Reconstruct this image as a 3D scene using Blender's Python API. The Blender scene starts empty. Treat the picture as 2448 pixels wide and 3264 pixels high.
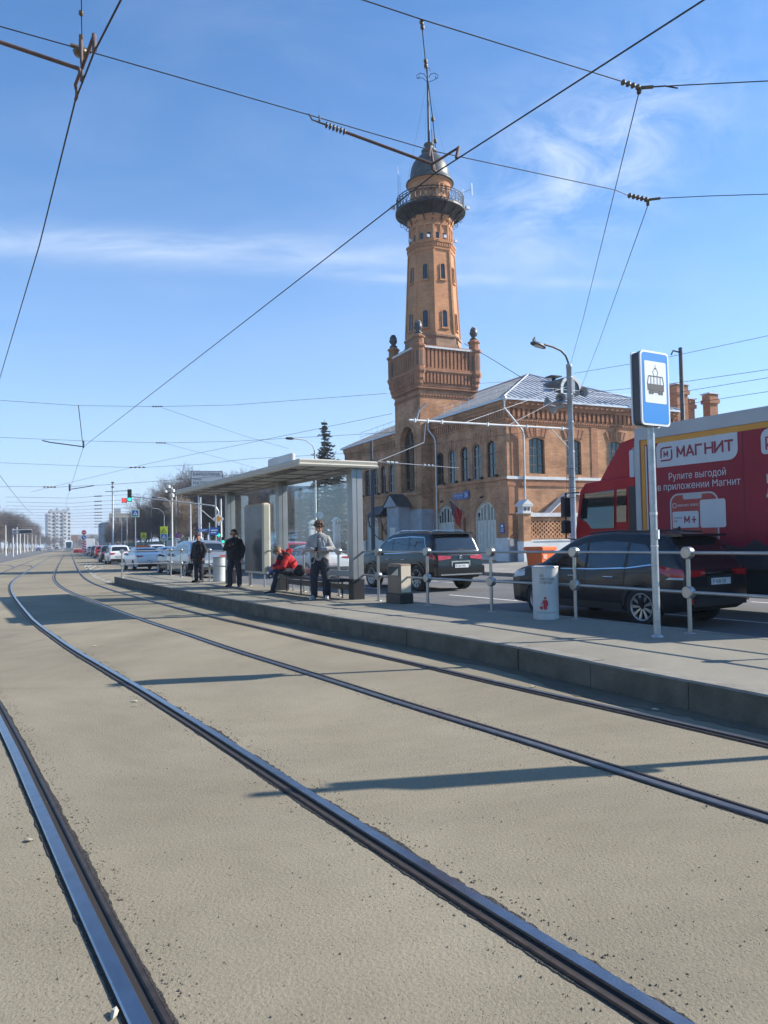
import bpy, math, random
from mathutils import Vector, Matrix
R = math.radians
scene = bpy.context.scene
col = scene.collection
# ------------------------------------------------------------------ camera
EYE = 1.62
F_PX, CXP, CYP = 2400.0, 1224.0, 1632.0          # focal length and centre of the 2448 x 3264 photograph
ROLL = 0.018
PITCH = math.atan((1742 - ROLL * (CXP - 220) - CYP) / F_PX)
cd = bpy.data.cameras.new('camera'); cam = bpy.data.objects.new('camera', cd); col.objects.link(cam)
cd.sensor_fit = 'VERTICAL'; cd.sensor_height = 36.0; cd.sensor_width = 27.0
cd.lens = F_PX / 3264 * 36.0
cd.clip_start = 0.05; cd.clip_end = 6000
cam.matrix_world = Matrix.Translation((0, 0, EYE)) @ Matrix.Rotation(R(90) + PITCH, 4, 'X') @ Matrix.Rotation(-ROLL, 4, 'Z')
scene.camera = cam
# ------------------------------------------------------------------ light
SUN_AZ, SUN_EL = R(80.4), R(31.2)                 # azimuth from +Y towards +X
sd = bpy.data.lights.new('sun', 'SUN'); sun = bpy.data.objects.new('sun', sd); col.objects.link(sun)
sd.energy = 5.0; sd.angle = R(0.5); sd.color = (1.0, 0.94, 0.84)
sv = Vector((math.sin(SUN_AZ) * math.cos(SUN_EL), math.cos(SUN_AZ) * math.cos(SUN_EL), math.sin(SUN_EL)))
sun.rotation_euler = sv.to_track_quat('Z', 'Y').to_euler()
sun.location = (40, 10, 60)
scene.view_settings.view_transform = 'Standard'; scene.view_settings.look = 'None'
scene.view_settings.gamma = 1.0; scene.view_settings.use_curve_mapping = False
scene.view_settings.exposure = 0.86
w = bpy.data.worlds.new('World'); scene.world = w; w.use_nodes = True
nt = w.node_tree; nt.nodes.clear()
def wn(t, **k):
    n = nt.nodes.new(t)
    for a, b in k.items(): setattr(n, a, b)
    return n
def wl(a, b): nt.links.new(a, b)
def wm(op, a, b=None, c=None, clamp=False):
    n = wn('ShaderNodeMath', operation=op); n.use_clamp = clamp
    for i, v in enumerate((a, b, c)):
        if v is None: continue
        if isinstance(v, (int, float)): n.inputs[i].default_value = v
        else: wl(v, n.inputs[i])
    return n.outputs[0]
sky = wn('ShaderNodeTexSky', sky_type='NISHITA'); sky.sun_disc = False
sky.sun_elevation = SUN_EL; sky.sun_rotation = SUN_AZ
sky.altitude = 150; sky.air_density = 1.0; sky.dust_density = 0.3; sky.ozone_density = 3.0
tc = wn('ShaderNodeTexCoord'); sx = wn('ShaderNodeSeparateXYZ'); wl(tc.outputs['Generated'], sx.inputs[0])
yy = wm('MAXIMUM', sx.outputs[1], 0.08)
U = wm('DIVIDE', sx.outputs[0], yy); V = wm('DIVIDE', sx.outputs[2], yy)   # slopes of the viewing direction: clouds far away
def noise(su, sv_, off, detail=6, rough=.6, dist=.6):
    c = wn('ShaderNodeCombineXYZ'); wl(wm('MULTIPLY_ADD', U, su, off), c.inputs[0]); wl(wm('MULTIPLY', V, sv_), c.inputs[1])
    n = wn('ShaderNodeTexNoise'); n.inputs['Scale'].default_value = 1; n.inputs['Detail'].default_value = detail
    n.inputs['Roughness'].default_value = rough; n.inputs['Distortion'].default_value = dist
    wl(c.outputs[0], n.inputs['Vector']); return n.outputs['Fac']
def bump1(x, c, wd):                                # smooth hump exp(-((x-c)/w)^2)
    t = wm('DIVIDE', wm('SUBTRACT', x, c) if not isinstance(c, float) else wm('ADD', x, -c), wd)
    return wm('EXPONENT', wm('MULTIPLY', wm('MULTIPLY', t, t), -1.0))
lineV = wm('MULTIPLY_ADD', U, -0.055, 0.384)
st = wm('MULTIPLY', bump1(V, lineV, .022), wm('MULTIPLY', wm('LESS_THAN', U, .9), bump1(U, -.30, .42)))
st2 = wm('MULTIPLY', bump1(V, wm('MULTIPLY_ADD', U, -0.05, 0.355), .007), bump1(U, .12, .18))
n1 = wm('MULTIPLY_ADD', noise(5, 24, 3.1), 2.2, -.55, True)
st = wm('MULTIPLY', wm('ADD', st, wm('MULTIPLY', st2, .8)), n1)
ci = wm('MULTIPLY', bump1(U, .29, .17), bump1(V, wm('MULTIPLY_ADD', U, .45, .385), .115))
ci = wm('MULTIPLY', ci, wm('MULTIPLY_ADD', noise(9, 13, 9.7, 8, .65, 1.0), 3.0, -1.15, True))
ve = wm('MULTIPLY', wm('MULTIPLY_ADD', noise(3, 8, 1.4, 5), 2.0, -.85, True), .34)
vg = wm('MULTIPLY', ve, wm('LESS_THAN', V, 1.4))
cl = wm('ADD', wm('ADD', wm('MULTIPLY', st, .80), wm('MULTIPLY', ci, .75)), wm('MULTIPLY', vg, .40), clamp=True)
mixc = wn('ShaderNodeMix', data_type='RGBA'); wl(cl, mixc.inputs[0])
tint = wn('ShaderNodeMix', data_type='RGBA', blend_type='MULTIPLY'); tint.inputs[0].default_value = 1.0
tint.inputs[7].default_value = (0.70, 1.20, 1.56, 1)
wl(sky.outputs[0], tint.inputs[6])
hz = wn('ShaderNodeMix', data_type='RGBA'); wl(wm('MULTIPLY', wm('EXPONENT', wm('MULTIPLY', wm('MAXIMUM', V, 0.0), -5.0)), .95), hz.inputs[0])
wl(tint.outputs[2], hz.inputs[6]); hz.inputs[7].default_value = (5.0, 5.9, 7.6, 1); wl(hz.outputs[2], mixc.inputs[6]); mixc.inputs[7].default_value = (5.6, 6.6, 8.2, 1)
bg = wn('ShaderNodeBackground'); bg.inputs['Strength'].default_value = 0.080
wl(mixc.outputs[2], bg.inputs['Color'])
wo = wn('ShaderNodeOutputWorld'); wl(bg.outputs[0], wo.inputs[0])

# ------------------------------------------------------------------ helpers
def ray(px, py):
    u, v = px - CXP, CYP - py
    c, s = math.cos(ROLL), math.sin(ROLL)
    u, v = u * c + v * s, -u * s + v * c
    cp, sp = math.cos(PITCH), math.sin(PITCH)
    return Vector((u, F_PX * cp - v * sp, F_PX * sp + v * cp)) / F_PX
def onz(px, py, z=0.0):                             # world point of a photo pixel at height z
    d = ray(px, py); t = (z - EYE) / d.z
    return Vector((d.x * t, d.y * t, z))
def at(px, py, Y):                                  # world point of a photo pixel at distance Y
    d = ray(px, py); t = Y / d.y
    return Vector((d.x * t, Y, EYE + d.z * t))

class MB:
    def __init__(s): s.v = []; s.f = []; s.m = []; s.sm = []; s.M = Matrix()
    def add(s, vs, fs, m=0, smooth=False):
        b = len(s.v)
        s.v += [s.M @ Vector(p) for p in vs]
        for f in fs: s.f.append([b + i for i in f]); s.m.append(m); s.sm.append(smooth)
    def box(s, x0, x1, y0, y1, z0, z1, m=0):
        s.add([(x0,y0,z0),(x1,y0,z0),(x1,y1,z0),(x0,y1,z0),(x0,y0,z1),(x1,y0,z1),(x1,y1,z1),(x0,y1,z1)],
              [(0,3,2,1),(4,5,6,7),(0,1,5,4),(1,2,6,5),(2,3,7,6),(3,0,4,7)], m)
    def cbox(s, x0, x1, y0, y1, z0, z1, c=.02, m=0):   # box with its upright edges and top edge chamfered
        ring = [(x0+c,y0),(x1-c,y0),(x1,y0+c),(x1,y1-c),(x1-c,y1),(x0+c,y1),(x0,y1-c),(x0,y0+c)]
        ins = [(x0+2*c,y0+c),(x1-2*c,y0+c),(x1-c,y0+2*c),(x1-c,y1-2*c),(x1-2*c,y1-c),(x0+2*c,y1-c),(x0+c,y1-2*c),(x0+c,y0+2*c)]
        vs = [(a,b,z0) for a,b in ring] + [(a,b,z1-c) for a,b in ring] + [(a,b,z1) for a,b in ins]
        fs = [tuple(range(7,-1,-1)), tuple(range(16,24))]
        for k in (0,8):
            fs += [(k+i, k+(i+1)%8, k+8+(i+1)%8, k+8+i) for i in range(8)]
        s.add(vs, fs, m)
    def quad(s, a, b, c, d, m=0): s.add([a,b,c,d], [(0,1,2,3)], m)
    def poly(s, pts, m=0): s.add(pts, [tuple(range(len(pts)))], m)
    def tube(s, pts, r, n=8, m=0, smooth=True, cap=True):
        pts = [Vector(p) for p in pts]; k = len(pts)
        rs = r if isinstance(r, (list, tuple)) else [r] * k
        vs = []; up = None
        for i, p in enumerate(pts):
            t = (pts[min(i+1,k-1)] - pts[max(i-1,0)])
            t = t.normalized() if t.length > 1e-9 else Vector((0,0,1))
            if up is None: up = Vector((0,0,1)) if abs(t.z) < .9 else Vector((1,0,0))
            a = t.cross(up); a = a.normalized() if a.length > 1e-6 else t.orthogonal().normalized()
            b = a.cross(t).normalized(); up = b
            for j in range(n):
                g = 2*math.pi*(j+.5)/n
                vs.append(p + (a*math.cos(g) + b*math.sin(g)) * rs[i])
        fs = [(i*n+j, i*n+(j+1)%n, (i+1)*n+(j+1)%n, (i+1)*n+j) for i in range(k-1) for j in range(n)]
        s.add(vs, fs, m, smooth)
        if cap: s.add(vs[:n], [tuple(range(n-1,-1,-1))], m); s.add(vs[-n:], [tuple(range(n))], m)
    def lathe(s, prof, n=24, c=(0,0,0), m=0, smooth=True, a0=0.0, a1=None):
        full = a1 is None; a1 = a0+2*math.pi if full else a1; k = n if full else n+1
        vs = []
        for r_, z in prof:
            for j in range(k):
                g = a0 + (a1-a0)*j/n
                vs.append((c[0]+r_*math.cos(g), c[1]+r_*math.sin(g), c[2]+z))
        fs = []
        for i in range(len(prof)-1):
            for j in range(n if full else n):
                j2 = (j+1) % k
                fs.append((i*k+j, i*k+j2, (i+1)*k+j2, (i+1)*k+j))
        s.add(vs, fs, m, smooth)
    def disc(s, c, nrm, r, n=20, m=0, th=0.0):
        c = Vector(c); nrm = Vector(nrm).normalized(); a = nrm.orthogonal().normalized(); b = nrm.cross(a)
        ring = [c + (a*math.cos(2*math.pi*j/n) + b*math.sin(2*math.pi*j/n))*r for j in range(n)]
        if th:
            back = [p - nrm*th for p in ring]
            s.add(ring + back, [tuple(range(n)), tuple(range(2*n-1,n-1,-1))] + [(n+j, n+(j+1)%n, (j+1)%n, j) for j in range(n)], m)
        else: s.add(ring, [tuple(range(n))], m)
    def extr(s, pts, d, m=0):                       # polygon (counter-clockwise seen from +d) extruded along d
        n = len(pts); d = Vector(d); p = [Vector(q) for q in pts]
        s.add(p + [q + d for q in p], [tuple(range(n-1,-1,-1)), tuple(range(n,2*n))] + [(j,(j+1)%n,n+(j+1)%n,n+j) for j in range(n)], m)
    def sphere(s, c, r, n=12, k=8, m=0, sc=(1,1,1)):
        vs = []
        for i in range(k+1):
            t = math.pi*i/k
            for j in range(n):
                g = 2*math.pi*j/n
                vs.append((c[0]+r*sc[0]*math.sin(t)*math.cos(g), c[1]+r*sc[1]*math.sin(t)*math.sin(g), c[2]-r*sc[2]*math.cos(t)))
        fs = [(i*n+j, i*n+(j+1)%n, (i+1)*n+(j+1)%n, (i+1)*n+j) for i in range(k) for j in range(n)]
        s.add(vs, fs, m, True)
    def mesh(s, name, mats):
        me = bpy.data.meshes.new(name)
        me.from_pydata([tuple(p) for p in s.v], [], s.f)
        for mt in (mats if isinstance(mats, (list, tuple)) else [mats]): me.materials.append(mt)
        me.polygons.foreach_set('material_index', s.m); me.polygons.foreach_set('use_smooth', s.sm)
        boxuv(me); me.update(); return me
    def build(s, name, mats, parent=None, loc=None, rz=0.0):
        o = bpy.data.objects.new(name, s.mesh(name, mats)); col.objects.link(o)
        if parent: o.parent = parent
        if loc: o.location = loc
        if rz: o.rotation_euler = (0,0,rz)
        return o
def boxuv(me):
    uv = me.uv_layers.new(name='uv'); co = me.vertices
    data = [0.0] * (2*len(me.loops))
    for p in me.polygons:
        n = p.normal
        if abs(n.z) > .75:
            for li in p.loop_indices:
                c = co[me.loops[li].vertex_index].co; data[2*li] = c.x; data[2*li+1] = c.y
        else:
            t = Vector((-n.y, n.x, 0)).normalized()
            for li in p.loop_indices:
                c = co[me.loops[li].vertex_index].co; data[2*li] = c.x*t.x + c.y*t.y; data[2*li+1] = c.z
    uv.data.foreach_set('uv', data)
def tag(o, label=None, cat=None, group=None, kind=None):
    if label: o['label'] = label
    if cat: o['category'] = cat
    if group: o['group'] = group
    if kind: o['kind'] = kind
    return o
def thing(name, label, cat, loc=(0,0,0), rz=0.0, group=None):
    o = bpy.data.objects.new(name, None); col.objects.link(o); o.empty_display_size = .2
    o.location = loc; o.rotation_euler = (0,0,rz)
    return tag(o, label, cat, group)
def dup(root, loc=None, rz=None, label=None, group=None, sc=None):
    def cp(o, par):
        c = o.copy(); col.objects.link(c); c.parent = par
        for ch in kids.get(o, []): cp(ch, c)
        return c
    kids = {}
    for o in root.children_recursive: kids.setdefault(o.parent, []).append(o)
    r = cp(root, None)
    if loc is not None: r.location = loc
    if rz is not None: r.rotation_euler = (0,0,rz)
    if sc is not None: r.scale = (sc,sc,sc) if isinstance(sc,(int,float)) else sc
    if label: r['label'] = label
    if group: r['group'] = group
    return r
_txt = {}
def text_mb(mb, s, size, M, m=0, bold=0.0, th=0.002, align='LEFT', sx=1.0, shear=0.0):
    """lettering: glyph outlines as thin solid letters, mapped by matrix M from the XY plane"""
    cu = bpy.data.curves.new('t', 'FONT'); cu.body = s.replace('\u041c', 'M'); cu.size = size; cu.offset = 0; cu.extrude = th/2
    cu.align_x = align; cu.resolution_u = 4; cu.shear = shear
    o = bpy.data.objects.new('t', cu); col.objects.link(o)
    dg = bpy.context.evaluated_depsgraph_get(); dg.update()
    src = o.to_curve(dg)
    loops = []
    for sp in src.splines:                           # flatten the outlines; overlapping strokes of a glyph are filled one by one
        if sp.type == 'BEZIER':
            bp = sp.bezier_points; pts = []
            for i in range(len(bp)):
                p0, p1 = bp[i], bp[(i+1) % len(bp)]
                for k in range(4):
                    t = k/4; u = 1-t; q = p0.co*u**3 + p0.handle_right*3*u*u*t + p1.handle_left*3*u*t*t + p1.co*t**3; pts.append((q.x,q.y))
        else: pts = [(p.co.x,p.co.y) for p in sp.points]
        clean = [p for i,p in enumerate(pts) if (Vector(p)-Vector(pts[i-1])).length > 1e-6]
        if len(clean) > 2: loops.append(clean)
    o.to_curve_clear(); bpy.data.objects.remove(o); bpy.data.curves.remove(cu)
    area = lambda l: sum(l[i-1][0]*l[i][1]-l[i][0]*l[i-1][1] for i in range(len(l)))/2
    def inside(p, l):
        c = False
        for i in range(len(l)):
            (x1,y1),(x2,y2) = l[i-1], l[i]
            if (y1 > p[1]) != (y2 > p[1]) and p[0] < (x2-x1)*(p[1]-y1)/(y2-y1)+x1: c = not c
        return c
    if not loops: return
    outer, holes = [], []
    for l in loops:                                  # a loop inside one of the opposite winding is a hole
        host = [q for q in loops if q is not l and abs(area(q)) > abs(area(l)) and area(q)*area(l) < 0 and all(inside(p, q) for p in l[::max(1,len(l)//6)])]
        (holes if host else outer).append(l)
    for k,l in enumerate(outer):
        mine = [h for h in holes if abs(area(h)) < abs(area(l)) and area(h)*area(l) < 0 and inside(h[0], l)]
        c2 = bpy.data.curves.new('g', 'CURVE'); c2.dimensions = '2D'; c2.fill_mode = 'BOTH'; c2.extrude = th/2
        for q in [l]+mine:
            sp = c2.splines.new('POLY'); sp.points.add(len(q)-1); sp.use_cyclic_u = True
            for pt,(x,y) in zip(sp.points, q): pt.co = (x,y,0,1)
        o2 = bpy.data.objects.new('g', c2); me = o2.to_mesh(); dz = .00012*(k % 4)
        mb.add([M @ Vector((v.co.x*sx, v.co.y, v.co.z+dz)) for v in me.vertices], [tuple(p.vertices) for p in me.polygons], m)
        o2.to_mesh_clear(); bpy.data.objects.remove(o2); bpy.data.curves.remove(c2)
def frame(o, xdir, ydir):
    x = Vector(xdir).normalized(); y = Vector(ydir).normalized(); z = x.cross(y)
    return Matrix(((x.x,y.x,z.x,o[0]),(x.y,y.y,z.y,o[1]),(x.z,y.z,z.z,o[2]),(0,0,0,1)))

# ------------------------------------------------------------------ materials
_m = {}
def pm(name, c, rough=.6, metal=0.0, var=.12, vs=4.0, bump=0.0, bs=60.0, spec=.5, coat=0.0, c2=None, emit=None, es=1.0, alpha=None, tr=0.0, ior=None, fine=0.0, fs=90.):
    if name in _m: return _m[name]
    m = bpy.data.materials.new(name); m.use_nodes = True; t = m.node_tree; b = t.nodes['Principled BSDF']; _m[name] = m
    b.inputs['Roughness'].default_value = rough; b.inputs['Metallic'].default_value = metal
    b.inputs['Specular IOR Level'].default_value = spec; b.inputs['Coat Weight'].default_value = coat
    b.inputs['Coat Roughness'].default_value = .05
    if tr: b.inputs['Transmission Weight'].default_value = tr
    if ior: b.inputs['IOR'].default_value = ior
    if alpha is not None: b.inputs['Alpha'].default_value = alpha
    if emit: b.inputs['Emission Color'].default_value = (*emit,1); b.inputs['Emission Strength'].default_value = es
    tcn = t.nodes.new('ShaderNodeTexCoord')
    n = t.nodes.new('ShaderNodeTexNoise'); n.inputs['Scale'].default_value = vs; n.inputs['Detail'].default_value = 5
    t.links.new(tcn.outputs['Object'], n.inputs['Vector'])
    rp = t.nodes.new('ShaderNodeValToRGB'); rp.color_ramp.elements[0].position = .3; rp.color_ramp.elements[1].position = .7
    ca = c2 or tuple(max(0,x*(1-var)) for x in c); cb = c if c2 else tuple(min(1,x*(1+var)) for x in c)
    rp.color_ramp.elements[0].color = (*ca,1); rp.color_ramp.elements[1].color = (*cb,1)
    t.links.new(n.outputs['Fac'], rp.inputs[0])
    out = rp.outputs[0]
    if fine:
        n3 = t.nodes.new('ShaderNodeTexNoise'); n3.inputs['Scale'].default_value = fs; n3.inputs['Detail'].default_value = 3
        t.links.new(tcn.outputs['Object'], n3.inputs['Vector'])
        mr = t.nodes.new('ShaderNodeMapRange'); mr.inputs[1].default_value=.3; mr.inputs[2].default_value=.7; mr.inputs[3].default_value = 1-fine; mr.inputs[4].default_value = 1+fine
        t.links.new(n3.outputs['Fac'], mr.inputs[0])
        mx = t.nodes.new('ShaderNodeMix'); mx.data_type='RGBA'; mx.blend_type='MULTIPLY'; mx.inputs[0].default_value=1
        t.links.new(out, mx.inputs[6]); t.links.new(mr.outputs[0], mx.inputs[7]); out = mx.outputs[2]
    t.links.new(out, b.inputs['Base Color'])
    if bump:
        n2 = t.nodes.new('ShaderNodeTexNoise'); n2.inputs['Scale'].default_value = bs; n2.inputs['Detail'].default_value = 3
        t.links.new(tcn.outputs['Object'], n2.inputs['Vector'])
        bp = t.nodes.new('ShaderNodeBump'); bp.inputs['Strength'].default_value = bump; bp.inputs['Distance'].default_value = .02
        t.links.new(n2.outputs['Fac'], bp.inputs['Height']); t.links.new(bp.outputs[0], b.inputs['Normal'])
    return m
def brick(name, c1, c2, mort, bw=.40, bh=.125, var=.25, scale_noise=.6, dirt=.35):
    m = bpy.data.materials.new(name); m.use_nodes = True; t = m.node_tree; b = t.nodes['Principled BSDF']; _m[name] = m
    b.inputs['Roughness'].default_value = .85; b.inputs['Specular IOR Level'].default_value = .2
    N = t.nodes.new; L = t.links.new
    uv = N('ShaderNodeUVMap'); uv.uv_map = 'uv'
    br = N('ShaderNodeTexBrick'); br.inputs['Scale'].default_value = 1; br.inputs['Brick Width'].default_value = bw; br.inputs['Row Height'].default_value = bh
    br.inputs['Mortar Size'].default_value = .014; br.inputs['Mortar Smooth'].default_value = .3; br.inputs['Bias'].default_value = 0
    br.inputs['Color1'].default_value = (*c1,1); br.inputs['Color2'].default_value = (*c2,1); br.inputs['Mortar'].default_value = (*mort,1)
    L(uv.outputs[0], br.inputs['Vector'])
    tcn = N('ShaderNodeTexCoord'); n = N('ShaderNodeTexNoise'); n.inputs['Scale'].default_value = scale_noise; n.inputs['Detail'].default_value = 8; n.inputs['Roughness'].default_value = .65
    L(tcn.outputs['Object'], n.inputs['Vector'])
    mr = N('ShaderNodeMapRange'); mr.inputs[1].default_value = .3; mr.inputs[2].default_value = .7; mr.inputs[3].default_value = 1-dirt; mr.inputs[4].default_value = 1+dirt*.5
    L(n.outputs['Fac'], mr.inputs[0])
    mx = N('ShaderNodeMix'); mx.data_type = 'RGBA'; mx.blend_type = 'MULTIPLY'; mx.inputs[0].default_value = 1
    L(br.outputs['Color'], mx.inputs[6]); L(mr.outputs[0], mx.inputs[7]); L(mx.outputs[2], b.inputs['Base Color'])
    bp = N('ShaderNodeBump'); bp.inputs['Strength'].default_value = .35; bp.inputs['Distance'].default_value = .02; bp.invert = True
    L(br.outputs['Fac'], bp.inputs['Height']); L(bp.outputs[0], b.inputs['Normal'])
    return m

# ================================================================== ground
def asphalt(name, ca, cb, pit=0.6, pscale=70., rough=.9, lam=1.0, bump=.5, crack=False):
    m = bpy.data.materials.new(name); m.use_nodes = True; t = m.node_tree; b = t.nodes['Principled BSDF']; _m[name] = m
    N = t.nodes.new; L = t.links.new
    b.inputs['Roughness'].default_value = rough; b.inputs['Specular IOR Level'].default_value = .25
    tcn = N('ShaderNodeTexCoord')
    n1 = N('ShaderNodeTexNoise'); n1.inputs['Scale'].default_value = .45*lam; n1.inputs['Detail'].default_value = 7; n1.inputs['Roughness'].default_value = .6
    n2 = N('ShaderNodeTexNoise'); n2.inputs['Scale'].default_value = 58; n2.inputs['Detail'].default_value = 5; n2.inputs['Roughness'].default_value = .62
    vo = N('ShaderNodeTexVoronoi'); vo.inputs['Scale'].default_value = pscale; vo.inputs['Randomness'].default_value = 1
    n3 = N('ShaderNodeTexNoise'); n3.inputs['Scale'].default_value = 1.1; n3.inputs['Detail'].default_value = 4; n3.inputs['Roughness'].default_value = .7
    nd = N('ShaderNodeTexNoise'); nd.inputs['Scale'].default_value = 60; nd.inputs['Detail'].default_value = 2
    av = N('ShaderNodeVectorMath'); av.operation = 'MULTIPLY_ADD'; av.inputs[1].default_value = (.02,.02,.02)
    L(tcn.outputs['Object'], nd.inputs['Vector']); L(nd.outputs['Color'], av.inputs[0]); L(tcn.outputs['Object'], av.inputs[2])
    for n in (n1,n2,n3): L(tcn.outputs['Object'], n.inputs['Vector'])
    L(av.outputs[0], vo.inputs['Vector'])
    rp = N('ShaderNodeValToRGB'); rp.color_ramp.elements[0].position = .3; rp.color_ramp.elements[1].position = .72
    rp.color_ramp.elements[0].color = (*ca,1); rp.color_ramp.elements[1].color = (*cb,1); L(n1.outputs['Fac'], rp.inputs[0])
    # pits: cells whose random value is high, only where the patch noise allows them
    sc = N('ShaderNodeSeparateColor'); L(vo.outputs['Color'], sc.inputs[0])
    th = N('ShaderNodeMapRange'); th.inputs[1].default_value = .42; th.inputs[2].default_value = .72; th.inputs[3].default_value = .995; th.inputs[4].default_value = .62
    L(n3.outputs['Fac'], th.inputs[0])
    gt = N('ShaderNodeMath'); gt.operation = 'GREATER_THAN'; L(sc.outputs[0], gt.inputs[0]); L(th.outputs[0], gt.inputs[1])
    dd = N('ShaderNodeMapRange'); dd.inputs[1].default_value = .08; dd.inputs[2].default_value = .42; dd.inputs[3].default_value = 1; dd.inputs[4].default_value = 0
    L(vo.outputs['Distance'], dd.inputs[0])
    pt = N('ShaderNodeMath'); pt.operation = 'MULTIPLY'; L(gt.outputs[0], pt.inputs[0]); L(dd.outputs[0], pt.inputs[1])
    fm = N('ShaderNodeMapRange'); fm.inputs[1].default_value = .25; fm.inputs[2].default_value = .75; fm.inputs[3].default_value = .84; fm.inputs[4].default_value = 1.13
    L(n2.outputs['Fac'], fm.inputs[0])
    mx = N('ShaderNodeMix'); mx.data_type='RGBA'; mx.blend_type='MULTIPLY'; mx.inputs[0].default_value=1; L(rp.outputs[0], mx.inputs[6]); L(fm.outputs[0], mx.inputs[7])
    m2 = N('ShaderNodeMix'); m2.data_type='RGBA'; m2.blend_type='MULTIPLY'; L(mx.outputs[2], m2.inputs[6]); m2.inputs[7].default_value = (.42,.40,.38,1)
    pf = N('ShaderNodeMath'); pf.operation='MULTIPLY'; pf.inputs[1].default_value = pit; L(pt.outputs[0], pf.inputs[0]); L(pf.outputs[0], m2.inputs[0])
    n5 = N('ShaderNodeTexNoise'); n5.inputs['Scale'].default_value = .16; n5.inputs['Detail'].default_value = 9; n5.inputs['Roughness'].default_value = .72; n5.inputs['Distortion'].default_value = 1.2; L(tcn.outputs['Object'], n5.inputs['Vector'])
    sm_ = N('ShaderNodeMapRange'); sm_.inputs[1].default_value = .36; sm_.inputs[2].default_value = .62; sm_.inputs[3].default_value = .80; sm_.inputs[4].default_value = 1.08; L(n5.outputs['Fac'], sm_.inputs[0])
    m3 = N('ShaderNodeMix'); m3.data_type='RGBA'; m3.blend_type='MULTIPLY'; m3.inputs[0].default_value = 1; L(m2.outputs[2], m3.inputs[6]); L(sm_.outputs[0], m3.inputs[7])
    vc = N('ShaderNodeTexVoronoi'); vc.feature = 'DISTANCE_TO_EDGE'; vc.inputs['Scale'].default_value = .22; L(av.outputs[0], vc.inputs['Vector'])
    nw = N('ShaderNodeTexNoise'); nw.inputs['Scale'].default_value = 1.4; nw.inputs['Detail'].default_value = 6; L(tcn.outputs['Object'], nw.inputs['Vector'])
    aw_ = N('ShaderNodeVectorMath'); aw_.operation = 'MULTIPLY_ADD'; aw_.inputs[1].default_value = (1.1,1.1,1.1); L(nw.outputs['Color'], aw_.inputs[0]); L(tcn.outputs['Object'], aw_.inputs[2]); L(aw_.outputs[0], vc.inputs['Vector'])
    cr = N('ShaderNodeMapRange'); cr.inputs[1].default_value = .0008; cr.inputs[2].default_value = .0022; cr.inputs[3].default_value = .45 if crack else 1.0; cr.inputs[4].default_value = 1.0; L(vc.outputs['Distance'], cr.inputs[0])
    m4 = N('ShaderNodeMix'); m4.data_type='RGBA'; m4.blend_type='MULTIPLY'; m4.inputs[0].default_value = 1; L(m3.outputs[2], m4.inputs[6]); L(cr.outputs[0], m4.inputs[7])
    L(m4.outputs[2], b.inputs['Base Color'])
    hh = N('ShaderNodeMath'); hh.operation='MULTIPLY_ADD'; L(pt.outputs[0], hh.inputs[0]); hh.inputs[1].default_value = -1.0
    h2 = N('ShaderNodeMath'); h2.operation='MULTIPLY'; L(n2.outputs['Fac'], h2.inputs[0]); h2.inputs[1].default_value = .9; L(h2.outputs[0], hh.inputs[2])
    bp = N('ShaderNodeBump'); bp.inputs['Strength'].default_value = bump; bp.inputs['Distance'].default_value = .018
    L(hh.outputs[0], bp.inputs['Height']); L(bp.outputs[0], b.inputs['Normal'])
    return m
M_BED = asphalt('dusty_asphalt', (.228,.193,.134), (.284,.246,.177), pit=.85, pscale=95, bump=.42)
M_PLAT = asphalt('platform_asphalt', (.235,.212,.168), (.285,.260,.208), pit=.25, pscale=60, bump=.3)
M_ROAD = asphalt('road_asphalt', (.120,.119,.120), (.165,.163,.160), pit=.2, pscale=40, bump=.3, lam=.5)
M_WALK = asphalt('pavement_asphalt', (.25,.235,.21), (.31,.29,.26), pit=.1, pscale=40, bump=.2)
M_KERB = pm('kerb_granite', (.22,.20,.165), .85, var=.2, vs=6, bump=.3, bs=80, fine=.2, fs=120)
M_KFACE = pm('shaded_kerb_face', (.10,.092,.072), .9, var=.3, vs=4, bump=.4, bs=70, fine=.25, fs=90)  # kerb front darkened: its shade is painted into the colour
M_PAINT = pm('road_paint', (.62,.61,.57), .7, var=.18, vs=5)
M_OLDPAINT = pm('worn_road_paint', (.34,.31,.25), .8, var=.2, vs=3)
M_JOINT = pm('crumbled_joint', (.035,.03,.026), .95, var=.5, vs=30, bump=.8, bs=90)
M_RAILTOP = pm('polished_rail_steel', (.27,.28,.31), .24, 1.0, var=.12, vs=9)
M_RAILDULL = pm('dull_rail_steel', (.24,.22,.21), .40, .9, var=.2, vs=12)
M_RAILSIDE = pm('brown_rail_steel', (.085,.062,.05), .5, .6, var=.3, vs=14)
M_GROOVE = pm('rail_groove_dark', (.02,.017,.015), .9)  # near-black floor of the rail groove
def sheet(name, pts, z, mat, kind='structure'):
    mb = MB(); mb.poly([(p[0],p[1],z) for p in pts]); o = mb.build(name, mat)
    return tag(o, kind=kind)
def gridsheet(name, z, mat):
    mb = MB(); mb.quad((-2500,-400,z),(2500,-400,z),(2500,3500,z),(-2500,3500,z)); return tag(mb.build(name, mat), kind='structure')
gridsheet('ground', 0.0, M_BED)
RH = R(31)                                           # heading of the road beside the platform
RD = Vector((-math.sin(RH), math.cos(RH), 0)); RN = Vector((math.cos(RH), math.sin(RH), 0))
FH = R(22.7); FD = Vector((-math.sin(FH), math.cos(FH), 0)); FN = Vector((math.cos(FH), math.sin(FH), 0))
def rn(n, s): return RN*n + RD*s                     # road frame: n across, s along
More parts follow.
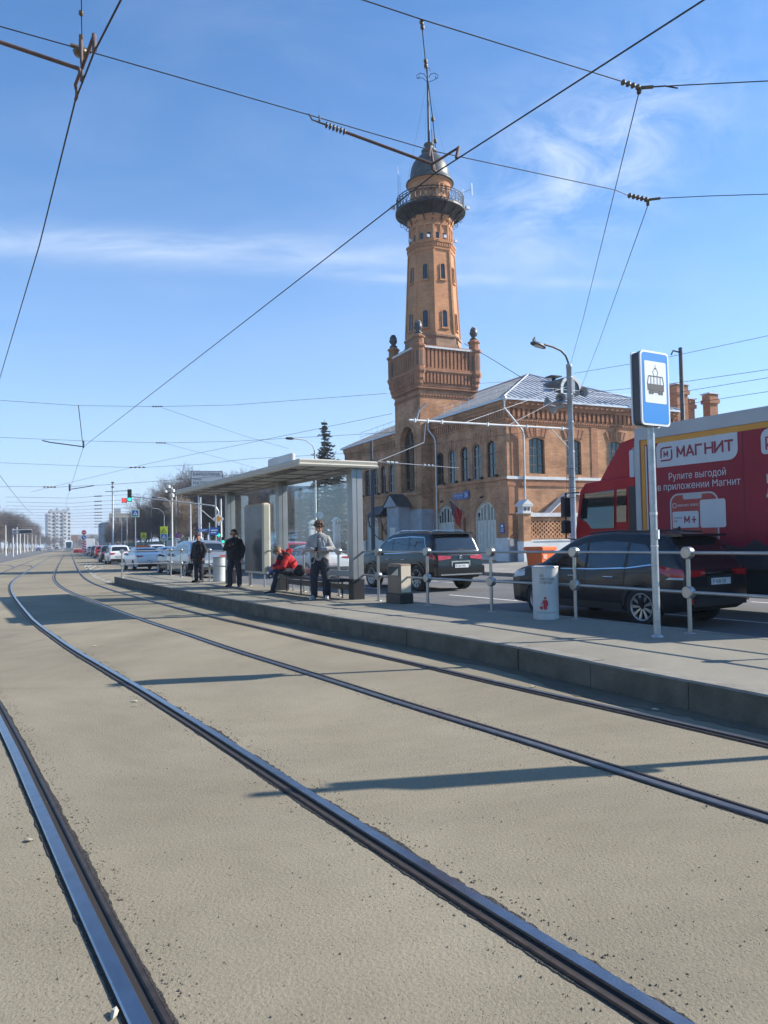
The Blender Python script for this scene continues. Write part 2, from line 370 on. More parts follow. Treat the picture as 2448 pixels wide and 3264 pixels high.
FRONT = [(8.6,-4.6),(6.4,-.2),(5.2,2.3),(4.1,4.5),(3.16,6.31),(2.27,8.02),(1.65,9.3),(.92,10.6),(.19,11.8),(-.58,13.0),(-1.6,14.65),(-2.78,16.6),(-5.82,21.94),(-11.76,32.78)]
BACK = [(11.9,-4.0),(9.7,.4),(7.9,4.0),(6.2,7.2),(4.95,9.69),(4.30,10.9),(3.22,12.72),(2.06,14.3),(1.0,15.95),(-.02,17.62),(-1.05,19.3),(-9.35,33.35)]
far_l = [onz(560,1830), onz(480,1822), onz(330,1796), onz(285,1776), onz(247,1759)]
K20 = [rn(21.2,-14), rn(21.2,30), rn(21.2,31)]
k_far = K20[-1] + (FD*320)
road = [(p[0],p[1]) for p in BACK] + [(p.x,p.y) for p in far_l] + [((far_l[-1]+FD*150).x, (far_l[-1]+FD*150).y), (k_far.x,k_far.y)] + [(p.x,p.y) for p in reversed(K20)]
sheet('road', road, .004, M_ROAD)
lr = [onz(0,1797), onz(135,1765.5), onz(205,1750.5), onz(195,1748), onz(0,1764)]
a_, b_ = lr[0], lr[1]; a2 = a_+(a_-b_)*.6
lr = [(a2.x,a2.y),(b_.x,b_.y),(lr[2].x,lr[2].y),(lr[3].x,lr[3].y),(lr[4].x,lr[4].y),(lr[4].x-70,lr[4].y-150)]
sheet('far_road', lr, .004, M_ROAD)
# road paint: lane lines, hatched island, edge line
mb = MB()
for n_, s0, s1, dash in ((13.0, -6, 60, True), (16.8, -6, 60, True), (9.6,-4,30,False)):
    s_ = s0
    while s_ < s1:
        e_ = min(s1, s_ + (3.0 if dash else s1-s0)); p, q = rn(n_,s_), rn(n_,e_); h = RN*.06
        mb.quad(p-h+Vector((0,0,.008)), p+h+Vector((0,0,.008)), q+h+Vector((0,0,.008)), q-h+Vector((0,0,.008))); s_ += 7.0 if dash else 999
p, q = onz(1309,1894,.008), onz(1640,1924,.008)
mb.quad(p, q, q+RD*.14, p+RD*.14)
tag(mb.build('lane_marking', M_PAINT), kind='structure')
mb = MB()
def stripe(pl, wd, z=.009):
    for a, b in zip(pl, pl[1:]):
        t = (b-a).normalized(); s_ = Vector((t.y,-t.x,0))*wd/2; zz = Vector((0,0,z))
        mb.quad(a-s_+zz, a+s_+zz, b+s_+zz, b-s_+zz)
isl_l = [onz(272,1806), onz(283,1822), onz(310,1843), onz(355,1858)]
isl_r = [onz(280,1795), onz(320,1806), onz(430,1828), onz(500,1838)]
stripe(isl_l, .22); stripe(isl_r, .16)
for k in range(9):
    t = k/8*2.999; i = int(t); f = t-i
    a = isl_l[i].lerp(isl_l[i+1], f); b = isl_r[i].lerp(isl_r[i+1], f); stripe([a, b], .22)
stripe([onz(0,1796),onz(95,1776),onz(150,1764)], .2)
tag(mb.build('hatched_island', M_OLDPAINT), kind='structure')
# pavement beyond the road, rising to the fire station forecourt
BH = R(25); BD = Vector((-math.sin(BH), math.cos(BH), 0)); BE = Vector((math.cos(BH), math.sin(BH), 0)); BS = .70; BC = Vector((9.9*BS,60*BS,EYE*(1-BS)))   # corner and scale of the fire station plan
mb = MB()
e0 = [rn(21.2,-14), rn(21.2,30), rn(21.2,46)] + [rn(21.2,46)+FD*t for t in (40,130,320)]
e1 = [p + RN*.16 for p in e0]
B0 = Vector((BC.x,BC.y,0))
e0 = [rn(21.2,-14), rn(21.2,20), rn(21.2,31)] + [rn(21.2,31)+FD*t for t in (30,130,320)]
e1 = [p + RN*.16 for p in e0]
far = [rn(30,-14), rn(27,20), B0+BD*1+BE*.2, B0+BD*30+BE*.2, rn(40,31)+FD*130, rn(60,31)+FD*320]
for i in range(len(e0)-1):
    mb.quad(e0[i], e0[i+1], e0[i+1]+Vector((0,0,.15)), e0[i]+Vector((0,0,.15)), 1)
    mb.quad(e0[i]+Vector((0,0,.15)), e0[i+1]+Vector((0,0,.15)), e1[i+1]+Vector((0,0,.15)), e1[i]+Vector((0,0,.15)), 1)
    zt = (.36,.36,.36,.30,.15,.15)
    mb.quad(e1[i]+Vector((0,0,.15)), e1[i+1]+Vector((0,0,.15)), far[i+1]+Vector((0,0,zt[i+1])), far[i]+Vector((0,0,zt[i])), 0)
    a, b = far[i]+Vector((0,0,zt[i])), far[i+1]+Vector((0,0,zt[i+1]))
    mb.quad(a, b, b+BE*70, a+BE*70, 0)
tag(mb.build('pavement', [M_WALK, M_KERB]), kind='structure')
# dark repair patches of tarmac in the track bed
M_PATCH = asphalt('dark_tarmac', (.16,.145,.12), (.20,.18,.15), pit=.3, pscale=70)
# ================================================================== platform
PZ = .28
mb = MB()
ring = [(x,y) for x,y in FRONT]
def offs(pl, d):
    out = []
    for i,(x,y) in enumerate(pl):
        a = Vector(pl[max(i-1,0)]); b = Vector(pl[min(i+1,len(pl)-1)]); t = (b-a).normalized(); out.append((x + t.y*d, y - t.x*d))
    return out
F2 = offs(FRONT, .20); B2 = offs(BACK, -.15)
# kerb stones along the front, individually cut with open joints
def along(pl, step):
    pts = [Vector((x,y)) for x,y in pl]; L = [0]
    for a,b in zip(pts,pts[1:]): L.append(L[-1]+(b-a).length)
    def P(s):
        for i in range(len(L)-1):
            if s <= L[i+1] or i == len(L)-2: return pts[i].lerp(pts[i+1], (s-L[i])/(L[i+1]-L[i]))
    return P, L[-1]
PF, LF = along(FRONT, 0); rnd = random.Random(4)
s_ = 0; kb = MB()
while s_ < LF - .2:
    e_ = min(LF, s_ + 1.30)
    a, b = PF(s_+.006), PF(e_-.006); t = (b-a).normalized(); nn = Vector((t.y,-t.x))*.2; dz = rnd.uniform(-.004,.004); j = nn.normalized()*rnd.uniform(-.006,.006); a = a+j; b = b+j
    vs = [(a.x,a.y,-.05),(b.x,b.y,-.05),(b.x,b.y,PZ-.018+dz),(a.x,a.y,PZ-.018+dz)]
    c = nn*.1
    vs += [(a.x+c.x,a.y+c.y,PZ+dz),(b.x+c.x,b.y+c.y,PZ+dz),(b.x+nn.x,b.y+nn.y,PZ+dz),(a.x+nn.x,a.y+nn.y,PZ+dz)]
    vs += [(a.x+nn.x,a.y+nn.y,-.05),(b.x+nn.x,b.y+nn.y,-.05)]
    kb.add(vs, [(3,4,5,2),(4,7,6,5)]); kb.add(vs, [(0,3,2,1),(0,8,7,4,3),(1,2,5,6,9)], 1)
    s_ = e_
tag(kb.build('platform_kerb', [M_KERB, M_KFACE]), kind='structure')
top = [(x,y) for x,y in F2] + list(reversed(B2))
mb.poly([(x,y,PZ-.002) for x,y in top])
tag(mb.build('platform', M_PLAT), kind='structure')
mb = MB()
for i in range(len(BACK)-1):
    a,b,c,d = BACK[i],BACK[i+1],B2[i+1],B2[i]
    mb.quad((a[0],a[1],PZ+.002),(b[0],b[1],PZ+.002),(c[0],c[1],PZ+.002),(d[0],d[1],PZ+.002))
    mb.quad((a[0],a[1],0),(b[0],b[1],0),(b[0],b[1],PZ+.002),(a[0],a[1],PZ+.002))
a, b = FRONT[-1], BACK[-1]
mb.quad((a[0],a[1],0),(b[0],b[1],0),(b[0],b[1],PZ),(a[0],a[1],PZ))
tag(mb.build('platform_edge', M_KERB), kind='structure')
# dirt strip lying in the gap under the kerb
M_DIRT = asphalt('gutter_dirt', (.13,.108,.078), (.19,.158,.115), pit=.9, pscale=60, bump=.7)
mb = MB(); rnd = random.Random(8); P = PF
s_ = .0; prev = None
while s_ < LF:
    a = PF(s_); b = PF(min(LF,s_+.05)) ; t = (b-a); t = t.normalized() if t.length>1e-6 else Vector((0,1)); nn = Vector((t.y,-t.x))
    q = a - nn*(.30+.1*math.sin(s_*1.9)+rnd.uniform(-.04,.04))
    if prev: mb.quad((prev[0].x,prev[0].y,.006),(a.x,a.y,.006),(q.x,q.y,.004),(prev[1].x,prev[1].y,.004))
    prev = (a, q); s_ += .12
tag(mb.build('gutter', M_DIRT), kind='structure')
# ================================================================== rails
RAIL_B = [(8.49, -9.22), (7.95, -8.38), (7.41, -7.54), (6.87, -6.7), (6.33, -5.86), (5.79, -5.01), (5.25, -4.17), (4.72, -3.33), (4.18, -2.49), (3.64, -1.65), (3.1, -0.8), (2.56, 0.04), (2.02, 0.88), (1.48, 1.72), (0.94, 2.56), (0.4, 3.41), (-0.13, 4.26), (-0.65, 5.11), (-1.17, 5.96), (-1.69, 6.81), (-2.22, 7.66), (-2.75, 8.51), (-3.29, 9.35), (-3.83, 10.2), (-4.37, 11.04), (-4.9, 11.88), (-5.43, 12.74), (-5.94, 13.59), (-6.46, 14.45), (-6.97, 15.31), (-7.47, 16.17), (-7.97, 17.04), (-8.45, 17.92), (-8.93, 18.79), (-9.41, 19.67), (-9.89, 20.55), (-10.37, 21.43), (-10.84, 22.31), (-11.32, 23.19), (-11.79, 24.07), (-12.26, 24.95), (-13.02, 26.39), (-13.8, 27.89), (-14.6, 29.46), (-15.42, 31.1), (-16.26, 32.82), (-17.1, 34.62), (-17.96, 36.5), (-18.82, 38.47), (-19.71, 40.52), (-20.62, 42.67), (-21.57, 44.9), (-22.55, 47.23), (-23.57, 49.65), (-24.63, 52.17), (-25.74, 54.79), (-26.89, 57.52), (-28.09, 60.36), (-29.34, 63.31), (-30.64, 66.38), (-32.0, 69.58), (-33.41, 72.91), (-34.87, 76.37), (-36.38, 79.98), (-37.96, 83.74), (-39.59, 87.65), (-41.28, 91.73), (-43.04, 95.97), (-44.87, 100.38), (-46.77, 104.98), (-48.75, 109.76), (-50.81, 114.74), (-52.96, 119.91), (-55.19, 125.3), (-57.51, 130.91)]
RAIL_C = [(9.54, -7.56), (9.02, -6.71), (8.49, -5.86), (7.96, -5.01), (7.43, -4.16), (6.9, -3.31), (6.37, -2.46), (5.84, -1.61), (5.31, -0.76), (4.79, 0.08), (4.26, 0.93), (3.73, 1.78), (3.2, 2.63), (2.67, 3.48), (2.14, 4.33), (1.62, 5.18), (1.1, 6.03), (0.56, 6.87), (0.02, 7.72), (-0.5, 8.57), (-1.03, 9.42), (-1.56, 10.26), (-2.1, 11.11), (-2.62, 11.96), (-3.13, 12.82), (-3.64, 13.68), (-4.17, 14.53), (-4.69, 15.38), (-5.21, 16.24), (-5.72, 17.1), (-6.22, 17.96), (-6.72, 18.83), (-7.21, 19.7), (-7.71, 20.57), (-8.2, 21.44), (-8.69, 22.31), (-9.19, 23.18), (-9.68, 24.05), (-10.17, 24.92), (-10.66, 25.79), (-11.14, 26.67), (-12.01, 28.3), (-12.89, 30.01), (-13.8, 31.82), (-14.71, 33.72), (-15.65, 35.72), (-16.61, 37.83), (-17.59, 40.04), (-18.6, 42.36), (-19.64, 44.79), (-20.73, 47.34), (-21.86, 50.01), (-23.05, 52.8), (-24.28, 55.72), (-25.57, 58.78), (-26.92, 61.97), (-28.33, 65.32), (-29.8, 68.82), (-31.34, 72.48), (-32.95, 76.32), (-34.63, 80.33), (-36.39, 84.52), (-38.23, 88.91), (-40.16, 93.5), (-42.17, 98.31), (-44.28, 103.33), (-46.48, 108.59), (-48.79, 114.09), (-51.2, 119.84), (-53.72, 125.86), (-56.36, 132.16), (-59.12, 138.75), (-62.01, 145.64), (-65.03, 152.85), (-68.2, 160.39)]
def voffs(pl, d): return offs(pl, d)
def crsp(pl, k=3):                                  # Catmull-Rom refinement
    out = []
    for i in range(len(pl)-1):
        p0,p1,p2,p3 = (Vector(pl[max(i-1,0)]),Vector(pl[i]),Vector(pl[i+1]),Vector(pl[min(i+2,len(pl)-1)]))
        for j in range(k):
            t = j/k
            out.append(tuple(.5*((2*p1)+(p2-p0)*t+(2*p0-5*p1+4*p2-p3)*t*t+(3*p1-p0-3*p2+p3)*t**3)))
    out.append(tuple(pl[-1])); return out
def rail(pl, side, parent, seed, topmat=None):
    """grooved rail: head, groove and guard lip; side=+1 puts the groove to the right of the head"""
    pl = crsp(pl, 2)
    prof = [(-.040,-.01,1),(-.036,.012,1),(-.030,.018,0),(.026,.018,0),(.030,.010,1),(.034,.0035,2),(.060,.0030,2),(.066,.006,1),(.072,.013,1),(.090,.014,1),(.098,-.01,1)]
    mb = MB()
    lines = [offs(pl, side*p[0]) for p in prof]
    for i in range(len(pl)-1):
        for k in range(len(prof)-1):
            a,b,c,d = lines[k][i],lines[k][i+1],lines[k+1][i+1],lines[k+1][i]
            mt = 0 if k == 2 else (2 if prof[k][2]==2 or prof[k+1][2]==2 else 1)
            if k == 1: mt = 0
            mb.add([(a[0],a[1],prof[k][1]),(b[0],b[1],prof[k][1]),(c[0],c[1],prof[k+1][1]),(d[0],d[1],prof[k+1][1])], [(0,1,2,3) if side<0 else (3,2,1,0)], mt)
    mb.build('rail', [topmat or M_RAILTOP, M_RAILSIDE, M_GROOVE], parent)
    # crumbled asphalt joints on both flanks
    rnd = random.Random(seed); jb = MB()
    for inner, base in ((-.038,-.044),(.096,.102)):
        nearp = [p for p in pl if -3 < p[1] < 24]
        if len(nearp) < 3: continue
        fine = crsp(nearp, 26); A = offs(fine, side*inner); prev = None; w_ = 0; w2 = 0
        for i,(x,y) in enumerate(fine):
            near = max(0, 1-abs(math.hypot(x,y)-5)/14)
            w_ = .86*w_ + .14*rnd.random(); w2 = .4*w2+.6*rnd.random()
            amp = (.11 if (seed == 2 and inner < 0) else .045)
            o_ = base + (-1 if inner<0 else 1)*((.002 + amp*max(0,w_-.44) + (.018 if seed == 2 else .010)*max(0,w2-.35)*w_)*(.8+.5*near))
            t = Vector(fine[min(i+1,len(fine)-1)])-Vector(fine[max(i-1,0)]); t.normalize()
            q = (x + t.y*o_*side, y - t.x*o_*side)
            if prev: jb.quad((prev[0][0],prev[0][1],.005),(A[i][0],A[i][1],.005),(q[0],q[1],.0035),(prev[1][0],prev[1][1],.0035))
            prev = (A[i], q)
    if jb.f: jb.build('joint', M_JOINT, parent)
GA = 1.524+.06
t1 = thing('tram_track', 'nearer tram track with shiny polished rails curving along the left of the platform', 'tram track')
t2 = thing('tram_track', 'tram track nearest the platform edge with duller grooved rails', 'tram track')
A_ = voffs(RAIL_B, -1.49)
rail(A_, 1, t1, 1); rail(RAIL_B, -1, t1, 2)
rail(RAIL_C, 1, t2, 3, M_RAILDULL); rail(voffs(RAIL_C, GA-.12), -1, t2, 4, M_RAILDULL)
t3 = thing('tram_track', 'branching tram track curving away to the far left', 'tram track')
for k, pts in enumerate(([(0,1802),(30,1803),(46,1808)], [(60,1802),(95,1803),(105,1809)])):
    w3 = [onz(*p) for p in pts]; rail([(p.x,p.y) for p in w3], 1, t3, 10+k)

# loose grit and crumbs of asphalt beside the rails and over the near track bed
M_GRIT = pm('asphalt_crumbs', (.15,.125,.088), .95, var=.5, vs=40)
rnd = random.Random(12); gm = MB()
def crumb(x, y, r):
    z0_ = .002; n = 5; a0 = rnd.uniform(0,6.28)
    base = [(x+r*rnd.uniform(.7,1.2)*math.cos(a0+k*2*math.pi/n), y+r*rnd.uniform(.7,1.2)*math.sin(a0+k*2*math.pi/n), z0_) for k in range(n)]
    gm.add(base+[(x+rnd.uniform(-.3,.3)*r, y+rnd.uniform(-.3,.3)*r, z0_+r*rnd.uniform(.5,1.0))], [(k,(k+1)%n,n) for k in range(n)])
for pl,offs_,cnt in ((A_,(.13,),900),(A_,(-.09,),350),(RAIL_B,(.09,),700),(RAIL_B,(-.15,),350),(RAIL_C,(-.07,),500),(RAIL_C,(.14,),300)):
    fine = crsp(pl, 8); near = [i for i,p in enumerate(fine) if -1 < p[1] < 13 and math.hypot(*p) < 14]
    for _ in range(cnt):
        i = rnd.choice(near); q = Vector(fine[i]); t = (Vector(fine[min(i+1,len(fine)-1)])-Vector(fine[i-1])).normalized()
        d = offs_[0] + (1 if offs_[0]>0 else -1)*abs(rnd.gauss(0,.05)); p = q + Vector((t.y,-t.x))*d + t*rnd.uniform(-.08,.08)
        crumb(p.x, p.y, rnd.uniform(.0025,.0065)*(1.5 if rnd.random()<.1 else 1))
for _ in range(1500):
    y = 1.9*math.exp(rnd.uniform(0,1.8)); x = rnd.uniform(-.62,.55)*y
    if rnd.random() < .5+.5*math.sin(x*2.3+1.1)*math.sin(y*1.7): crumb(x, y, rnd.uniform(.002,.006))
tag(gm.build('asphalt_grit', M_GRIT), 'loose dark grit lying along the rails and track bed', 'grit', kind='stuff')

# ================================================================== fire station with its watch tower
BR_Y = brick('tan_brick', (.45,.215,.105), (.57,.295,.155), (.45,.29,.19), dirt=.5)
BR_R = brick('red_brick', (.34,.145,.075), (.42,.19,.105), (.36,.23,.15), dirt=.3)
BR_T = brick('tower_brick', (.50,.22,.10), (.58,.28,.14), (.48,.28,.17), var=.2, scale_noise=.45, dirt=.3)
BR_OLD = brick('weathered_stone', (.30,.17,.10), (.42,.27,.18), (.30,.22,.16), bw=.8, bh=.35, dirt=.5)
M_WPL = pm('white_plaster', (.62,.62,.60), .85, var=.12, vs=1.5, fine=.06, fs=20)
M_GPL = pm('grey_plaster', (.34,.36,.38), .85, var=.15, vs=1.2, fine=.06, fs=20)
M_DOOR = pm('cream_door_paint', (.60,.58,.50), .55, var=.08, vs=2)
M_GLASS = pm('dark_window_glass', (.012,.015,.02), .06, var=.3, vs=1, spec=.8)
M_WFR = pm('grey_window_frame', (.32,.31,.29), .6)
M_DFR = pm('brown_window_frame', (.10,.075,.06), .6)
M_ROOF = pm('galvanised_roof', (.46,.48,.52), .45, .35, var=.12, vs=.7, fine=.05, fs=12)
M_SEAM = pm('roof_seam', (.25,.26,.28), .5, .4)
M_GUT = pm('gutter_metal', (.52,.54,.56), .4, .5)
M_IRON = pm('black_iron', (.016,.016,.018), .5, .3)
M_DOME = pm('dome_sheet', (.075,.078,.075), .5, .35, var=.25, vs=2)
M_BLKBRK = brick('dark_brick', (.20,.115,.06), (.26,.15,.08), (.24,.18,.12))  # darker brick for the window tracery
def arch(u0, u1, z0, zs, rise, n=10):               # outline: up the right side, over the arch, down the left
    pts = [(u0,z0),(u1,z0)]
    w_ = (u1-u0)/2; c = (u0+u1)/2
    Rr = (w_*w_ + rise*rise)/(2*rise); cz = zs + rise - Rr; a = math.asin(min(1, w_/Rr))
    if rise >= w_: a = math.pi/2
    for i in range(n+1):
        t = a - 2*a*i/n; pts.append((c + Rr*math.sin(t), cz + Rr*math.cos(t)))
    return pts
def wall(mb, P, u0, u1, z0, z1, ops, depth=.25, m=0, mr=0):
    """wall with arched openings and their reveals; P(u,z,d) gives the point d behind the face"""
    us = u0
    for (a,b,c,zs,rise) in sorted(ops):
        if a > us: mb.quad(P(us,z0,0),P(a,z0,0),P(a,z1,0),P(us,z1,0), m)
        if c > z0: mb.quad(P(a,z0,0),P(b,z0,0),P(b,c,0),P(a,c,0), m)
        ar = arch(a,b,c,zs,rise); top = ar[2:]       # from right to left
        for (p,q) in zip(top, top[1:]): mb.quad(P(q[0],q[1],0),P(p[0],p[1],0),P(p[0],z1,0),P(q[0],z1,0), m)
        for (p,q) in zip(ar, ar[1:]+ar[:1]): mb.quad(P(p[0],p[1],0),P(p[0],p[1],depth),P(q[0],q[1],depth),P(q[0],q[1],0), mr)
        us = b
    if us < u1: mb.quad(P(us,z0,0),P(u1,z0,0),P(u1,z1,0),P(us,z1,0), m)
def ubox(mb, P, u0,u1,z0,z1,d0,d1,m=0):             # box in wall coordinates, d0<d1 (negative = in front of the wall)
    mb.add([P(u0,z0,d0),P(u1,z0,d0),P(u1,z1,d0),P(u0,z1,d0),P(u0,z0,d1),P(u1,z0,d1),P(u1,z1,d1),P(u0,z1,d1)],
           [(0,1,2,3),(7,6,5,4),(0,4,5,1),(1,5,6,2),(2,6,7,3),(3,7,4,0)], m)
def archframe(mb, P, o, wd, d0, d1, m=0):           # ring-shaped frame following an arched opening
    a,b,c,zs,r_ = o
    A = arch(a,b,c,zs,r_); Bq = arch(a+wd,b-wd,c+wd,zs,max(.05,r_-wd*.6))
    n = len(A)
    for i in range(n):
        j = (i+1)%n
        mb.quad(P(*A[i],d0),P(*A[j],d0),P(*Bq[j],d0),P(*Bq[i],d0), m)
        mb.quad(P(*Bq[i],d0),P(*Bq[j],d0),P(*Bq[j],d1),P(*Bq[i],d1), m)
    return Bq
FS = thing('fire_station', 'tan brick two storey fire station with arched white gates and tall octagonal watch tower', 'building', BC, BH); FS.scale = (BS,BS,BS)
PFc = lambda u,z,d: (d, u, z)
PSd = lambda u,z,d: (u, d, z)
Z0, ZM, ZE = -.35, 6.35, 12.72
win_r = [10.95, 8.72, 6.52, 4.55, 2.30]
win_l = [21.4, 23.5, 25.6, 27.8, 30.0, 32.2]
wop = lambda c, w_=1.42: (c-w_/2, c+w_/2, 6.72, 9.42, .32)
gate = lambda c, w_=3.3: (c-w_/2, c+w_/2, -.12, 3.62, 1.18)
slit = lambda c: (c-.2, c+.2, 1.8, 3.5, .05)
mb = MB()
A0, A1 = 0.0, 34.0
wall(mb, PFc, A0, 12.4, Z0, ZM, [gate(10.2),gate(3.42),slit(6.75)], .3)
wall(mb, PFc, A0, 12.4, ZM, ZE, [wop(c) for c in win_r], .28)
wall(mb, PFc, 17.8, A1, Z0, ZM, [gate(21.2),gate(26.65),gate(31.6),slit(24.0)], .3)
wall(mb, PFc, 17.8, A1, ZM, ZE, [wop(c) for c in win_l], .28)
swin = [2.95, 6.72, 11.3, 15.0]
sop = lambda c: (c-.78, c+.78, 6.86, 9.62, .2)
mb2 = MB()
wall(mb2, PSd, 0, 18, Z0, ZM, [], .3); wall(mb2, PSd, 0, 18, ZM, ZE, [sop(c) for c in swin], .3)
mb.quad((18,0,Z0),(18,A1,Z0),(18,A1,ZE),(18,0,ZE)); mb.quad((18,A1,Z0),(0,A1,Z0),(0,A1,ZE),(18,A1,ZE))
mb.build('street_wall', [BR_Y], FS); mb2.build('side_wall', [BR_Y], FS)
# string course, cornices with corbels
mb = MB()
for u0,u1 in ((-.12,12.3),(17.9,A1+.1)):
    ubox(mb, PFc, u0,u1,6.38,6.62,-.14,.02,0); ubox(mb, PFc, u0,u1,5.95,6.12,-.07,.02,0)
    ubox(mb, PFc, u0,u1,11.22,11.36,-.10,.02,0); ubox(mb, PFc, u0,u1,12.30,12.70,-.34,.02,0); ubox(mb, PFc, u0,u1,12.08,12.30,-.24,.02,0)
    u = u0+.15
    while u < u1-.2:
        ubox(mb, PFc, u,u+.17,11.36,12.08,-.17,.02,0); u += .36
    u = u0+.1
    while u < u1-.2: ubox(mb, PFc, u,u+.09,12.02,12.09,-.22,-.17,0); u += .18
mb.build('street_cornice', BR_Y, FS)
mb = MB()
ubox(mb, PSd, -.14,18.1,6.38,6.62,-.14,-.005,1); ubox(mb, PSd, -.1,18.1,5.85,6.12,-.09,-.005); ubox(mb, PSd,-.05,18.05,6.12,6.38,-.05,-.004)
ubox(mb, PSd, -.1,18.1,11.15,11.28,-.10,-.005); ubox(mb, PSd, -.34,18.3,12.36,12.70,-.40,-.005); ubox(mb, PSd, -.2,18.2,12.10,12.36,-.26,-.005)
ubox(mb, PSd, -.05,18.05,10.95,11.05,-.06,-.005)
u = .05
while u < 17.9: ubox(mb, PSd, u,u+.22,11.42,12.10,-.20,-.005); ubox(mb, PSd, u+.05,u+.17,11.28,11.42,-.12,-.005); u += .48
u = .05
while u < 17.9: ubox(mb, PSd, u,u+.12,11.05,11.15,-.10,-.005); u += .24
u = .0
while u < 17.9: ubox(mb, PSd, u,u+.2,12.40,12.60,-.46,-.40); u += .55
for b0,b1 in ((.42,1.12),(8.55,9.25)): ubox(mb, PSd, b0,b1,6.66,10.9,-.05,-.006)
ubox(mb, PSd, .05,.9,3.6,5.85,-.06,-.006); ubox(mb, PSd, 0,17.9,Z0,1.6,-.1,-.006,2)
mb.build('side_cornice', [BR_R, M_WPL, M_GPL], FS)
# lintels fanned over the windows
def lintel(mb, P, c, w_, z0, h, n, flare, m, mk):
    for i in range(n):
        a = (i+.06)/n-.5; b = (i+.94)/n-.5
        pr = -.10 if (i == n//2) else (-.07 if i % 2 == 0 else -.045)
        hh = h*1.22 if i == n//2 else h
        lo = lambda t: z0 + .10*(1-(2*t)**2)
        q = [(c+a*w_,lo(a)),(c+b*w_,lo(b)),(c+b*w_*flare,lo(b)+hh),(c+a*w_*flare,lo(a)+hh)]
        mb.add([P(x,z,pr) for x,z in q]+[P(x,z,.0) for x,z in q], [(0,1,2,3),(0,4,5,1),(1,5,6,2),(2,6,7,3),(3,7,4,0)], mk if i == n//2 else m)
for c in win_r + win_l: mb = MB(); lintel(mb, PFc, c, 1.5, 9.66, .72, 9, 1.28, 0, 0); mb.build('lintel', [BR_Y], FS)
for c in swin: mb = MB(); lintel(mb, PSd, c, 1.75, 9.82, .78, 11, 1.36, 0, 1); mb.build('lintel', [BR_R, BR_Y], FS)
# windows: each a frame with its own pane
def window(P, o, par, fm=M_WFR, d=.2, wd=.07, mull=(.5,), trans=(.62,)):
    mb = MB(); inn = archframe(mb, P, o, wd, d-.06, d+.02)
    a,b,c,zs,r_ = o; zt = zs + r_
    for t in mull: x = a+(b-a)*t; ubox(mb, P, x-.03,x+.03,c+wd,zt-wd,d-.045,d+.02)
    for t in trans: z = c+(zt-c)*t; ubox(mb, P, a+wd,b-wd,z-.03,z+.03,d-.04,d+.02)
    f = mb.build('window', fm, par)
    g = MB(); g.poly([P(x,z,d) for x,z in arch(a,b,c,zs,r_)]); g.build('pane', M_GLASS, f)
for i,c in enumerate(win_r+win_l): window(PFc, wop(c), FS, M_WFR if i%2 else M_DFR, mull=(.5,), trans=(.66,.34))
for c in swin: window(PSd, sop(c), FS, M_DFR, d=.24, mull=(.36,.64), trans=(.25,.5,.72))
for c in win_r+win_l[:4]:                            # small floodlights on the ledge
    mb = MB(); x = c-.95 if c < 14 else c+.95
    mb.M = Matrix.Translation((-.16,x,6.62)); mb.cbox(-.12,.1,-.17,.17,.05,.25,.03); mb.tube([(0,0,0),(0,0,.06)],.03,6); mb.build('floodlight', M_IRON, FS)
# gates: arched white double doors with barred lights above the panels
def make_gate(P, o, par):
    a,b,c,zs,r_ = o; d = .22; mb = MB(); w_ = b-a
    mb.poly([P(x,z,d) for x,z in arch(a,b,c,zs,r_)]); archframe(mb, P, o, .12, d-.10, d)
    mid = (a+b)/2; ubox(mb,P,mid-.035,mid+.035,c,zs+r_-.06,d-.07,d)
    for s in (0,1):
        x0 = a+.14 if s == 0 else mid+.06; x1 = mid-.06 if s == 0 else b-.14
        for i in range(3):
            p0 = x0+(x1-x0)*i/3+.05; p1 = x0+(x1-x0)*(i+1)/3-.05
            for z0_,z1_ in ((c+.25,c+1.15),(c+1.3,c+2.2),(c+2.32,zs-.55)):
                if z1_-z0_ > .2:
                    ubox(mb,P,p0,p1,z0_,z1_,d-.035,d-.002); ubox(mb,P,p0+.05,p1-.05,z0_+.06,z1_-.06,d-.05,d-.034)
    g = mb.build('gate', M_DOOR, par)
    q = MB()
    for s in (0,1):
        x0 = a+.2 if s == 0 else mid+.08; x1 = mid-.08 if s == 0 else b-.2
        for i in range(3):
            p0 = x0+(x1-x0)*(i+.18)/3; p1 = x0+(x1-x0)*(i+.82)/3; c_ = (p0+p1)/2
            t = abs((c_-mid)/(w_/2)); zt = zs + r_*(1-t*t) - .28
            ubox(q,P,p0,p1,zs-.42,zt,d-.012,d-.004)
    q.build('pane', M_GLASS, g)
for c in (10.2,3.42,21.2,26.65,31.6): make_gate(PFc, gate(c), FS)
for c in (6.75,24.0): mb = MB(); ubox(mb,PFc,c-.2,c+.2,1.78,3.58,.2,.24,0); ubox(mb,PFc,c-.28,c+.28,1.68,1.78,-.08,.2,1); mb.build('niche', [M_DFR, M_WPL], FS)
                                           # white plinth between the gates
for u0,u1 in ((-.06,1.72),(5.12,8.5),(11.9,12.3),(17.9,19.5),(22.9,24.95),(28.35,29.9),(33.3,34)):
    mb = MB(); ubox(mb,PFc,u0,u1,Z0,1.55,-.10,.03); ubox(mb,PFc,u0-.04,u1+.04,1.55,1.68,-.15,.03); mb.build('plinth', M_WPL, FS)
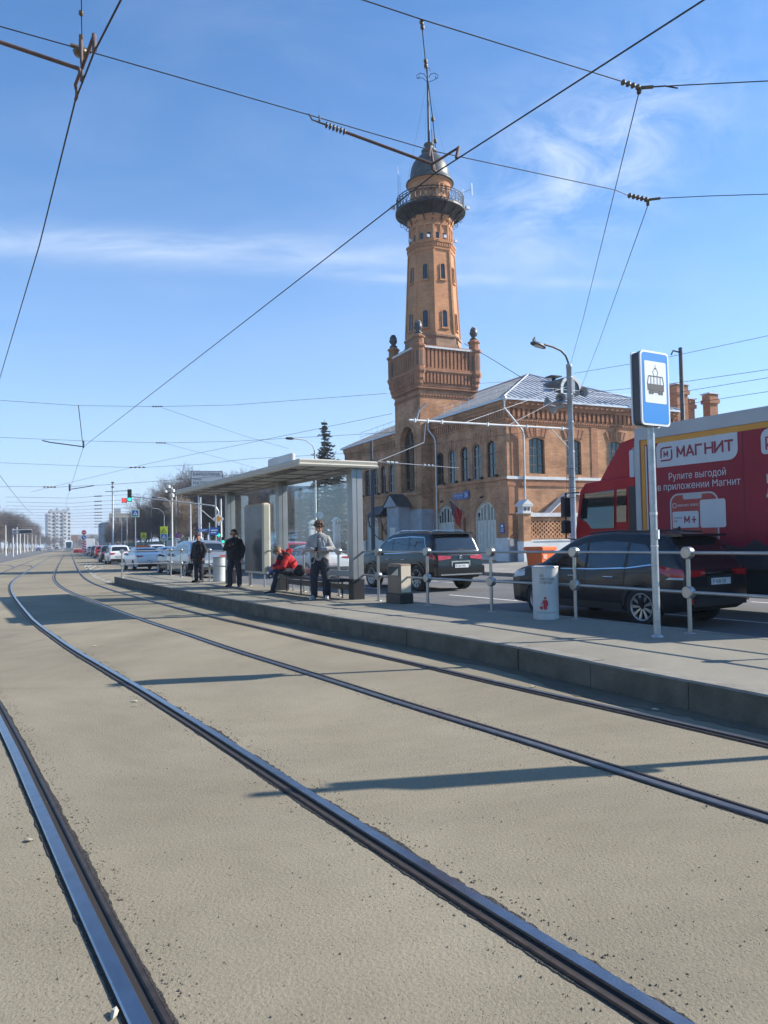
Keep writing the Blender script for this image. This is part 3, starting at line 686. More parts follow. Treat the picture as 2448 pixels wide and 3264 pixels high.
# roof of the main block (hipped) with standing seams, snow rail and gutter
ov = .55
E = [(-ov,-ov),(18+ov,-ov),(18+ov,A1+ov),(-ov,A1+ov)]; zr, ze = 17.4, 12.86; r0 = (9,9.2); r1 = (9,A1-9)
mb = MB()
P3 = lambda p,z: (p[0],p[1],z)
mb.add([P3(E[0],ze),P3(E[1],ze),P3(r0,zr)],[(0,1,2)]); mb.add([P3(E[2],ze),P3(E[3],ze),P3(r1,zr)],[(0,1,2)])
mb.add([P3(E[3],ze),P3(E[0],ze),P3(r0,zr),P3(r1,zr)],[(0,1,2,3)]); mb.add([P3(E[1],ze),P3(E[2],ze),P3(r1,zr),P3(r0,zr)],[(0,1,2,3)])
mb.box(-ov,18+ov,-ov,A1+ov,12.70,12.855,1)
def seam(a,b): mb.tube([(a[0],a[1],a[2]+.03),(b[0],b[1],b[2]+.03)], .035, 4, 2, smooth=False)
def zplane(x,y):                                     # roof height
    return min(ze + (zr-ze)*min((x+ov)/(9+ov),(18+ov-x)/(9+ov)), ze+(zr-ze)*min((y+ov)/(9.2+ov),(A1+ov-y)/(9+ov)))
x = -ov+.6
while x < 18+ov:
    t = min((x+ov)/(9+ov),(18+ov-x)/(9+ov)); yt = -ov+(9.2+ov)*t
    seam((x,-ov,ze),(x,yt,zplane(x,yt))); x += .62
y = -ov+.6
while y < A1+ov:
    t = min((y+ov)/(9.2+ov),(A1+ov-y)/(9+ov),1); xt = -ov+(9+ov)*t; seam((-ov,y,ze),(xt,y,zplane(xt,y))); y += .62
for e_ in (E[0],E[1]): mb.tube([P3(e_,ze+.04),P3(r0,zr+.05)],.07,6,0)
mb.tube([P3(r0,zr+.05),P3(r1,zr+.05)],.07,6,0)
roof = mb.build('roof', [M_ROOF, M_GUT, M_SEAM], FS)
mb = MB()
for z_,off in ((.35,.9),(.7,.9)):
    mb.tube([(off,off-.2,zplane(off,off-.2)+z_),(18-off,off-.2,zplane(18-off,off-.2)+z_)],.018,5)
    mb.tube([(off-.2,off,zplane(off-.2,off)+z_),(off-.2,12,zplane(off-.2,12)+z_)],.018,5)
for i in range(12): x = .9+i*1.47; mb.tube([(x,.7,zplane(x,.7)),(x,.7,zplane(x,.7)+.75)],.018,5)
for i in range(8): y = .9+i*1.45; mb.tube([(.7,y,zplane(.7,y)),(.7,y,zplane(.7,y)+.75)],.018,5)
for z_ in (.45,.95): mb.tube([(.6,18,zplane(.6,18)+z_),(.6,31,zplane(.6,31)+z_)],.022,5)
for i in range(9): y = 18+i*1.6; mb.tube([(.6,y,zplane(.6,y)),(.6,y,zplane(.6,y)+1.0)],.022,5)
mb.build('roof_railing', M_GUT, FS)
# arched roof dormer on the hip facing the camera
mb = MB(); dx, dy = 8.4, 2.3; zb = zplane(dx,dy)-.1
n = 14; rr = 1.15
pro = [(-rr,0),(-rr,.55)] + [(-rr*math.cos(math.pi*i/n), .55+rr*math.sin(math.pi*i/n)) for i in range(1,n)] + [(rr,.55),(rr,0)]
for (p,q) in zip(pro,pro[1:]): mb.quad((dx+p[0],dy-.15,zb+p[1]),(dx+q[0],dy-.15,zb+q[1]),(dx+q[0],dy+4,zb+q[1]),(dx+p[0],dy+4,zb+p[1]))
pin = [(p[0]*.78,max(.12,p[1]*.83)) for p in pro]
for (p,q,r_,s_) in zip(pro,pro[1:],pin,pin[1:]): mb.quad((dx+p[0],dy-.15,zb+p[1]),(dx+r_[0],dy-.15,zb+r_[1]),(dx+s_[0],dy-.15,zb+s_[1]),(dx+q[0],dy-.15,zb+q[1]),1)
mb.quad((dx-rr,dy-.15,zb),(dx+rr,dy-.15,zb),(dx+pin[-1][0],dy-.15,zb+.12),(dx+pin[0][0],dy-.15,zb+.12),1)
mb.poly([(dx+p[0],dy-.05,zb+p[1]) for p in pin],2)
mb.box(dx-.42,dx+.42,dy-.13,dy-.06,zb+.2,zb+1.55,3)
mb.build('dormer', [M_DOME, M_WPL, M_GLASS, M_GPL], FS)
mb = MB(); mb.box(9.3,10.5,6,7,zplane(9.9,6.5)+.5,zplane(9.9,6.5)+.6); mb.tube([(9.9,6.5,zplane(9.9,6.5)-.2),(9.9,6.5,zplane(9.9,6.5)+.55)],.2,8); mb.build('roof_vent', M_IRON, FS)
# drainpipes
def pipe(pts):
    mb = MB(); mb.tube(pts,.085,8)
    x,y,z = pts[0]; mb.lathe([(.09,0),(.22,.18),(.22,.42),(.0,.42)],10,(x,y,z-.05))
    for p in ((pts[-1][0],pts[-1][1],z_) for z_ in (3,5,7,9)): mb.tube([(p[0],p[1],p[2]),(p[0],p[1],p[2]+.06)],.11,8)
    mb.build('drainpipe', M_GUT, FS)
pipe([(-.5,-.55,12.55),(-.5,-.5,12.0),(1.35,-.30,10.3),(1.5,-.22,9.9),(1.5,-.22,1.0)])
pipe([(-.62,11.9,12.5),(-.62,11.9,12.0),(-.28,11.4,11.2),(-.18,11.35,10.8),(-.18,11.35,.9)])
# wall lamps, plaques, house number
mb = MB()
for c in (10.2,3.42): mb = MB(); mb.M = Matrix.Translation((-.06,c,5.15)); mb.tube([(0,0,0),(-.2,0,.1),(-.28,0,0)],.025,6); mb.lathe([(0,.05),(.14,0),(.12,-.1),(0,-.12)],10,(-.28,0,0)); mb.build('wall_lamp', M_IRON, FS)
M_BLUE = pm('blue_enamel', (.03,.07,.26), .35, var=.1); M_WHT = pm('white_lettering', (.75,.76,.78), .5, var=.04)
s1 = MB(); ubox(s1,PFc,6.55,8.35,5.15,5.72,-.16,-.08); hs = s1.build('street_nameplate', M_BLUE, FS)
t = MB(); text_mb(t,'РУСАКОВСКАЯ',.24, frame((-.17,8.24,5.42),(0,-1,0),(0,0,1)), bold=.006, sx=.86); text_mb(t,'УЛИЦА',.11, frame((-.17,7.65,5.24),(0,-1,0),(0,0,1))); t.build('lettering', M_WHT, hs)
s1 = MB(); ubox(s1,PFc,5.72,6.48,5.15,5.85,-.16,-.08); hs = s1.build('house_number', M_BLUE, FS)
t = MB(); text_mb(t,'26',.5, frame((-.17,6.36,5.33),(0,-1,0),(0,0,1)), bold=.012); t.build('lettering', M_WHT, hs)
s1 = MB(); ubox(s1,PFc,.55,1.15,2.05,2.85,-.05,.0); hs = s1.build('blue_plaque', M_BLUE, FS)
t = MB(); ubox(t,PFc,.72,.98,2.55,2.74,-.056,-.051); [ubox(t,PFc,.65,1.05,z_,z_+.03,-.056,-.051) for z_ in (2.2,2.3,2.4)]; t.build('emblem', M_WHT, hs)
# ------------------------------------------------------------------ tower
TX, TY = 1.85, 15.1
mb = MB()
def Pft(u,z,d): return (-1.2+d, u, z)
wall(mb, Pft, 12.4, 17.8, Z0, 15.9, [(13.62,16.62,6.3,11.2,1.5)], .55)
ybt = [(12.4,-1.2),(12.4,4.9)]
mb.quad((-1.2,12.4,Z0),(4.9,12.4,Z0),(4.9,12.4,15.9),(-1.2,12.4,15.9)); mb.quad((4.9,12.4,Z0),(4.9,17.8,Z0),(4.9,17.8,15.9),(4.9,12.4,15.9)); mb.quad((4.9,17.8,Z0),(-1.2,17.8,Z0),(-1.2,17.8,15.9),(4.9,17.8,15.9))
mb.build('tower_base', BR_Y, FS)
mb = MB(); o = (13.62,16.62,6.3,11.2,1.5)
mb2 = MB(); a_ = arch(13.3,16.94,6.3,11.2,1.82,18); b_ = arch(*o,18)
for i in range(2,len(a_)-1): mb2.add([Pft(*a_[i],-.10),Pft(*a_[i+1],-.10),Pft(*b_[i+1],-.10),Pft(*b_[i],-.10),Pft(*a_[i],.0),Pft(*a_[i+1],.0)],[(0,1,2,3),(0,4,5,1)])
for x0,x1 in ((13.3,13.62),(16.62,16.94)): ubox(mb2,Pft,x0,x1,6.3,11.2,-.08,-.002)
ubox(mb2,Pft,12.3,17.9,5.95,6.25,-.15,-.002)
mb2.build('arch_trim', BR_Y, FS)
window(Pft, o, FS, M_DFR, d=.5, wd=.16, mull=(.5,), trans=(.2,.5,.74))
mb = MB()
x = 15.12
for i in range(24): z = 6.6+i*.24; ubox(mb,Pft,x-.12,x+.12,z,z+.15,.30,.46)
for c,w_ in ((14.35,1.15),(15.88,1.15)): archframe(mb,Pft,(c-w_/2,c+w_/2,6.45,10.4,.55),.12,.36,.48)
mb.build('window_tracery', M_BLKBRK, FS)
mb = MB()                                            # flared grey plinth of the tower
def flare(x0,x1,y0,y1,z0,z1,e,mb,m=0):
    b_ = [(x0-e,y0-e,z0),(x1+e,y0-e,z0),(x1+e,y1+e,z0),(x0-e,y1+e,z0)]; t_ = [(x0,y0,z1),(x1,y0,z1),(x1,y1,z1),(x0,y1,z1)]
    mb.add(b_+t_,[(0,1,5,4),(1,2,6,5),(2,3,7,6),(3,0,4,7),(4,5,6,7)],m)
flare(-1.36,4.9,12.22,17.9,Z0,4.1,.18,mb); flare(-1.22,4.9,12.38,17.8,4.1,4.55,.17,mb)
mb.build('tower_plinth', M_GPL, FS)
mb = MB()                                            # grey entrance porch with a little gable
mb.box(-2.6,-1.3,14.6,17.2,Z0,4.9)
mb.add([(-2.85,14.3,4.9),(-2.85,17.5,4.9),(-2.85,15.9,6.1),(-1.2,14.3,4.9),(-1.2,17.5,4.9),(-1.2,15.9,6.1)],[(0,2,1),(0,3,5,2),(1,2,5,4)],0)
mb.build('porch', M_GPL, FS)
mb = MB(); mb.quad((-2.95,14.2,4.86),(-1.2,14.2,4.86),(-1.2,15.9,6.16),(-2.95,15.9,6.16)); mb.quad((-2.95,15.9,6.16),(-1.2,15.9,6.16),(-1.2,17.6,4.86),(-2.95,17.6,4.86)); mb.build('porch_roof', M_DOME, FS)
mb = MB(); ubox(mb,lambda u,z,d:(-2.6+d,u,z),15.3,16.5,Z0,2.9,-.03,.05); mb.build('porch_door', M_DOOR, FS)
mb = MB()                                            # iron awning over the next gate
ay0, ay1 = 17.6, 20.6; ax0, ax1 = -3.1, -.9
mb.add([(ax0-.2,ay0-.2,4.2),(ax0-.2,ay1+.2,4.2),(ax0+.7,ay1-.3,5.15),(ax0+.7,ay0+.3,5.15),(ax1,ay0+.3,5.15),(ax1,ay1-.3,5.15),(ax1,ay0-.2,4.2),(ax1,ay1+.2,4.2)],[(0,3,2,1),(3,4,5,2),(0,6,4,3),(1,2,5,7)])
aw = mb.build('awning', M_IRON, FS)
for y in (ay0,ay1):
    mb = MB()
    mb.tube([(-.95,y,4.15),(-.95,y,.9)],.05,6); mb.tube([(ax0,y,4.12),(-.95,y,4.12)],.045,6)
    mb.tube([(-.95+ (ax0+.95)*math.sin(t*math.pi/2)*1.0, y, 1.6+2.5*(1-math.cos(t*math.pi/2))) for t in [i/9 for i in range(10)]],.045,6)
    for (cx,cz,r_) in ((-1.5,3.6,.42),(-1.25,2.85,.24),(-2.15,3.85,.22),(-1.15,2.4,.15)):
        mb.tube([(cx+r_*math.cos(i*math.pi/7),y,cz+r_*math.sin(i*math.pi/7)) for i in range(15)],.025,5)
    mb.build('awning_bracket', M_IRON, aw)
# crown of the square base: corbels, balustrade and corner turrets
mb = MB()
x0,x1,y0,y1 = -1.2,4.9,12.4,17.8
def ringbox(e,z0,z1,m=0): mb.box(x0-e,x1+e,y0-e,y1+e,z0,z1,m)
ringbox(.04,15.2,15.32); ringbox(.08,15.86,16.0); ringbox(.20,16.35,16.55); ringbox(.36,17.45,17.62); ringbox(.46,17.62,17.85); ringbox(.24,16.0,17.45)
ringbox(.20,17.85,19.85); ringbox(.46,19.85,20.02,1); ringbox(.38,20.02,20.12)
def corb(e,z0,z1,wd,step,pr,m=0):
    u = y0-e+.1
    while u < y1+e-wd: mb.box(x0-e-pr,x0-e+.02,u,u+wd,z0,z1,m); mb.box(x1+e-.02,x1+e+pr,u,u+wd,z0,z1,m); u += step
    u = x0-e+.1
    while u < x1+e-wd: mb.box(u,u+wd,y0-e-pr,y0-e+.02,z0,z1,m); mb.box(u,u+wd,y1+e-.02,y1+e+pr,z0,z1,m); u += step
corb(.04,15.32,15.5,.16,.32,.06); corb(.08,16.0,16.35,.17,.34,.12); corb(.24,16.55,17.45,.20,.38,.13); corb(.20,17.98,19.85,.24,.42,.14)
corb(.20,16.2,16.36,.1,.2,.08)
ringbox(.42,17.85,17.98)
mb.build('tower_crown', [BR_R, M_WPL], FS)
M_HELM = pm('helmet_bronze', (.075,.08,.09), .45, .5, var=.3, vs=5)
for tx,ty in ((-1.22,12.38),(4.92,12.38),(-1.22,17.82),(4.92,17.82)):
    mb = MB(); mb.lathe([(0.040,15.9),(0.224,16.0),(0.272,16.25),(0.416,16.45),(0.416,16.7),(0.544,16.95),(0.544,17.3),(0.640,17.5),(0.688,17.62),(0.688,17.84),(0.592,17.9),(0.592,19.8),(0.720,19.92),(0.720,20.1),(0.496,20.22),(0.496,20.75),(0.624,20.82),(0.624,20.95),(0.360,21.15),(0.000,21.2)],8,(tx,ty,0),smooth=False,a0=math.pi/8)
    for k in range(8):
        g = k*math.pi/4; cx,cy = tx+.552*math.cos(g), ty+.552*math.sin(g)
        mb.M = Matrix.Translation((cx,cy,0)) @ Matrix.Rotation(g,4,'Z'); mb.box(-.02,.012,-.08,.08,18.1,19.5,1); mb.M = Matrix()
    tu = mb.build('turret', [BR_R, M_DFR], FS)
    mb = MB(); mb.lathe([(.36,0),(.42,.1),(.24,.22),(.22,.3),(.34,.45),(.38,.7),(.33,.95),(.2,1.12),(0,1.18)],12,(tx,ty,21.15))
    mb.M = Matrix.Translation((tx,ty,21.15)); mb.tube([(-.36,0,.45),(-.34,0,.95),(-.12,0,1.24),(.14,0,1.26),(.32,0,1.0),(.4,0,.6)],[.04,.07,.09,.09,.07,.03],6); mb.sphere((-.35,0,.62),.13,8,6)
    mb.build('helmet_finial', M_HELM, tu)
# octagonal shaft
T8 = math.pi/8
mb = MB(); oc = lambda prof, m=0: mb.lathe(prof, 8, (TX,TY,0), m, smooth=False, a0=T8)
k8 = 1/math.cos(T8)
oc([(2.98,20.05),(2.92,20.6),(2.85,20.62),(2.80,21.2),(2.92,21.24),(2.92,21.42),(2.72,21.55)],1); oc([(2.74,21.4),(2.66,22.0),(2.27,29.85)])
oc([(2.27,29.85),(2.40,30.0),(2.40,30.2),(2.36,30.22),(2.36,30.6),(2.52,30.66),(2.52,30.85),(2.24,30.95),(2.16,31.0),(2.10,32.9),(2.32,33.1),(2.38,33.5)])
for k in range(8):                                   # pilasters at the corners, dentils, gables of the arcade
    g = T8+k*math.pi/4
    mb.tube([(TX+2.66*math.cos(g),TY+2.66*math.sin(g),21.6),(TX+2.26*math.cos(g),TY+2.26*math.sin(g),29.9)],[.16,.13],4,0,smooth=False)
    f = k*math.pi/4; M0 = Matrix.Translation((TX,TY,0)) @ Matrix.Rotation(f,4,'Z')
    mb.M = M0; ap = 2.36*math.cos(T8)
    for j in range(7): y = -.86+j*.265; mb.box(ap-.02,ap+.10,y,y+.14,30.24,30.6)
    ap = 2.1*math.cos(T8)
    for y in (-.78,0,.78): mb.box(ap-.06,ap+.12,y-.08,y+.08,31.0,32.6)
    for y in (-.39,.39): mb.add([(ap+.14,y-.42,32.45),(ap+.14,y+.42,32.45),(ap+.14,y,33.05),(ap-.05,y-.42,32.45),(ap-.05,y+.42,32.45),(ap-.05,y,33.05)],[(0,1,2),(0,2,5,3),(1,4,5,2),(0,3,4,1)])
    mb.M = Matrix()
sh = mb.build('tower_shaft', [BR_T, BR_OLD], FS)
for k in (2,3,4,5,6,7):                              # arched slit windows on each face
    f = k*math.pi/4
    for zb,zt,wd in ((22.2,23.9,.56),(27.0,28.55,.52),(31.05,32.3,.42)):
        ra = (lambda z: (2.66+(z-22)*(2.27-2.66)/7.85)*math.cos(T8))
        mb = MB(); mb.M = Matrix.Translation((TX,TY,0)) @ Matrix.Rotation(f,4,'Z')
        for yo in ((0,) if zb < 30 else (-.39,.39)):
            r0_, r1_ = (ra(zb),ra(zt)) if zb < 30 else (2.1*math.cos(T8)+.03,2.07*math.cos(T8)+.01)
            P = lambda u,z,d: ((r0_+(r1_-r0_)*(z-zb)/(zt-zb))+.05-d, u+yo, z)
            o = (-wd/2-.07,wd/2+.07,zb-.07,zt-.2,.24); archframe(mb,P,o,.09,-.04,.09,0)
            mb.poly([P(x,z,.02) for x,z in arch(*o)],1)
            ubox(mb,P,-wd/2-.16,wd/2+.16,zb-.17,zb-.07,-.1,.08,0)
        mb.build('slit_window', [BR_T, M_GLASS], sh)
mb = MB()                                            # gallery: slab on scrolled brackets with an iron railing
mb.lathe([(2.2,33.5),(2.45,33.7),(2.9,34.0),(3.36,34.18),(3.52,34.22),(3.52,34.42),(3.40,34.46),(1.6,34.46)],32,(TX,TY,0),0,False)
for k in range(16):
    f = k*math.pi/8; mb.M = Matrix.Translation((TX,TY,0)) @ Matrix.Rotation(f,4,'Z')
    mb.tube([(2.15,0,32.9),(2.3,0,33.3),(2.7,0,33.75),(3.3,0,34.15)],.06,5)
    mb.tube([(3.0+.2*math.cos(i*math.pi/6),0,33.65+.2*math.sin(i*math.pi/6)) for i in range(13)],.028,4)
    mb.tube([(2.6+.15*math.cos(i*math.pi/6),0,33.3+.15*math.sin(i*math.pi/6)) for i in range(13)],.028,4)
    mb.M = Matrix()
gal = mb.build('gallery', M_IRON, FS)
mb = MB(); rr = 3.38
ringp = lambda z,r_=rr: [(TX+r_*math.cos(2*math.pi*i/32),TY+r_*math.sin(2*math.pi*i/32),z) for i in range(33)]
for z,t_ in ((34.6,.045),(35.45,.04),(35.7,.05)): mb.tube(ringp(z),t_,5)
for k in range(40):
    f = 2*math.pi*k/40; f2 = 2*math.pi*(k+.5)/40; f3 = 2*math.pi*(k+1)/40; q = lambda f,z:(TX+rr*math.cos(f),TY+rr*math.sin(f),z)
    mb.tube([q(f,34.45),q(f,35.7)],.045 if k%4==0 else .030,4); mb.tube([q(f,34.6),q(f2,35.1),q(f,35.45)],.028,4); mb.tube([q(f3,34.6),q(f2,35.1),q(f3,35.45)],.028,4)
mb.build('gallery_railing', M_IRON, gal)
mb = MB()
mb.lathe([(1.72,34.4),(1.70,36.0),(1.78,36.05),(1.80,36.4),(2.0,36.7),(2.08,37.05),(2.22,37.15),(2.22,37.3),(1.5,37.3)],24,(TX,TY,0),0,False)
for k in range(24):
    f = 2*math.pi*k/24; mb.M = Matrix.Translation((TX,TY,0)) @ Matrix.Rotation(f,4,'Z'); mb.box(1.75,1.98,-.09,.09,36.05,36.75); mb.box(1.68,1.80,-.08,.08,35.3,35.6); mb.M = Matrix()
dr = mb.build('lantern_drum', BR_T, FS)
for k in range(3,8):
    f = k*math.pi/4; mb = MB(); mb.M = Matrix.Translation((TX,TY,0)) @ Matrix.Rotation(f,4,'Z'); mb.extr([(1.69,y,z) for y,z in arch(-.36,.36,34.46,35.2,.3)],(.06,0,0)); mb.build('lantern_window', M_GLASS, dr)
mb = MB(); mb.lathe([(1.9,37.25),(2.42,37.3),(2.40,37.42),(2.05,37.72),(1.95,38.1),(1.98,38.25),(1.93,38.5),(1.85,38.95),(1.66,39.42),(1.34,39.88),(.95,40.22),(.62,40.42),(.60,40.55),(.78,40.62),(.78,40.8),(.45,40.95),(.42,41.3),(.55,41.36),(.5,41.5),(0,41.6)],28,(TX,TY,0),0,True)
dome = mb.build('dome', M_DOME, FS)
mb = MB()
mb.tube([(TX,TY,41.4),(TX,TY,48.6),(TX,TY,49.6)],[.13,.09,.03],6)
for i in range(14): z = 41.8+i*.46; mb.tube([(TX-.12,TY,z),(TX+.12,TY,z)],.03,4)
mb.tube([(TX+.28,TY-.2,41.4),(TX+.26,TY-.2,43.0)],.05,6)
sp = lambda s: [(TX+s*x,TY-s*x*.45,z) for x,z in ((0,48.2),(.3,48.75),(.7,48.85),(1.0,48.6),(.95,48.3),(.72,48.35),(.75,48.55))]
for s in (1,-1): mb.tube(sp(s),.035,5); mb.tube([(TX,TY,47.9),(TX+s*.55,TY,48.2),(TX+s*.95,TY-s*.4,48.35)],.03,5)
for s in (1,-1): mb.tube([(TX+s*.35*math.cos(i*.52),TY,49.1+.35*math.sin(i*.52)) for i in range(7)],.025,4)
mast = mb.build('mast', M_IRON, FS)
mb = MB()
for (gx,gy) in ((-2.2,.6),(1.9,-.9),(.4,2.2),(-.6,-2.3)): mb.tube([(TX,TY,48.2),(TX+gx,TY+gy,37.6)],.008,3,smooth=False)
mb.build('guy_wire', M_IRON, mast)
mb = MB()                                            # aerials and floodlights clamped to the gallery
q = lambda f,r_,z:(TX+r_*math.cos(f),TY+r_*math.sin(f),z)
mb.tube([q(2.6,3.2,34.5),q(2.6,3.2,39.4)],.03,5); mb.tube([q(2.6,3.35,39.2),q(2.6,3.0,39.2)],.02,4); mb.tube([q(2.75,3.0,34.5),q(2.75,3.0,38.2)],.02,4)
mb.tube([q(5.75,3.3,34.5),q(5.75,3.3,36.7)],.03,5); mb.tube([q(5.75,3.3,36.3),q(5.75,4.1,36.6)],.025,4); mb.tube([q(5.75,4.1,36.0),q(5.75,4.1,37.2)],.02,4); mb.tube([q(5.75,4.2,36.0),q(5.75,4.2,37.2)],.02,4)
mb.build('aerial', M_GUT, gal)
for f in (2.75,5.9):
    mb = MB(); c_ = q(f,3.75,34.9); mb.M = Matrix.Translation(c_); mb.cbox(-.22,.22,-.15,.15,-.05,.28,.05); mb.tube([(0,0,0),(-.3*math.cos(f),-.3*math.sin(f),-.3)],.025,5); mb.build('floodlight', M_GUT, gal)
for f in (3.3,4.1,4.75,5.4): mb = MB(); mb.M = Matrix.Translation(q(f,2.6,30.95)); mb.cbox(-.16,.16,-.1,.1,0,.3,.04); mb.build('shaft_floodlight', M_GUT, sh)

# ================================================================== brick garden wall beside the station
M_CAP = pm('wall_cap', (.30,.31,.33), .8, var=.2, vs=2)
gw = thing('brick_fence', 'tan openwork brick fence on a white plinth with grey capping beside the fire station', 'fence', BC, BH); gw.scale = (BS,BS,BS)
yw = -1.4
mb = MB(); mb.box(.9,22,yw-.16,yw+.16,-.4,1.38); mb.box(.88,22,yw-.22,yw+.22,1.38,1.5); mb.build('plinth', M_WPL, gw)
mb = MB(); mb.box(.9,22,yw-.13,yw+.13,1.5,1.66); mb.box(.9,22,yw-.13,yw+.13,2.98,3.3)
x = .95; 
for r_ in range(8):
    z = 1.66+r_*.165
    x = .95 + (0 if r_ % 2 else .21)
    while x < 21.8:
        wv = .30 if (r_//2)%2 == 0 else .26
        mb.box(x,x+wv,yw-.12,yw+.12,z,z+.165); x += .42
x = .9
while x < 21.9: mb.box(x,x+.12,yw-.19,yw-.13,3.16,3.28); mb.box(x,x+.12,yw-.17,yw-.13,1.53,1.63); x += .24
mb.build('openwork', BR_Y, gw)
mb = MB(); mb.add([(.9,yw-.3,3.3),(22,yw-.3,3.3),(22,yw+.3,3.3),(.9,yw+.3,3.3),(1.0,yw,3.62),(22,yw,3.62)],[(0,1,5,4),(2,3,4,5),(0,4,3),(3,2,1,0)]); mb.build('capping', M_CAP, gw)
def gatepost(parent, x, y):
    mb = MB(); mb.box(x-.42,x+.42,y-.42,y+.42,-.4,1.38,1); mb.box(x-.36,x+.36,y-.36,y+.36,1.38,3.55); mb.box(x-.46,x+.46,y-.46,y+.46,3.55,3.68,1); mb.box(x-.36,x+.36,y-.36,y+.36,3.68,4.12,1); mb.box(x-.5,x+.5,y-.5,y+.5,4.12,4.24,1)
    for s in (-1,1): mb.box(x+s*.17-.1,x+s*.17+.1,y-.38,y-.36,3.76,4.02,2)
    mb.add([(x-.52,y-.52,4.24),(x+.52,y-.52,4.24),(x+.52,y+.52,4.24),(x-.52,y+.52,4.24),(x,y-.52,4.66),(x,y+.52,4.66)],[(0,1,4),(1,2,5,4),(2,3,5),(3,0,4,5)],1)
    return mb.build('gatepost', [BR_Y, M_WPL, M_DFR], parent)
gatepost(gw, .55, yw)
# lean-to shed between the fence and the station
sh = thing('brick_shed', 'small brick lean-to with a pale sloping metal roof behind the openwork fence', 'shed', BC, BH); sh.scale = (BS,BS,BS)
mb = MB(); mb.add([(3.3,-.9,-.4),(8,-.9,-.4),(8,-.9,5.4),(5.4,-.9,5.2),(3.3,-.9,3.5),(3.3,-.16,-.4),(8,-.16,-.4),(8,-.16,5.4),(5.4,-.16,5.2),(3.3,-.16,3.5)],[(0,1,2,3,4),(0,4,9,5),(1,6,7,2)]); mb.build('wall', BR_R, sh)
mb = MB(); mb.quad((3.0,-1.1,3.42),(5.4,-1.1,5.32),(5.4,-.16,5.32),(3.0,-.16,3.42)); mb.quad((5.4,-1.1,5.32),(8.2,-1.1,4.9),(8.2,-.16,4.9),(5.4,-.16,5.32)); mb.quad((3.0,-1.1,3.32),(5.4,-1.1,5.22),(5.4,-1.1,5.32),(3.0,-1.1,3.42)); mb.quad((5.4,-1.1,5.22),(8.2,-1.1,4.8),(8.2,-1.1,4.9),(5.4,-1.1,5.32)); mb.build('roof', M_WPL, sh)
# flag hanging from the station wall
fl = thing('flag', 'red and grey flag hanging from a slanted pole between two white gates', 'flag', BC, BH); fl.scale = (BS,BS,BS)
mb = MB(); mb.tube([(0,6.8,3.9),(-1.3,6.9,5.2)],.03,6); mb.build('flagpole', M_GUT, fl)
mb = MB(); N_ = 10
for i in range(N_):
    for j in range(6):
        def fp(i,j):
            u = i/N_; v = j/6
            return (-.25-1.0*u+.10*math.sin(v*7+i)*.6*(1-v*.3), 6.85+.35*math.sin(u*9+v*3)*.35+(.5-v*.6)*(u-.4), 4.1+1.0*u-1.75*v*(1-.25*u))
        mb.add([fp(i,j),fp(i+1,j),fp(i+1,j+1),fp(i,j+1)],[(0,1,2,3)],0 if i < 6 else 1,True)
mb.build('cloth', [pm('red_flag_cloth',(.42,.02,.025),.8), pm('grey_flag_cloth',(.16,.12,.13),.8)], fl)
# ================================================================== tram shelter
M_ALU = pm('brushed_aluminium', (.30,.31,.31), .42, .6, var=.08, vs=2)
M_FASC = pm('cream_fascia', (.50,.46,.38), .45, .1, var=.06, vs=2)
M_SOFF = pm('grey_soffit', (.40,.39,.37), .5, .1, var=.08, vs=1.2)
M_BLK = pm('black_plastic', (.018,.018,.02), .45)
M_STEEL = pm('stainless_steel', (.36,.36,.35), .36, .8, var=.1, vs=5)
def glassmat(name, tintc, al, rough=.03):
    m = bpy.data.materials.new(name); m.use_nodes = True; t = m.node_tree; t.nodes.clear(); _m[name] = m
    o = t.nodes.new('ShaderNodeOutputMaterial'); tr = t.nodes.new('ShaderNodeBsdfTransparent'); gl = t.nodes.new('ShaderNodeBsdfGlossy'); mx = t.nodes.new('ShaderNodeMixShader'); fr = t.nodes.new('ShaderNodeLayerWeight'); fr.inputs[0].default_value = .5; pw = t.nodes.new('ShaderNodeMath'); pw.operation = 'POWER'; pw.inputs[1].default_value = 4.0; t.links.new(fr.outputs['Facing'], pw.inputs[0])
    n = t.nodes.new('ShaderNodeTexNoise'); n.inputs['Scale'].default_value = 1.3; tcn = t.nodes.new('ShaderNodeTexCoord'); t.links.new(tcn.outputs['Object'], n.inputs['Vector'])
    df = t.nodes.new('ShaderNodeBsdfDiffuse'); df.inputs[0].default_value = (.5,.55,.55,1); m2 = t.nodes.new('ShaderNodeMixShader')
    mm = t.nodes.new('ShaderNodeMath'); mm.operation='MULTIPLY'; mm.inputs[1].default_value = al*2; t.links.new(n.outputs['Fac'], mm.inputs[0]); t.links.new(mm.outputs[0], m2.inputs[0])
    tr.inputs[0].default_value = (*tintc,1); gl.inputs['Roughness'].default_value = rough; 
    fm = t.nodes.new('ShaderNodeMath'); fm.operation='MULTIPLY_ADD'; fm.inputs[1].default_value = .7; fm.inputs[2].default_value = .05; fm.use_clamp = True; t.links.new(pw.outputs[0], fm.inputs[0])
    t.links.new(tr.outputs[0], m2.inputs[1]); t.links.new(df.outputs[0], m2.inputs[2])
    t.links.new(fm.outputs[0], mx.inputs[0]); t.links.new(m2.outputs[0], mx.inputs[1]); t.links.new(gl.outputs[0], mx.inputs[2]); t.links.new(mx.outputs[0], o.inputs[0])
    return m
M_CLEAR = glassmat('clear_shelter_glass', (.95,.975,.97), .022)
SH = thing('tram_shelter', 'grey metal tram stop shelter with flat overhanging roof and clear glass back wall', 'shelter', (-.65,17.55,PZ), R(30))
mb = MB()
z0, z1 = 3.04, 3.20; xa,xb,ya,yb = -1.53,.47,-.25,10.25
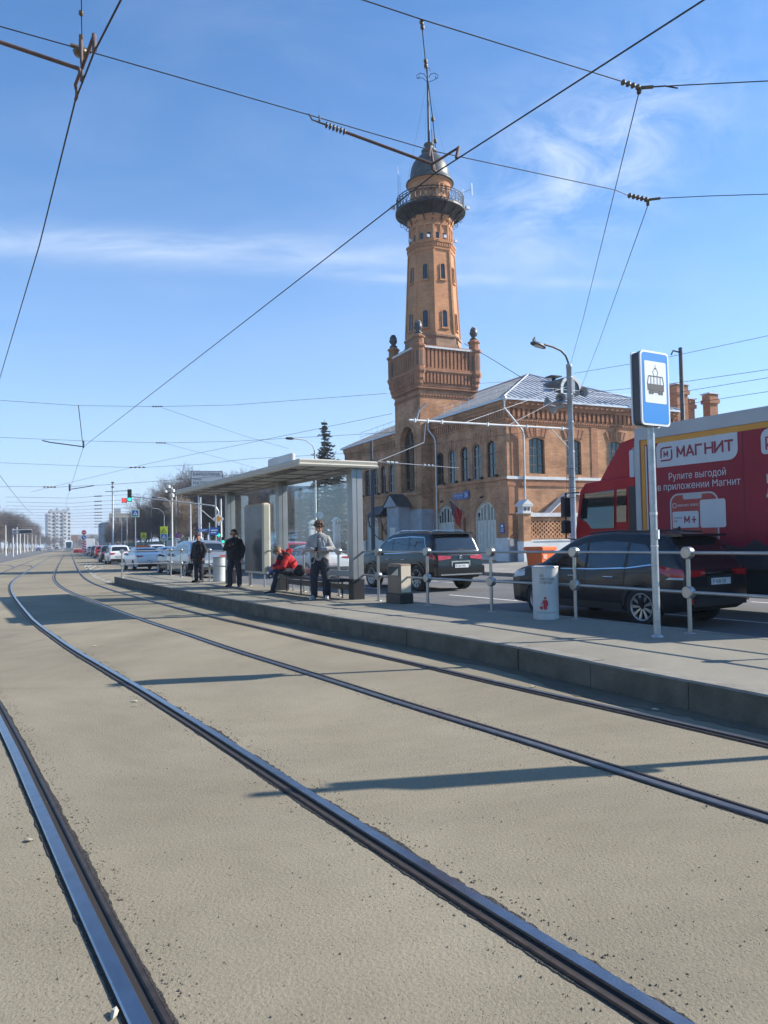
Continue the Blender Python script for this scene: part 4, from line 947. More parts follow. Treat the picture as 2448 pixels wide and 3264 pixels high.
mb.box(xa+.06,xb-.06,ya+.06,yb-.06,z0+.03,z1-.05,1)
prof = [(0,z0),(0.03,z0),(.03,z0+.03),(-.005,z0+.07),(-.02,z0+.14),(.0,z1-.02),(.06,z1)]
ringo = lambda o,z: [(xa+o,ya+o,z),(xb-o,ya+o,z),(xb-o,yb-o,z),(xa+o,yb-o,z)]
prof = [(.10,z0+.02),(.10,z0-.005),(.0,z0),(-.015,z0+.04),(.015,z0+.07),(.0,z0+.13),(.03,z1),(.25,z1+.02)]
for (o,z),(o2,z2) in zip(prof,prof[1:]):
    a_,b_ = ringo(o,z),ringo(o2,z2)
    for i in range(4): j=(i+1)%4; mb.quad(a_[i],a_[j],b_[j],b_[i],0)
mb.poly(ringo(.25,z1+.02),0)
roof = mb.build('roof', [M_FASC, M_SOFF], SH)
mb = MB()
for i in range(1,9): y = ya+i*1.166; mb.box(xa+.12,xb-.12,y-.008,y+.008,z0+.012,z0+.028)
for x in (-1.0,-.15): mb.box(x-.006,x+.006,ya+.12,yb-.12,z0+.010,z0+.026)
mb.box(-1.35,-1.15,.8,2.2,z0-.005,z0+.026); mb.box(-1.35,-1.15,5.5,7,z0-.005,z0+.026)
mb.build('soffit_joint', pm('soffit_joint_grey',(.16,.16,.155),.7), roof)  # grey joints between the soffit panels
sb = MB(); sb.cbox(-1.46,-1.36,.35,1.85,z1+.01,z1+.19,.03); nb = sb.build('name_board', M_WPL, SH)
for s in (0,4.5,9.05):
    mb = MB(); mb.cbox(-.16,.12,s-.11,s+.11,0 if s else .46,z0+.02,.012)
    for dx in (-.03,): mb.box(dx-.005,dx+.005,s-.113,s+.113,.47,z0-.01,1)
    p_ = mb.build('post', [M_ALU, M_DOME], SH)
    mb = MB(); mb.cbox(-.172,.132,s-.122,s+.122,0,.47,.012); mb.build('post_base', M_BLK, p_)
for y0_,y1_ in ((.16,2.3),(2.34,4.34),(4.66,5.7),(7.55,8.9)):
    mb = MB(); mb.box(.085,.097,y0_,y1_,.62,z0-.02); mb.build('glass_panel', M_CLEAR, SH)
for y0_,y1_ in ((.14,4.36),(4.65,8.9)):
    mb = MB(); mb.box(.06,.12,y0_,y1_,z0-.08,z0-.01); mb.build('glass_rail', M_ALU, SH)
    mb = MB(); mb.box(.05,.13,y0_,y1_,.50,.64)
    y = y0_+.4
    while y < y1_: mb.tube([(.09,y,0),(.09,y,.5)],.025,6); y += 1.15
    mb.build('glass_rail', M_ALU, SH)
mb = MB(); mb.box(-.02,-.10+.2,4.63,4.67,.64,z0-.05); 
cs = MB(); cs.cbox(-.10,.17,5.82,7.45,.42,2.55,.05); case = cs.build('display_case', M_FASC, SH)
M_SCREEN = pm('poster_glass', (.12,.125,.13), .25, var=.25, vs=1.2, spec=.2, c2=(.06,.065,.07))
mb = MB(); mb.quad((-.104,5.88,.48),(-.104,7.39,.48),(-.104,7.39,2.49),(-.104,5.88,2.49)); mb.quad((.174,7.37,.5),(.174,5.9,.5),(.174,5.9,2.47),(.174,7.37,2.47)); mb.build('poster', M_SCREEN, case)
mb = MB(); mb.quad((-.04,5.815,.5),(.11,5.815,.5),(.11,5.815,2.45),(-.04,5.815,2.45)); mb.build('edge_light', M_CLEAR, case)
# bench
bn = thing('bench', 'long dark slatted bench standing inside the shelter against the glass', 'bench', (-.65,17.55,PZ), R(30))
mb = MB()
for k in range(4): mb.cbox(-.52+k*.115,-.42+k*.115,.18,4.2,.43,.47,.008)
mb.build('seat', M_BLK, bn)
mb = MB(); mb.box(-.50,-.10,.18,4.2,.395,.428); mb.box(.0,.03,.18,4.2,.18,.32); mb.build('frame', M_DOME, bn)
for y in (.5,2.2,3.9):
    for x in (-.46,-.14): mb = MB(); mb.tube([(x,y,0),(x,y,.40)],.022,6); mb.disc((x,y,.006),(0,0,1),.05,10); mb.build('leg', M_BLK, bn)
# ================================================================== steel railing along the platform
def railing(name, posts, label, grp=None):
    t = thing(name, label, 'railing', (0,0,0), 0, grp)
    zt, zm = PZ+1.10, PZ+.56
    pts = [Vector((x,y,0)) for x,y in posts]
    for i,p in enumerate(pts):
        d = (pts[min(i+1,len(pts)-1)]-pts[max(i-1,0)]).normalized(); nn = Vector((d.y,-d.x,0))
        mb = MB(); mb.tube([(p.x,p.y,PZ),(p.x,p.y,zt-.02)],.030,10); mb.lathe([(.075,0),(.075,.008),(.03,.012)],12,(p.x,p.y,PZ))
        po = mb.build('post', M_STEEL, t)
        for z in (zt, zm):
            mb = MB(); c = Vector((p.x,p.y,z)); 
            mb.tube([c-nn*.055,c-nn*.050,c-nn*.045,c+nn*.045,c+nn*.05,c+nn*.055],[.074,.080,.084,.084,.080,.074],20); mb.build('knob', M_STEEL, po)
    for z in (zt, zm):
        for a,b in zip(pts,pts[1:]):
            d = (b-a).normalized()*.08
            mb = MB(); mb.tube([(a+d)+Vector((0,0,z)),(b-d)+Vector((0,0,z))],.024,8); mb.build('rail', M_STEEL, t)
    return t
RP = [(6.35,6.4),(5.3,8.35),(4.16,10.36),(3.10,12.35),(1.945,13.87),(.865,15.47),(-.155,16.92),(-1.15,18.7),(-2.2,20.45),(-3.25,22.2),(-4.3,23.95),(-5.35,25.7),(-6.4,27.5),(-7.45,29.3),(-8.35,30.9),(-9.25,32.6),(-10.95,31.4)]
railing('platform_railing', RP, 'stainless steel pipe railing with round knobs along the back of the platform')
# ================================================================== tram stop sign
M_BSIGN = pm('blue_sign_face', (.008,.20,.56), .35, var=.04, vs=2, coat=.3)
M_WSIGN = pm('white_sign_face', (.70,.71,.72), .4, var=.03, coat=.2)
M_BKSIGN = pm('black_sign_print', (.015,.015,.018), .5)
M_DKGREY = pm('dark_sign_case', (.045,.05,.062), .45)
M_GALV = pm('galvanised_steel', (.40,.42,.43), .42, .6, var=.18, vs=7, fine=.1, fs=40)
ST = thing('tram_stop_sign', 'blue and white tram stop sign box on a grey steel post at the platform edge', 'sign', (3.60,10.06,PZ), RH)
mb = MB(); mb.tube([(0,0,0),(0,0,2.9)],.047,14); mb.lathe([(.075,0),(.075,.02),(.05,.03)],14); mb.build('post', M_GALV, ST)
mb = MB(); mb.tube([(0,0,1.62),(0,0,1.66)],.05,14); mb.tube([(0,0,1.2),(0,0,1.215)],.051,14); mb.tube([(.0,-.048,1.30),(0,-.049,1.42)],.03,4); mb.build('sticker', M_WPL, ST)
def rrect(x0,x1,z0,z1,r,n=5):
    pts = []
    for cx,cz,a in ((x1-r,z0+r,-90),(x1-r,z1-r,0),(x0+r,z1-r,90),(x0+r,z0+r,180)):
        for i in range(n+1): t = R(a+90*i/n); pts.append((cx+r*math.cos(t), cz+r*math.sin(t)))
    return pts
zb_, zt_ = 2.82, 3.79
Yp = lambda pts,y: [(x,y,z) for x,z in pts]
mb = MB(); mb.extr(Yp(rrect(-.265,.265,zb_,zt_,.05),-.03)[::1],(0,.085,0)); mb.extr(Yp(rrect(-.27,.27,zb_-.01,zt_+.01,.055),-.075),(0,.042,0),0)
cs = mb.build('sign_case', M_DKGREY, ST)
mb = MB(); mb.extr(Yp(rrect(-.28,.28,zb_-.015,zt_+.015,.06),-.098),(0,.022,0),0); mb.extr(Yp(rrect(-.28,.28,zb_-.015,zt_+.015,.06),.056),(0,.018,0),0); rim = mb.build('sign_face', M_WSIGN, cs)
mb = MB(); mb.poly(Yp(rrect(-.253,.253,zb_+.013,zt_-.013,.045),-.1005)); mb.build('blue_field', M_BSIGN, rim)
mb = MB(); mb.poly(Yp(rrect(-.212,.212,zb_+.285,zt_-.125,.02),-.103)); mb.build('white_field', M_WSIGN, rim)
mb = MB(); q = lambda pts: mb.poly([(x*.8,-.1055,z) for x,z in pts]); zc = zb_+.52
def bar(a,b,wd):
    a = Vector(a); b = Vector(b); t = (b-a).normalized(); n_ = Vector((-t.y,t.x))*wd/2; q([tuple(a-n_),tuple(b-n_),tuple(b+n_),tuple(a+n_)])
q([(-.20,zc-.07),(.20,zc-.07),(.205,zc+.02),(-.205,zc+.02)]); bar((-.17,zc+.125),(.17,zc+.125),.014); bar((-.205,zc+.015),(-.17,zc+.128),.014); bar((.205,zc+.015),(.17,zc+.128),.014)
for x in (-.115,-.04,.04,.115): bar((x,zc+.015),(x,zc+.125),.012)
for x in (-.145,-.085,.085,.145): q([(x+.03*math.cos(R(i*30)),zc-.092+.03*math.sin(R(i*30))) for i in range(12)])
bar((-.06,zc-.085),(.06,zc-.085),.02)
for a,b in (((0,zc+.24),(-.065,zc+.185)),((-.065,zc+.185),(-.035,zc+.13)),((0,zc+.24),(.065,zc+.185)),((.065,zc+.185),(.035,zc+.13)),((-.03,zc+.235),(.03,zc+.235)),((0,zc+.23),(0,zc+.28))): bar(a,b,.009)
mb.build('tram_pictogram', M_BKSIGN, rim)
# ================================================================== bins
M_BINW = pm('grey_white_bin_paint', (.50,.51,.50), .5, var=.1, vs=3, fine=.05, fs=30)
M_RED = pm('red_print', (.45,.02,.03), .5)
M_GRPR = pm('grey_print', (.12,.12,.12), .6)
def litter_bin(label, loc, face, printed):
    t = thing('litter_bin', label, 'litter bin', loc, 0, 'round litter bins on the platform')
    mb = MB(); mb.lathe([(.205,0),(.21,.02),(.21,.12),(.214,.83),(.218,.845),(.218,.87),(.19,.875),(.18,.80),(.0,.78)],32,(0,0,0)); b = mb.build('bin_body', M_BINW, t)
    mb = MB(); mb.lathe([(.219,.845),(.222,.85),(.222,.868),(.17,.872),(.16,.86)],32); mb.build('rim', M_GALV if printed else M_BLK, b)
    if printed:
        def wrap(src, mat, nm, par):
            for i,p in enumerate(src.v):
                a = face + p.x/.213; src.v[i] = Vector((.2155*math.cos(a), .2155*math.sin(a), p.z))
            src.build(nm, mat, par)
        m2 = MB()
        for k,s in enumerate(('за','чистый','город!')): text_mb(m2, s, .072, Matrix.Translation((-.12,0,.705-k*.056)) @ Matrix.Rotation(R(90),4,'X'), bold=.001)
        wrap(m2, M_GRPR, 'lettering', b)
        m2 = MB(); P2 = lambda pts: m2.poly([(x-.03,0,z+.17) for x,z in pts])
        P2([(.022*math.cos(R(i*36)),.185+.022*math.sin(R(i*36))) for i in range(10)])
        P2([(-.03,.155),(.03,.155),(.045,.13),(.048,.06),(.03,.06),(.028,0),(.004,0),(0,.05),(-.004,0),(-.028,0),(-.03,.10)]); P2([(-.03,.155),(-.03,.125),(-.055,.07),(-.07,.075)])
        P2([(-.085,.0),(-.045,.0),(-.038,.052),(-.092,.052)])
        wrap(m2, M_RED, 'litter_pictogram', b)
        m2 = MB()
        for i in range(60):
            x = -.18+i*.006; f = lambda x: .115+.012*math.sin(x*160)
            m2.add([(x,0,f(x)),(x+.006,0,f(x+.006)),(x+.006,0,f(x+.006)+.007),(x,0,f(x)+.007)],[(0,1,2,3)])
        wrap(m2, M_GRPR, 'wave_line', b)
    return t
v = onz(1741,1972,PZ); litter_bin('white round litter bin with red figure and grey writing in front of the railing', v, math.atan2(-v.y,-v.x)+.10, True)
v = onz(699,1853,PZ); litter_bin('plain grey round litter bin with black rim between the two standing men', v, 0, False)
v = onz(1274,1922,PZ)
bx = thing('box_bin', 'brown box shaped bin with a cream side and black base at the railing', 'litter bin', v, RH)
mb = MB(); mb.cbox(-.17,.17,-.30,.30,0,.22,.02); mb.build('base', M_BLK, bx)
M_BROWN = pm('brown_bin_panel', (.20,.14,.095), .5, var=.15); M_CREAM = pm('cream_bin_panel', (.60,.52,.40), .45, var=.05)
mb = MB(); mb.cbox(-.14,.14,-.265,.265,.22,.84,.02,0); mb.box(-.12,.12,-.272,-.264,.24,.80,1); mb.build('bin_body', [M_BROWN, M_CREAM], bx)
mb = MB(); mb.box(-.146,-.139,-.22,.22,.60,.78); mb.build('slot', M_BLK, bx)
mb = MB(); mb.add([(-.149,-.20,.60),(-.149,.10,.60),(-.149,-.20,.76)],[(0,2,1)]); mb.build('notice', M_CREAM, bx)
# ================================================================== street lamp with loudspeakers and catenary bracket
LP = Vector((7.53,30.0,0.10))
M_POLE = pm('weathered_pole_paint', (.30,.33,.36), .5, .2, var=.2, vs=2.5, fine=.08, fs=20)
M_LAMPG = pm('lamp_lens', (.55,.58,.6), .2, var=.1)
la = thing('street_lamp', 'tall grey lamp post with curved arm and grey loudspeakers across the road', 'street lamp', LP)
mb = MB(); mb.lathe([(.26,0),(.26,.1),(.22,.14),(.22,.7),(.26,.75),(.24,.85),(.17,.95),(.19,1.05),(.16,1.2),(.135,1.3),(.105,8.3),(.12,8.31),(.12,8.45),(.05,8.5)],16); 
for z in (2.0,3.4,4.9,6.1,7.2,7.9): mb.lathe([(.13,z),(.135,z+.02),(.135,z+.05),(.13,z+.07)],14)
mb.build('pole', M_POLE, la)
ad = Vector((-RN.x,-RN.y,0))
mb = MB(); mb.tube([Vector((0,0,8.3))+ad*x+Vector((0,0,z)) for x,z in ((0,0),(0.03,.25),(.16,.50),(.42,.68),(.85,.78),(1.3,.82))],.04,8); mb.build('arm', M_IRON, la)
mb = MB(); Ml = Matrix.Translation(Vector((0,0,9.05))+ad*1.62) @ Matrix.Rotation(math.atan2(ad.y,ad.x),4,'Z') @ Matrix.Rotation(R(-11),4,'Y'); mb.M = Ml
mb.lathe([(0,-.03),(.2,-.03),(.2,.02),(.14,.08),(0,.10)],16); 
for i,p in enumerate(mb.v): q_ = Ml.inverted() @ p; mb.v[i] = Ml @ Vector((q_.x*1.9, q_.y*.85, q_.z))
hd = mb.build('lamp_head', M_DKGREY, la)
mb = MB(); mb.M = Ml; mb.box(-.22,.16,-.09,.09,-.05,-.031); mb.build('lens', M_LAMPG, hd)
def horn(c, dirv):
    mb = MB(); d = Vector(dirv).normalized(); c = Vector(c)
    mb.tube([c-d*.32,c-d*.2,c-d*.1,c,c+d*.10,c+d*.17,c+d*.2],[.06,.07,.06,.075,.13,.19,.205],16,cap=False); mb.tube([c-d*.36,c-d*.3],.07,12)
    mb.tube([c-d*.1,c+d*.1],[.05,.03],8); mb.tube([c-d*.15,(0,0,c.z)],.03,6)
    mb.build('loudspeaker', pm('grey_horn_paint',(.28,.29,.30),.5), la)
horn((-.42,-.25,7.05),(-.25,-.95,-.1)); horn((.38,-.25,7.25),(.35,-.9,0)); horn((-.75,.05,6.95),(-.95,-.25,0)); horn((-.5,.2,6.75),(-.5,.6,-.1))
mb = MB(); a_ = Vector((0,0,5.86)); b_ = a_+ad*7.7+Vector((0,0,-.16)); mb.tube([a_,b_],.038,8)
for t in (.06,.3,.55,.82,.9,.97): p = a_.lerp(b_,t); mb.tube([p-Vector((0,0,.07)),p+Vector((0,0,.07))],.05,8)
mb.tube([(0,0,5.0),(ad*1.1)+Vector((0,0,5.84))],.02,6); mb.tube([(0,0,7.6),(ad*5.2)+Vector((0,0,5.80))],.012,5); mb.tube([(0,0,7.3),(ad*3.2)+Vector((0,0,5.82))],.01,5)
mb.build('bracket_arm', M_WPL, la)
mb = MB(); c = b_-ad*.3; mb.tube([c,c+Vector((.1,0,.35)),c+Vector((.35,0,.6))],.03,6); mb.tube([c+ad*-.4,c+ad*-.3+Vector((0,0,-.75)),c+ad*1.6+Vector((0,0,-1.5))],.016,5); 
d0 = c+ad*1.6+Vector((0,0,-1.5)); d1 = d0-ad*3.4+Vector((0,0,-.1)); mb.tube([d0,d1],.013,5)
for t in (.1,.15,.2,.55,.6,.65): p = d0.lerp(d1,t); mb.tube([p,p.lerp(d1,.04)],.05,8)
mb.build('wire_suspension', M_GPL, la)
mb = MB()
for i in range(6): g = i*math.pi/3; mb.tube([(.22*math.cos(g),.22*math.sin(g),3.1),(.22*math.cos(g),.22*math.sin(g),4.3)],.008,4)
for z in (3.1,3.5,3.9,4.25): mb.tube([(.22*math.cos(i*math.pi/6),.22*math.sin(i*math.pi/6),z) for i in range(13)],.01,4)
mb.build('wire_guard', M_IRON, la)
def pigeon(loc, rz, label):
    mb = MB(); mb.M = Matrix.Translation(loc) @ Matrix.Rotation(rz,4,'Z')
    mb.tube([(-.20,0,.03),(-.12,0,.07),(-.02,0,.11),(.06,0,.14),(.09,0,.19),(.11,0,.23),(.14,0,.245),(.17,0,.24)],[.02,.045,.07,.06,.042,.036,.03,.008],10)
    for y in (-.03,.03): mb.tube([(0,y,.06),(.01,y,0)],.008,5)
    tag(mb.build('pigeon', pm('pigeon_feathers',(.05,.055,.065),.7,var=.3,vs=20)), label, 'pigeon')
pigeon(LP+Vector((0,0,9.12))+ad*1.82, 1.2, 'dark pigeon perched on top of the street lamp head')
# orange grit box on the far pavement
v = at(1723,1800,29); gb = thing('grit_box', 'orange tapering road grit box with pale label beyond the dark crossover', 'grit box', (v.x,v.y,.05), R(40))
M_ORG = pm('orange_plastic', (.75,.13,.015), .45, var=.05)
mb = MB(); b0,t0 = .30,.44
mb.add([(-b0,-b0,0),(b0,-b0,0),(b0,b0,0),(-b0,b0,0),(-t0+.05,-t0+.05,1.1),(t0-.05,-t0+.05,1.1),(t0-.05,t0-.05,1.1),(-t0+.05,t0-.05,1.1)],[(3,2,1,0),(0,1,5,4),(1,2,6,5),(2,3,7,6),(3,0,4,7)]); mb.cbox(-t0-.02,t0+.02,-t0-.02,t0+.02,1.1,1.24,.03)
mb.build('container', M_ORG, gb)
mb = MB(); mb.quad((-.30,-.378,.78),(-.08,-.378,.78),(-.09,-.400,.95),(-.32,-.400,.95)); mb.build('label', pm('pale_orange_print',(.8,.45,.3),.5), gb)
# litter on the track bed
rnd = random.Random(3)
M_LIT = pm('pale_litter', (.42,.38,.30), .8)
lit = [(432,2251),(245,2042),(430,2155+68),(96,2680),(10,2785),(1062,2018),(1150,2012),(1225,2022),(1580,2172),(1700,2190),(2090,2262),(1560,2790),(300,2060),(610,2220),(480,2345),(365,3236),(262,2845)][:1]+[(1062,2018),(1150,2012),(1225,2022),(1580,2172),(1700,2190),(2090,2262),(300,2060),(430,2236),(96,2680),(365,3236)]
for i,(x,y) in enumerate(lit):
    p = onz(x,y,.004); mb = MB(); n = 6; r0_ = rnd.uniform(.008,.016)*(1+p.y/9)
    mb.M = Matrix.Translation(p) @ Matrix.Rotation(rnd.uniform(0,6),4,'Z')
    ring = [(r0_*1.7*math.cos(k*math.pi/3)*rnd.uniform(.7,1.2), r0_*.8*math.sin(k*math.pi/3)*rnd.uniform(.7,1.2), rnd.uniform(.001,.014)) for k in range(n)]
    mb.add(ring+[(0,0,.016)],[(k,(k+1)%n,n) for k in range(n)])
    tag(mb.build('litter', M_LIT), 'scrap of pale litter lying on the dusty track bed', 'litter', 'litter scraps on the track bed')

# ================================================================== vehicles
def lerp_tab(tab, x):
    if x <= tab[0][0]: return tab[0][1]
    for (a,b),(c,d) in zip(tab,tab[1:]):
        if x <= c: t = (x-a)/(c-a) if c > a else 0; return b+(d-b)*t
    return tab[-1][1]
def smooth_tab(tab, n=6):                            # soften a polyline table
    pts = [Vector(p) for p in tab]
    for _ in range(2):
        out = [pts[0]]
        for a,b in zip(pts,pts[1:]): out += [a.lerp(b,.22), a.lerp(b,.78)]
        out.append(pts[-1]); pts = out
    return [(p.x,p.y) for p in pts]
M_TYRE = pm('tyre_rubber', (.018,.018,.019), .85, var=.2, vs=20)
M_RIM = pm('alloy_rim', (.36,.36,.37), .35, .8)
M_CGLASS = pm('car_glass', (.012,.015,.018), .02, var=.1, spec=.7, ior=1.6, coat=.25)
M_TRIM = pm('black_trim', (.02,.02,.021), .55)
M_CHROME = pm('chrome_trim', (.62,.63,.64), .15, 1.0)
M_TAIL = pm('tail_lamp_red', (.42,.01,.015), .18, var=.2, vs=12, coat=.6)
M_LAMPW = pm('clear_lamp', (.55,.57,.6), .12, coat=.6)
M_PLATE = pm('number_plate', (.62,.63,.64), .5, var=.03)
M_PLTXT = pm('plate_print', (.03,.03,.035), .6)
M_ARCH = pm('wheel_arch_black', (.008,.008,.008), .9)
def paint(name, c, metal=.0, rough=.28): return pm(name, c, rough, metal, var=.05, vs=1, coat=.7, spec=.5)
P_BLACK = pm('black_car_paint', (.006,.0065,.008), .22, 0, var=.05, coat=.25, spec=.4); P_GRAPH = pm('graphite_car_paint', (.014,.015,.019), .3, .2, var=.08, coat=.25, spec=.4)
P_WHITE = paint('white_car_paint', (.66,.66,.65)); P_BLUE = paint('blue_car_paint', (.12,.22,.38), .3); P_SILV = paint('silver_car_paint', (.30,.31,.32), .6)
P_REDC = paint('red_car_paint', (.35,.015,.02)); P_DGREY = paint('dark_grey_car_paint', (.05,.052,.055), .4); P_BEIGE = paint('beige_car_paint', (.38,.35,.30), .4)
def wheel_mesh(r, wd, spokes, detail=True):
    t = MB(); k = wd/2; n = 36 if detail else 20
    prof = [(r*.66,-k),(r*.9,-k),(r*.985,-k*.75),(r,-k*.3),(r,k*.3),(r*.985,k*.75),(r*.93,k*.98),(r*.70,k),(r*.66,k*.9),(r*.66,-k)]
    t.lathe(prof, n, (0,0,0)); t.v = [Vector((p.x,p.z,p.y)) for p in t.v]
    rim = MB(); rim.lathe([(r*.70,k*.98),(r*.67,k*1.02),(r*.62,k*.85),(r*.60,k*.2)], n); rim.lathe([(.0,k*.72),(r*.14,k*.72),(r*.16,k*.6)], 14)
    for i in range(spokes):
        g = 2*math.pi*i/spokes
        for s in (-.5,.5):
            g2 = g + s*.75/spokes*2
            a = Vector((r*.12*math.cos(g),r*.12*math.sin(g),k*.66)); b = Vector((r*.63*math.cos(g2),r*.63*math.sin(g2),k*.86))
            rim.tube([a,b],[r*.05,r*.045],4,0,smooth=False)
    rim.lathe([(0,k*.1),(r*.6,k*.1)], n, m=1)
    rim.v = [Vector((p.x,p.z,p.y)) for p in rim.v]   # axle along +y (outer face at +y)
    return t, rim
class Car:
    """body lofted across stations along x (front is +x); ztop, zbot, plan and a belt with tumblehome give its shape"""
    def __init__(s, ztop, zbot, hw, belt, plan, tumble=.30, crown=.035, sm=True):
        s.zt = smooth_tab(ztop) if sm else ztop; s.zb = zbot; s.hw = hw; s.belt = belt; s.plan = plan; s.tum = tumble; s.crown = crown
        s.x0 = ztop[0][0]; s.x1 = ztop[-1][0]
    def top(s, x): return lerp_tab(s.zt, x)
    def w(s, x, z):
        p = lerp_tab(s.plan, x)*s.hw; zb = lerp_tab(s.belt, x); z0 = lerp_tab(s.zb, x)
        if z <= zb:
            t = (z-z0)/max(.05,zb-z0); f = .93 + .07*math.sin(min(1,max(0,t))*math.pi*.62+.25*math.pi*.62)
            if t > .86: f -= (t-.86)*.12
            return p*min(1.0,f)
        return p*.978 - (z-zb)*s.tum
    def body(s, name, mat, par, nx=64, nz=12):
        mb = MB(); xs = [s.x0+(s.x1-s.x0)*i/nx for i in range(nx+1)]
        for x,_ in s.zt:
            xs.append(min(max(x,s.x0),s.x1))
        xs = sorted(set(round(x,4) for x in xs)); rings = []
        for x in xs:
            zb, zt = lerp_tab(s.zb,x), s.top(x); h = zt-zb; R_ = []
            zz = [0,.05,.15,.3,.45,.6,.72,.82,.9]
            side = [(s.w(x,zb+h*t)*(.94 if t==0 else 1), zb+h*t) for t in zz]
            wt = s.w(x, zb+h*.9); c = min(.10,h*.1)
            wtop = s.w(x, zt)
            side += [(wtop-.004, zt-c*.5),(wtop-.03, zt-c*.14),(wtop-.075, zt+.004),(wtop*.7, zt+s.crown*.55),(wtop*.35, zt+s.crown*.9),(0, zt+s.crown)]
            L_ = [(x,y,z) for y,z in side]; R_ = [(x,-y,z) for y,z in reversed(side[:-1])]
            rings.append(L_+R_)
        n = len(rings[0]); vs = [p for r_ in rings for p in r_]
        fs = [(i*n+j, i*n+j+1, (i+1)*n+j+1, (i+1)*n+j) for i in range(len(rings)-1) for j in range(n-1)]
        mb.add(vs, fs, 0, True)
        mb.add([(x,y,z) for x,y,z in rings[0]],[tuple(range(n))],0); mb.add([(x,y,z) for x,y,z in rings[-1]],[tuple(range(n-1,-1,-1))],0)
        bot = [(i*n, (i+1)*n, (i+1)*n+n-1, i*n+n-1) for i in range(len(rings)-1)]
        mb.add(vs, bot, 1)
        return mb.build(name, [mat, M_ARCH], par)
    def side_patch(s, mb, poly, sgn, off=.006, m=0, seg=10):
        """polygon (x,z) laid on the flank; cut in vertical slices so that it follows the curve"""
        xs = [p[0] for p in poly]; a, b = min(xs), max(xs)
        cuts = sorted(set([a+(b-a)*i/seg for i in range(seg+1)]+xs)); cols = []
        def span(x):
            zs = []
            for p,q in zip(poly, poly[1:]+poly[:1]):
                if (p[0]-x)*(q[0]-x) <= 0 and p[0] != q[0]: zs.append(p[1]+(q[1]-p[1])*(x-p[0])/(q[0]-p[0]))
                elif p[0] == q[0] == x: zs += [p[1],q[1]]
            return (min(zs), max(zs)) if zs else (0,0)
        for x in cuts: cols.append((x,)+span(min(max(x,a+1e-5),b-1e-5)))
        for (x,l,h),(x2,l2,h2) in zip(cols,cols[1:]):
            for i in range(3):
                t0, t1 = i/3, (i+1)/3
                q = [(x,l+(h-l)*t0),(x2,l2+(h2-l2)*t0),(x2,l2+(h2-l2)*t1),(x,l+(h-l)*t1)]
                v = [(xx,sgn*(s.w(xx,zz)+off),zz) for xx,zz in q]
                mb.add(v, [(3,2,1,0) if sgn > 0 else (0,1,2,3)], m, True)
    def top_patch(s, mb, xa, xb, fa, fb, off=.008, m=0, seg=6):
        """strip of the upper surface between stations xa..xb; fa/fb are the half widths as fractions at the two ends"""
        for i in range(seg):
            x, x2 = xa+(xb-xa)*i/seg, xa+(xb-xa)*(i+1)/seg; f, f2 = fa+(fb-fa)*i/seg, fa+(fb-fa)*(i+1)/seg
            nz = Vector((-(s.top(x+.02)-s.top(x-.02)),0,.04)).normalized()*off
            for j in range(8):
                u, u2 = -1+j/4, -1+(j+1)/4
                P = lambda x,f,u: (x+nz.x, u*f*(s.w(x,s.top(x))-.03), s.top(x)+s.crown*(1-abs(u*f)**2)*1.0+nz.z)
                mb.add([P(x,f,u),P(x2,f2,u),P(x2,f2,u2),P(x,f,u2)], [(0,1,2,3)] if True else [], m, True)
    def line(s, mb, pts, sgn, wd=.008, m=0, off=.004):
        for (a,b),(c,d) in zip(pts,pts[1:]):
            n_ = 5
            for i in range(n_):
                x,z,x2,z2 = a+(c-a)*i/n_, b+(d-b)*i/n_, a+(c-a)*(i+1)/n_, b+(d-b)*(i+1)/n_
                t = Vector((x2-x,z2-z)); t = t.normalized() if t.length else Vector((1,0)); nx,nz = -t.y*wd/2, t.x*wd/2
                q = [(x-nx,z-nz),(x2-nx,z2-nz),(x2+nx,z2+nz),(x+nx,z+nz)]
                mb.add([(xx,sgn*(s.w(xx,zz)+off),zz) for xx,zz in q], [(0,1,2,3)], m)
    def arch(s, mb, cx, r, sgn, ro=None, m=0, off=.005):
        n = 18; z0 = lerp_tab(s.zb,cx)+.0
        for i in range(n):
            a, b = math.pi*i/n, math.pi*(i+1)/n
            if ro is None:
                q = [(cx+r*math.cos(a), z0),(cx+r*math.cos(a), r*.0+cz_(s)+r*math.sin(a)),(cx+r*math.cos(b), cz_(s)+r*math.sin(b)),(cx+r*math.cos(b), z0)]
            else:
                q = [(cx+k*math.cos(g), cz_(s)+k*math.sin(g)) for k,g in ((r,a),(ro,a),(ro,b),(r,b))]
            mb.add([(x,sgn*(s.w(x,max(z,z0))+off),max(z,z0-.02)) for x,z in q],[(0,1,2,3)],m)
def cz_(s): return s.wr
def rear_patch(mb, pts, x, m=0): mb.poly([(x,y,z) for y,z in pts], m)
def add_wheels(c, par, xr, xf, r, wd, spokes, track, detail=True):
    t, rim = wheel_mesh(r, wd, spokes, detail); tm = t.mesh('tyre', M_TYRE); rm = rim.mesh('rim', [M_RIM, M_ARCH])
    for x in (xr,xf):
        for sg in (1,-1):
            o = bpy.data.objects.new('wheel', tm); col.objects.link(o); o.parent = par; o.location = (x, sg*(track-wd/2), r); o.rotation_euler = (0,0,0 if sg > 0 else math.pi)
            q = bpy.data.objects.new('rim', rm); col.objects.link(q); q.parent = o
def plate(par, x, z, text, s=1, wd=.52):
    mb = MB(); mb.box(min(x,x-s*.012),max(x,x-s*.012),-wd/2,wd/2,z-.056,z+.056); p = mb.build('number_plate', M_PLATE, par)
    t = MB(); text_mb(t, text, .095, frame((x-s*.0125,s*.235,z-.034),(0,-s,0),(0,0,1)), sx=.95); t.build('lettering', M_PLTXT, p)
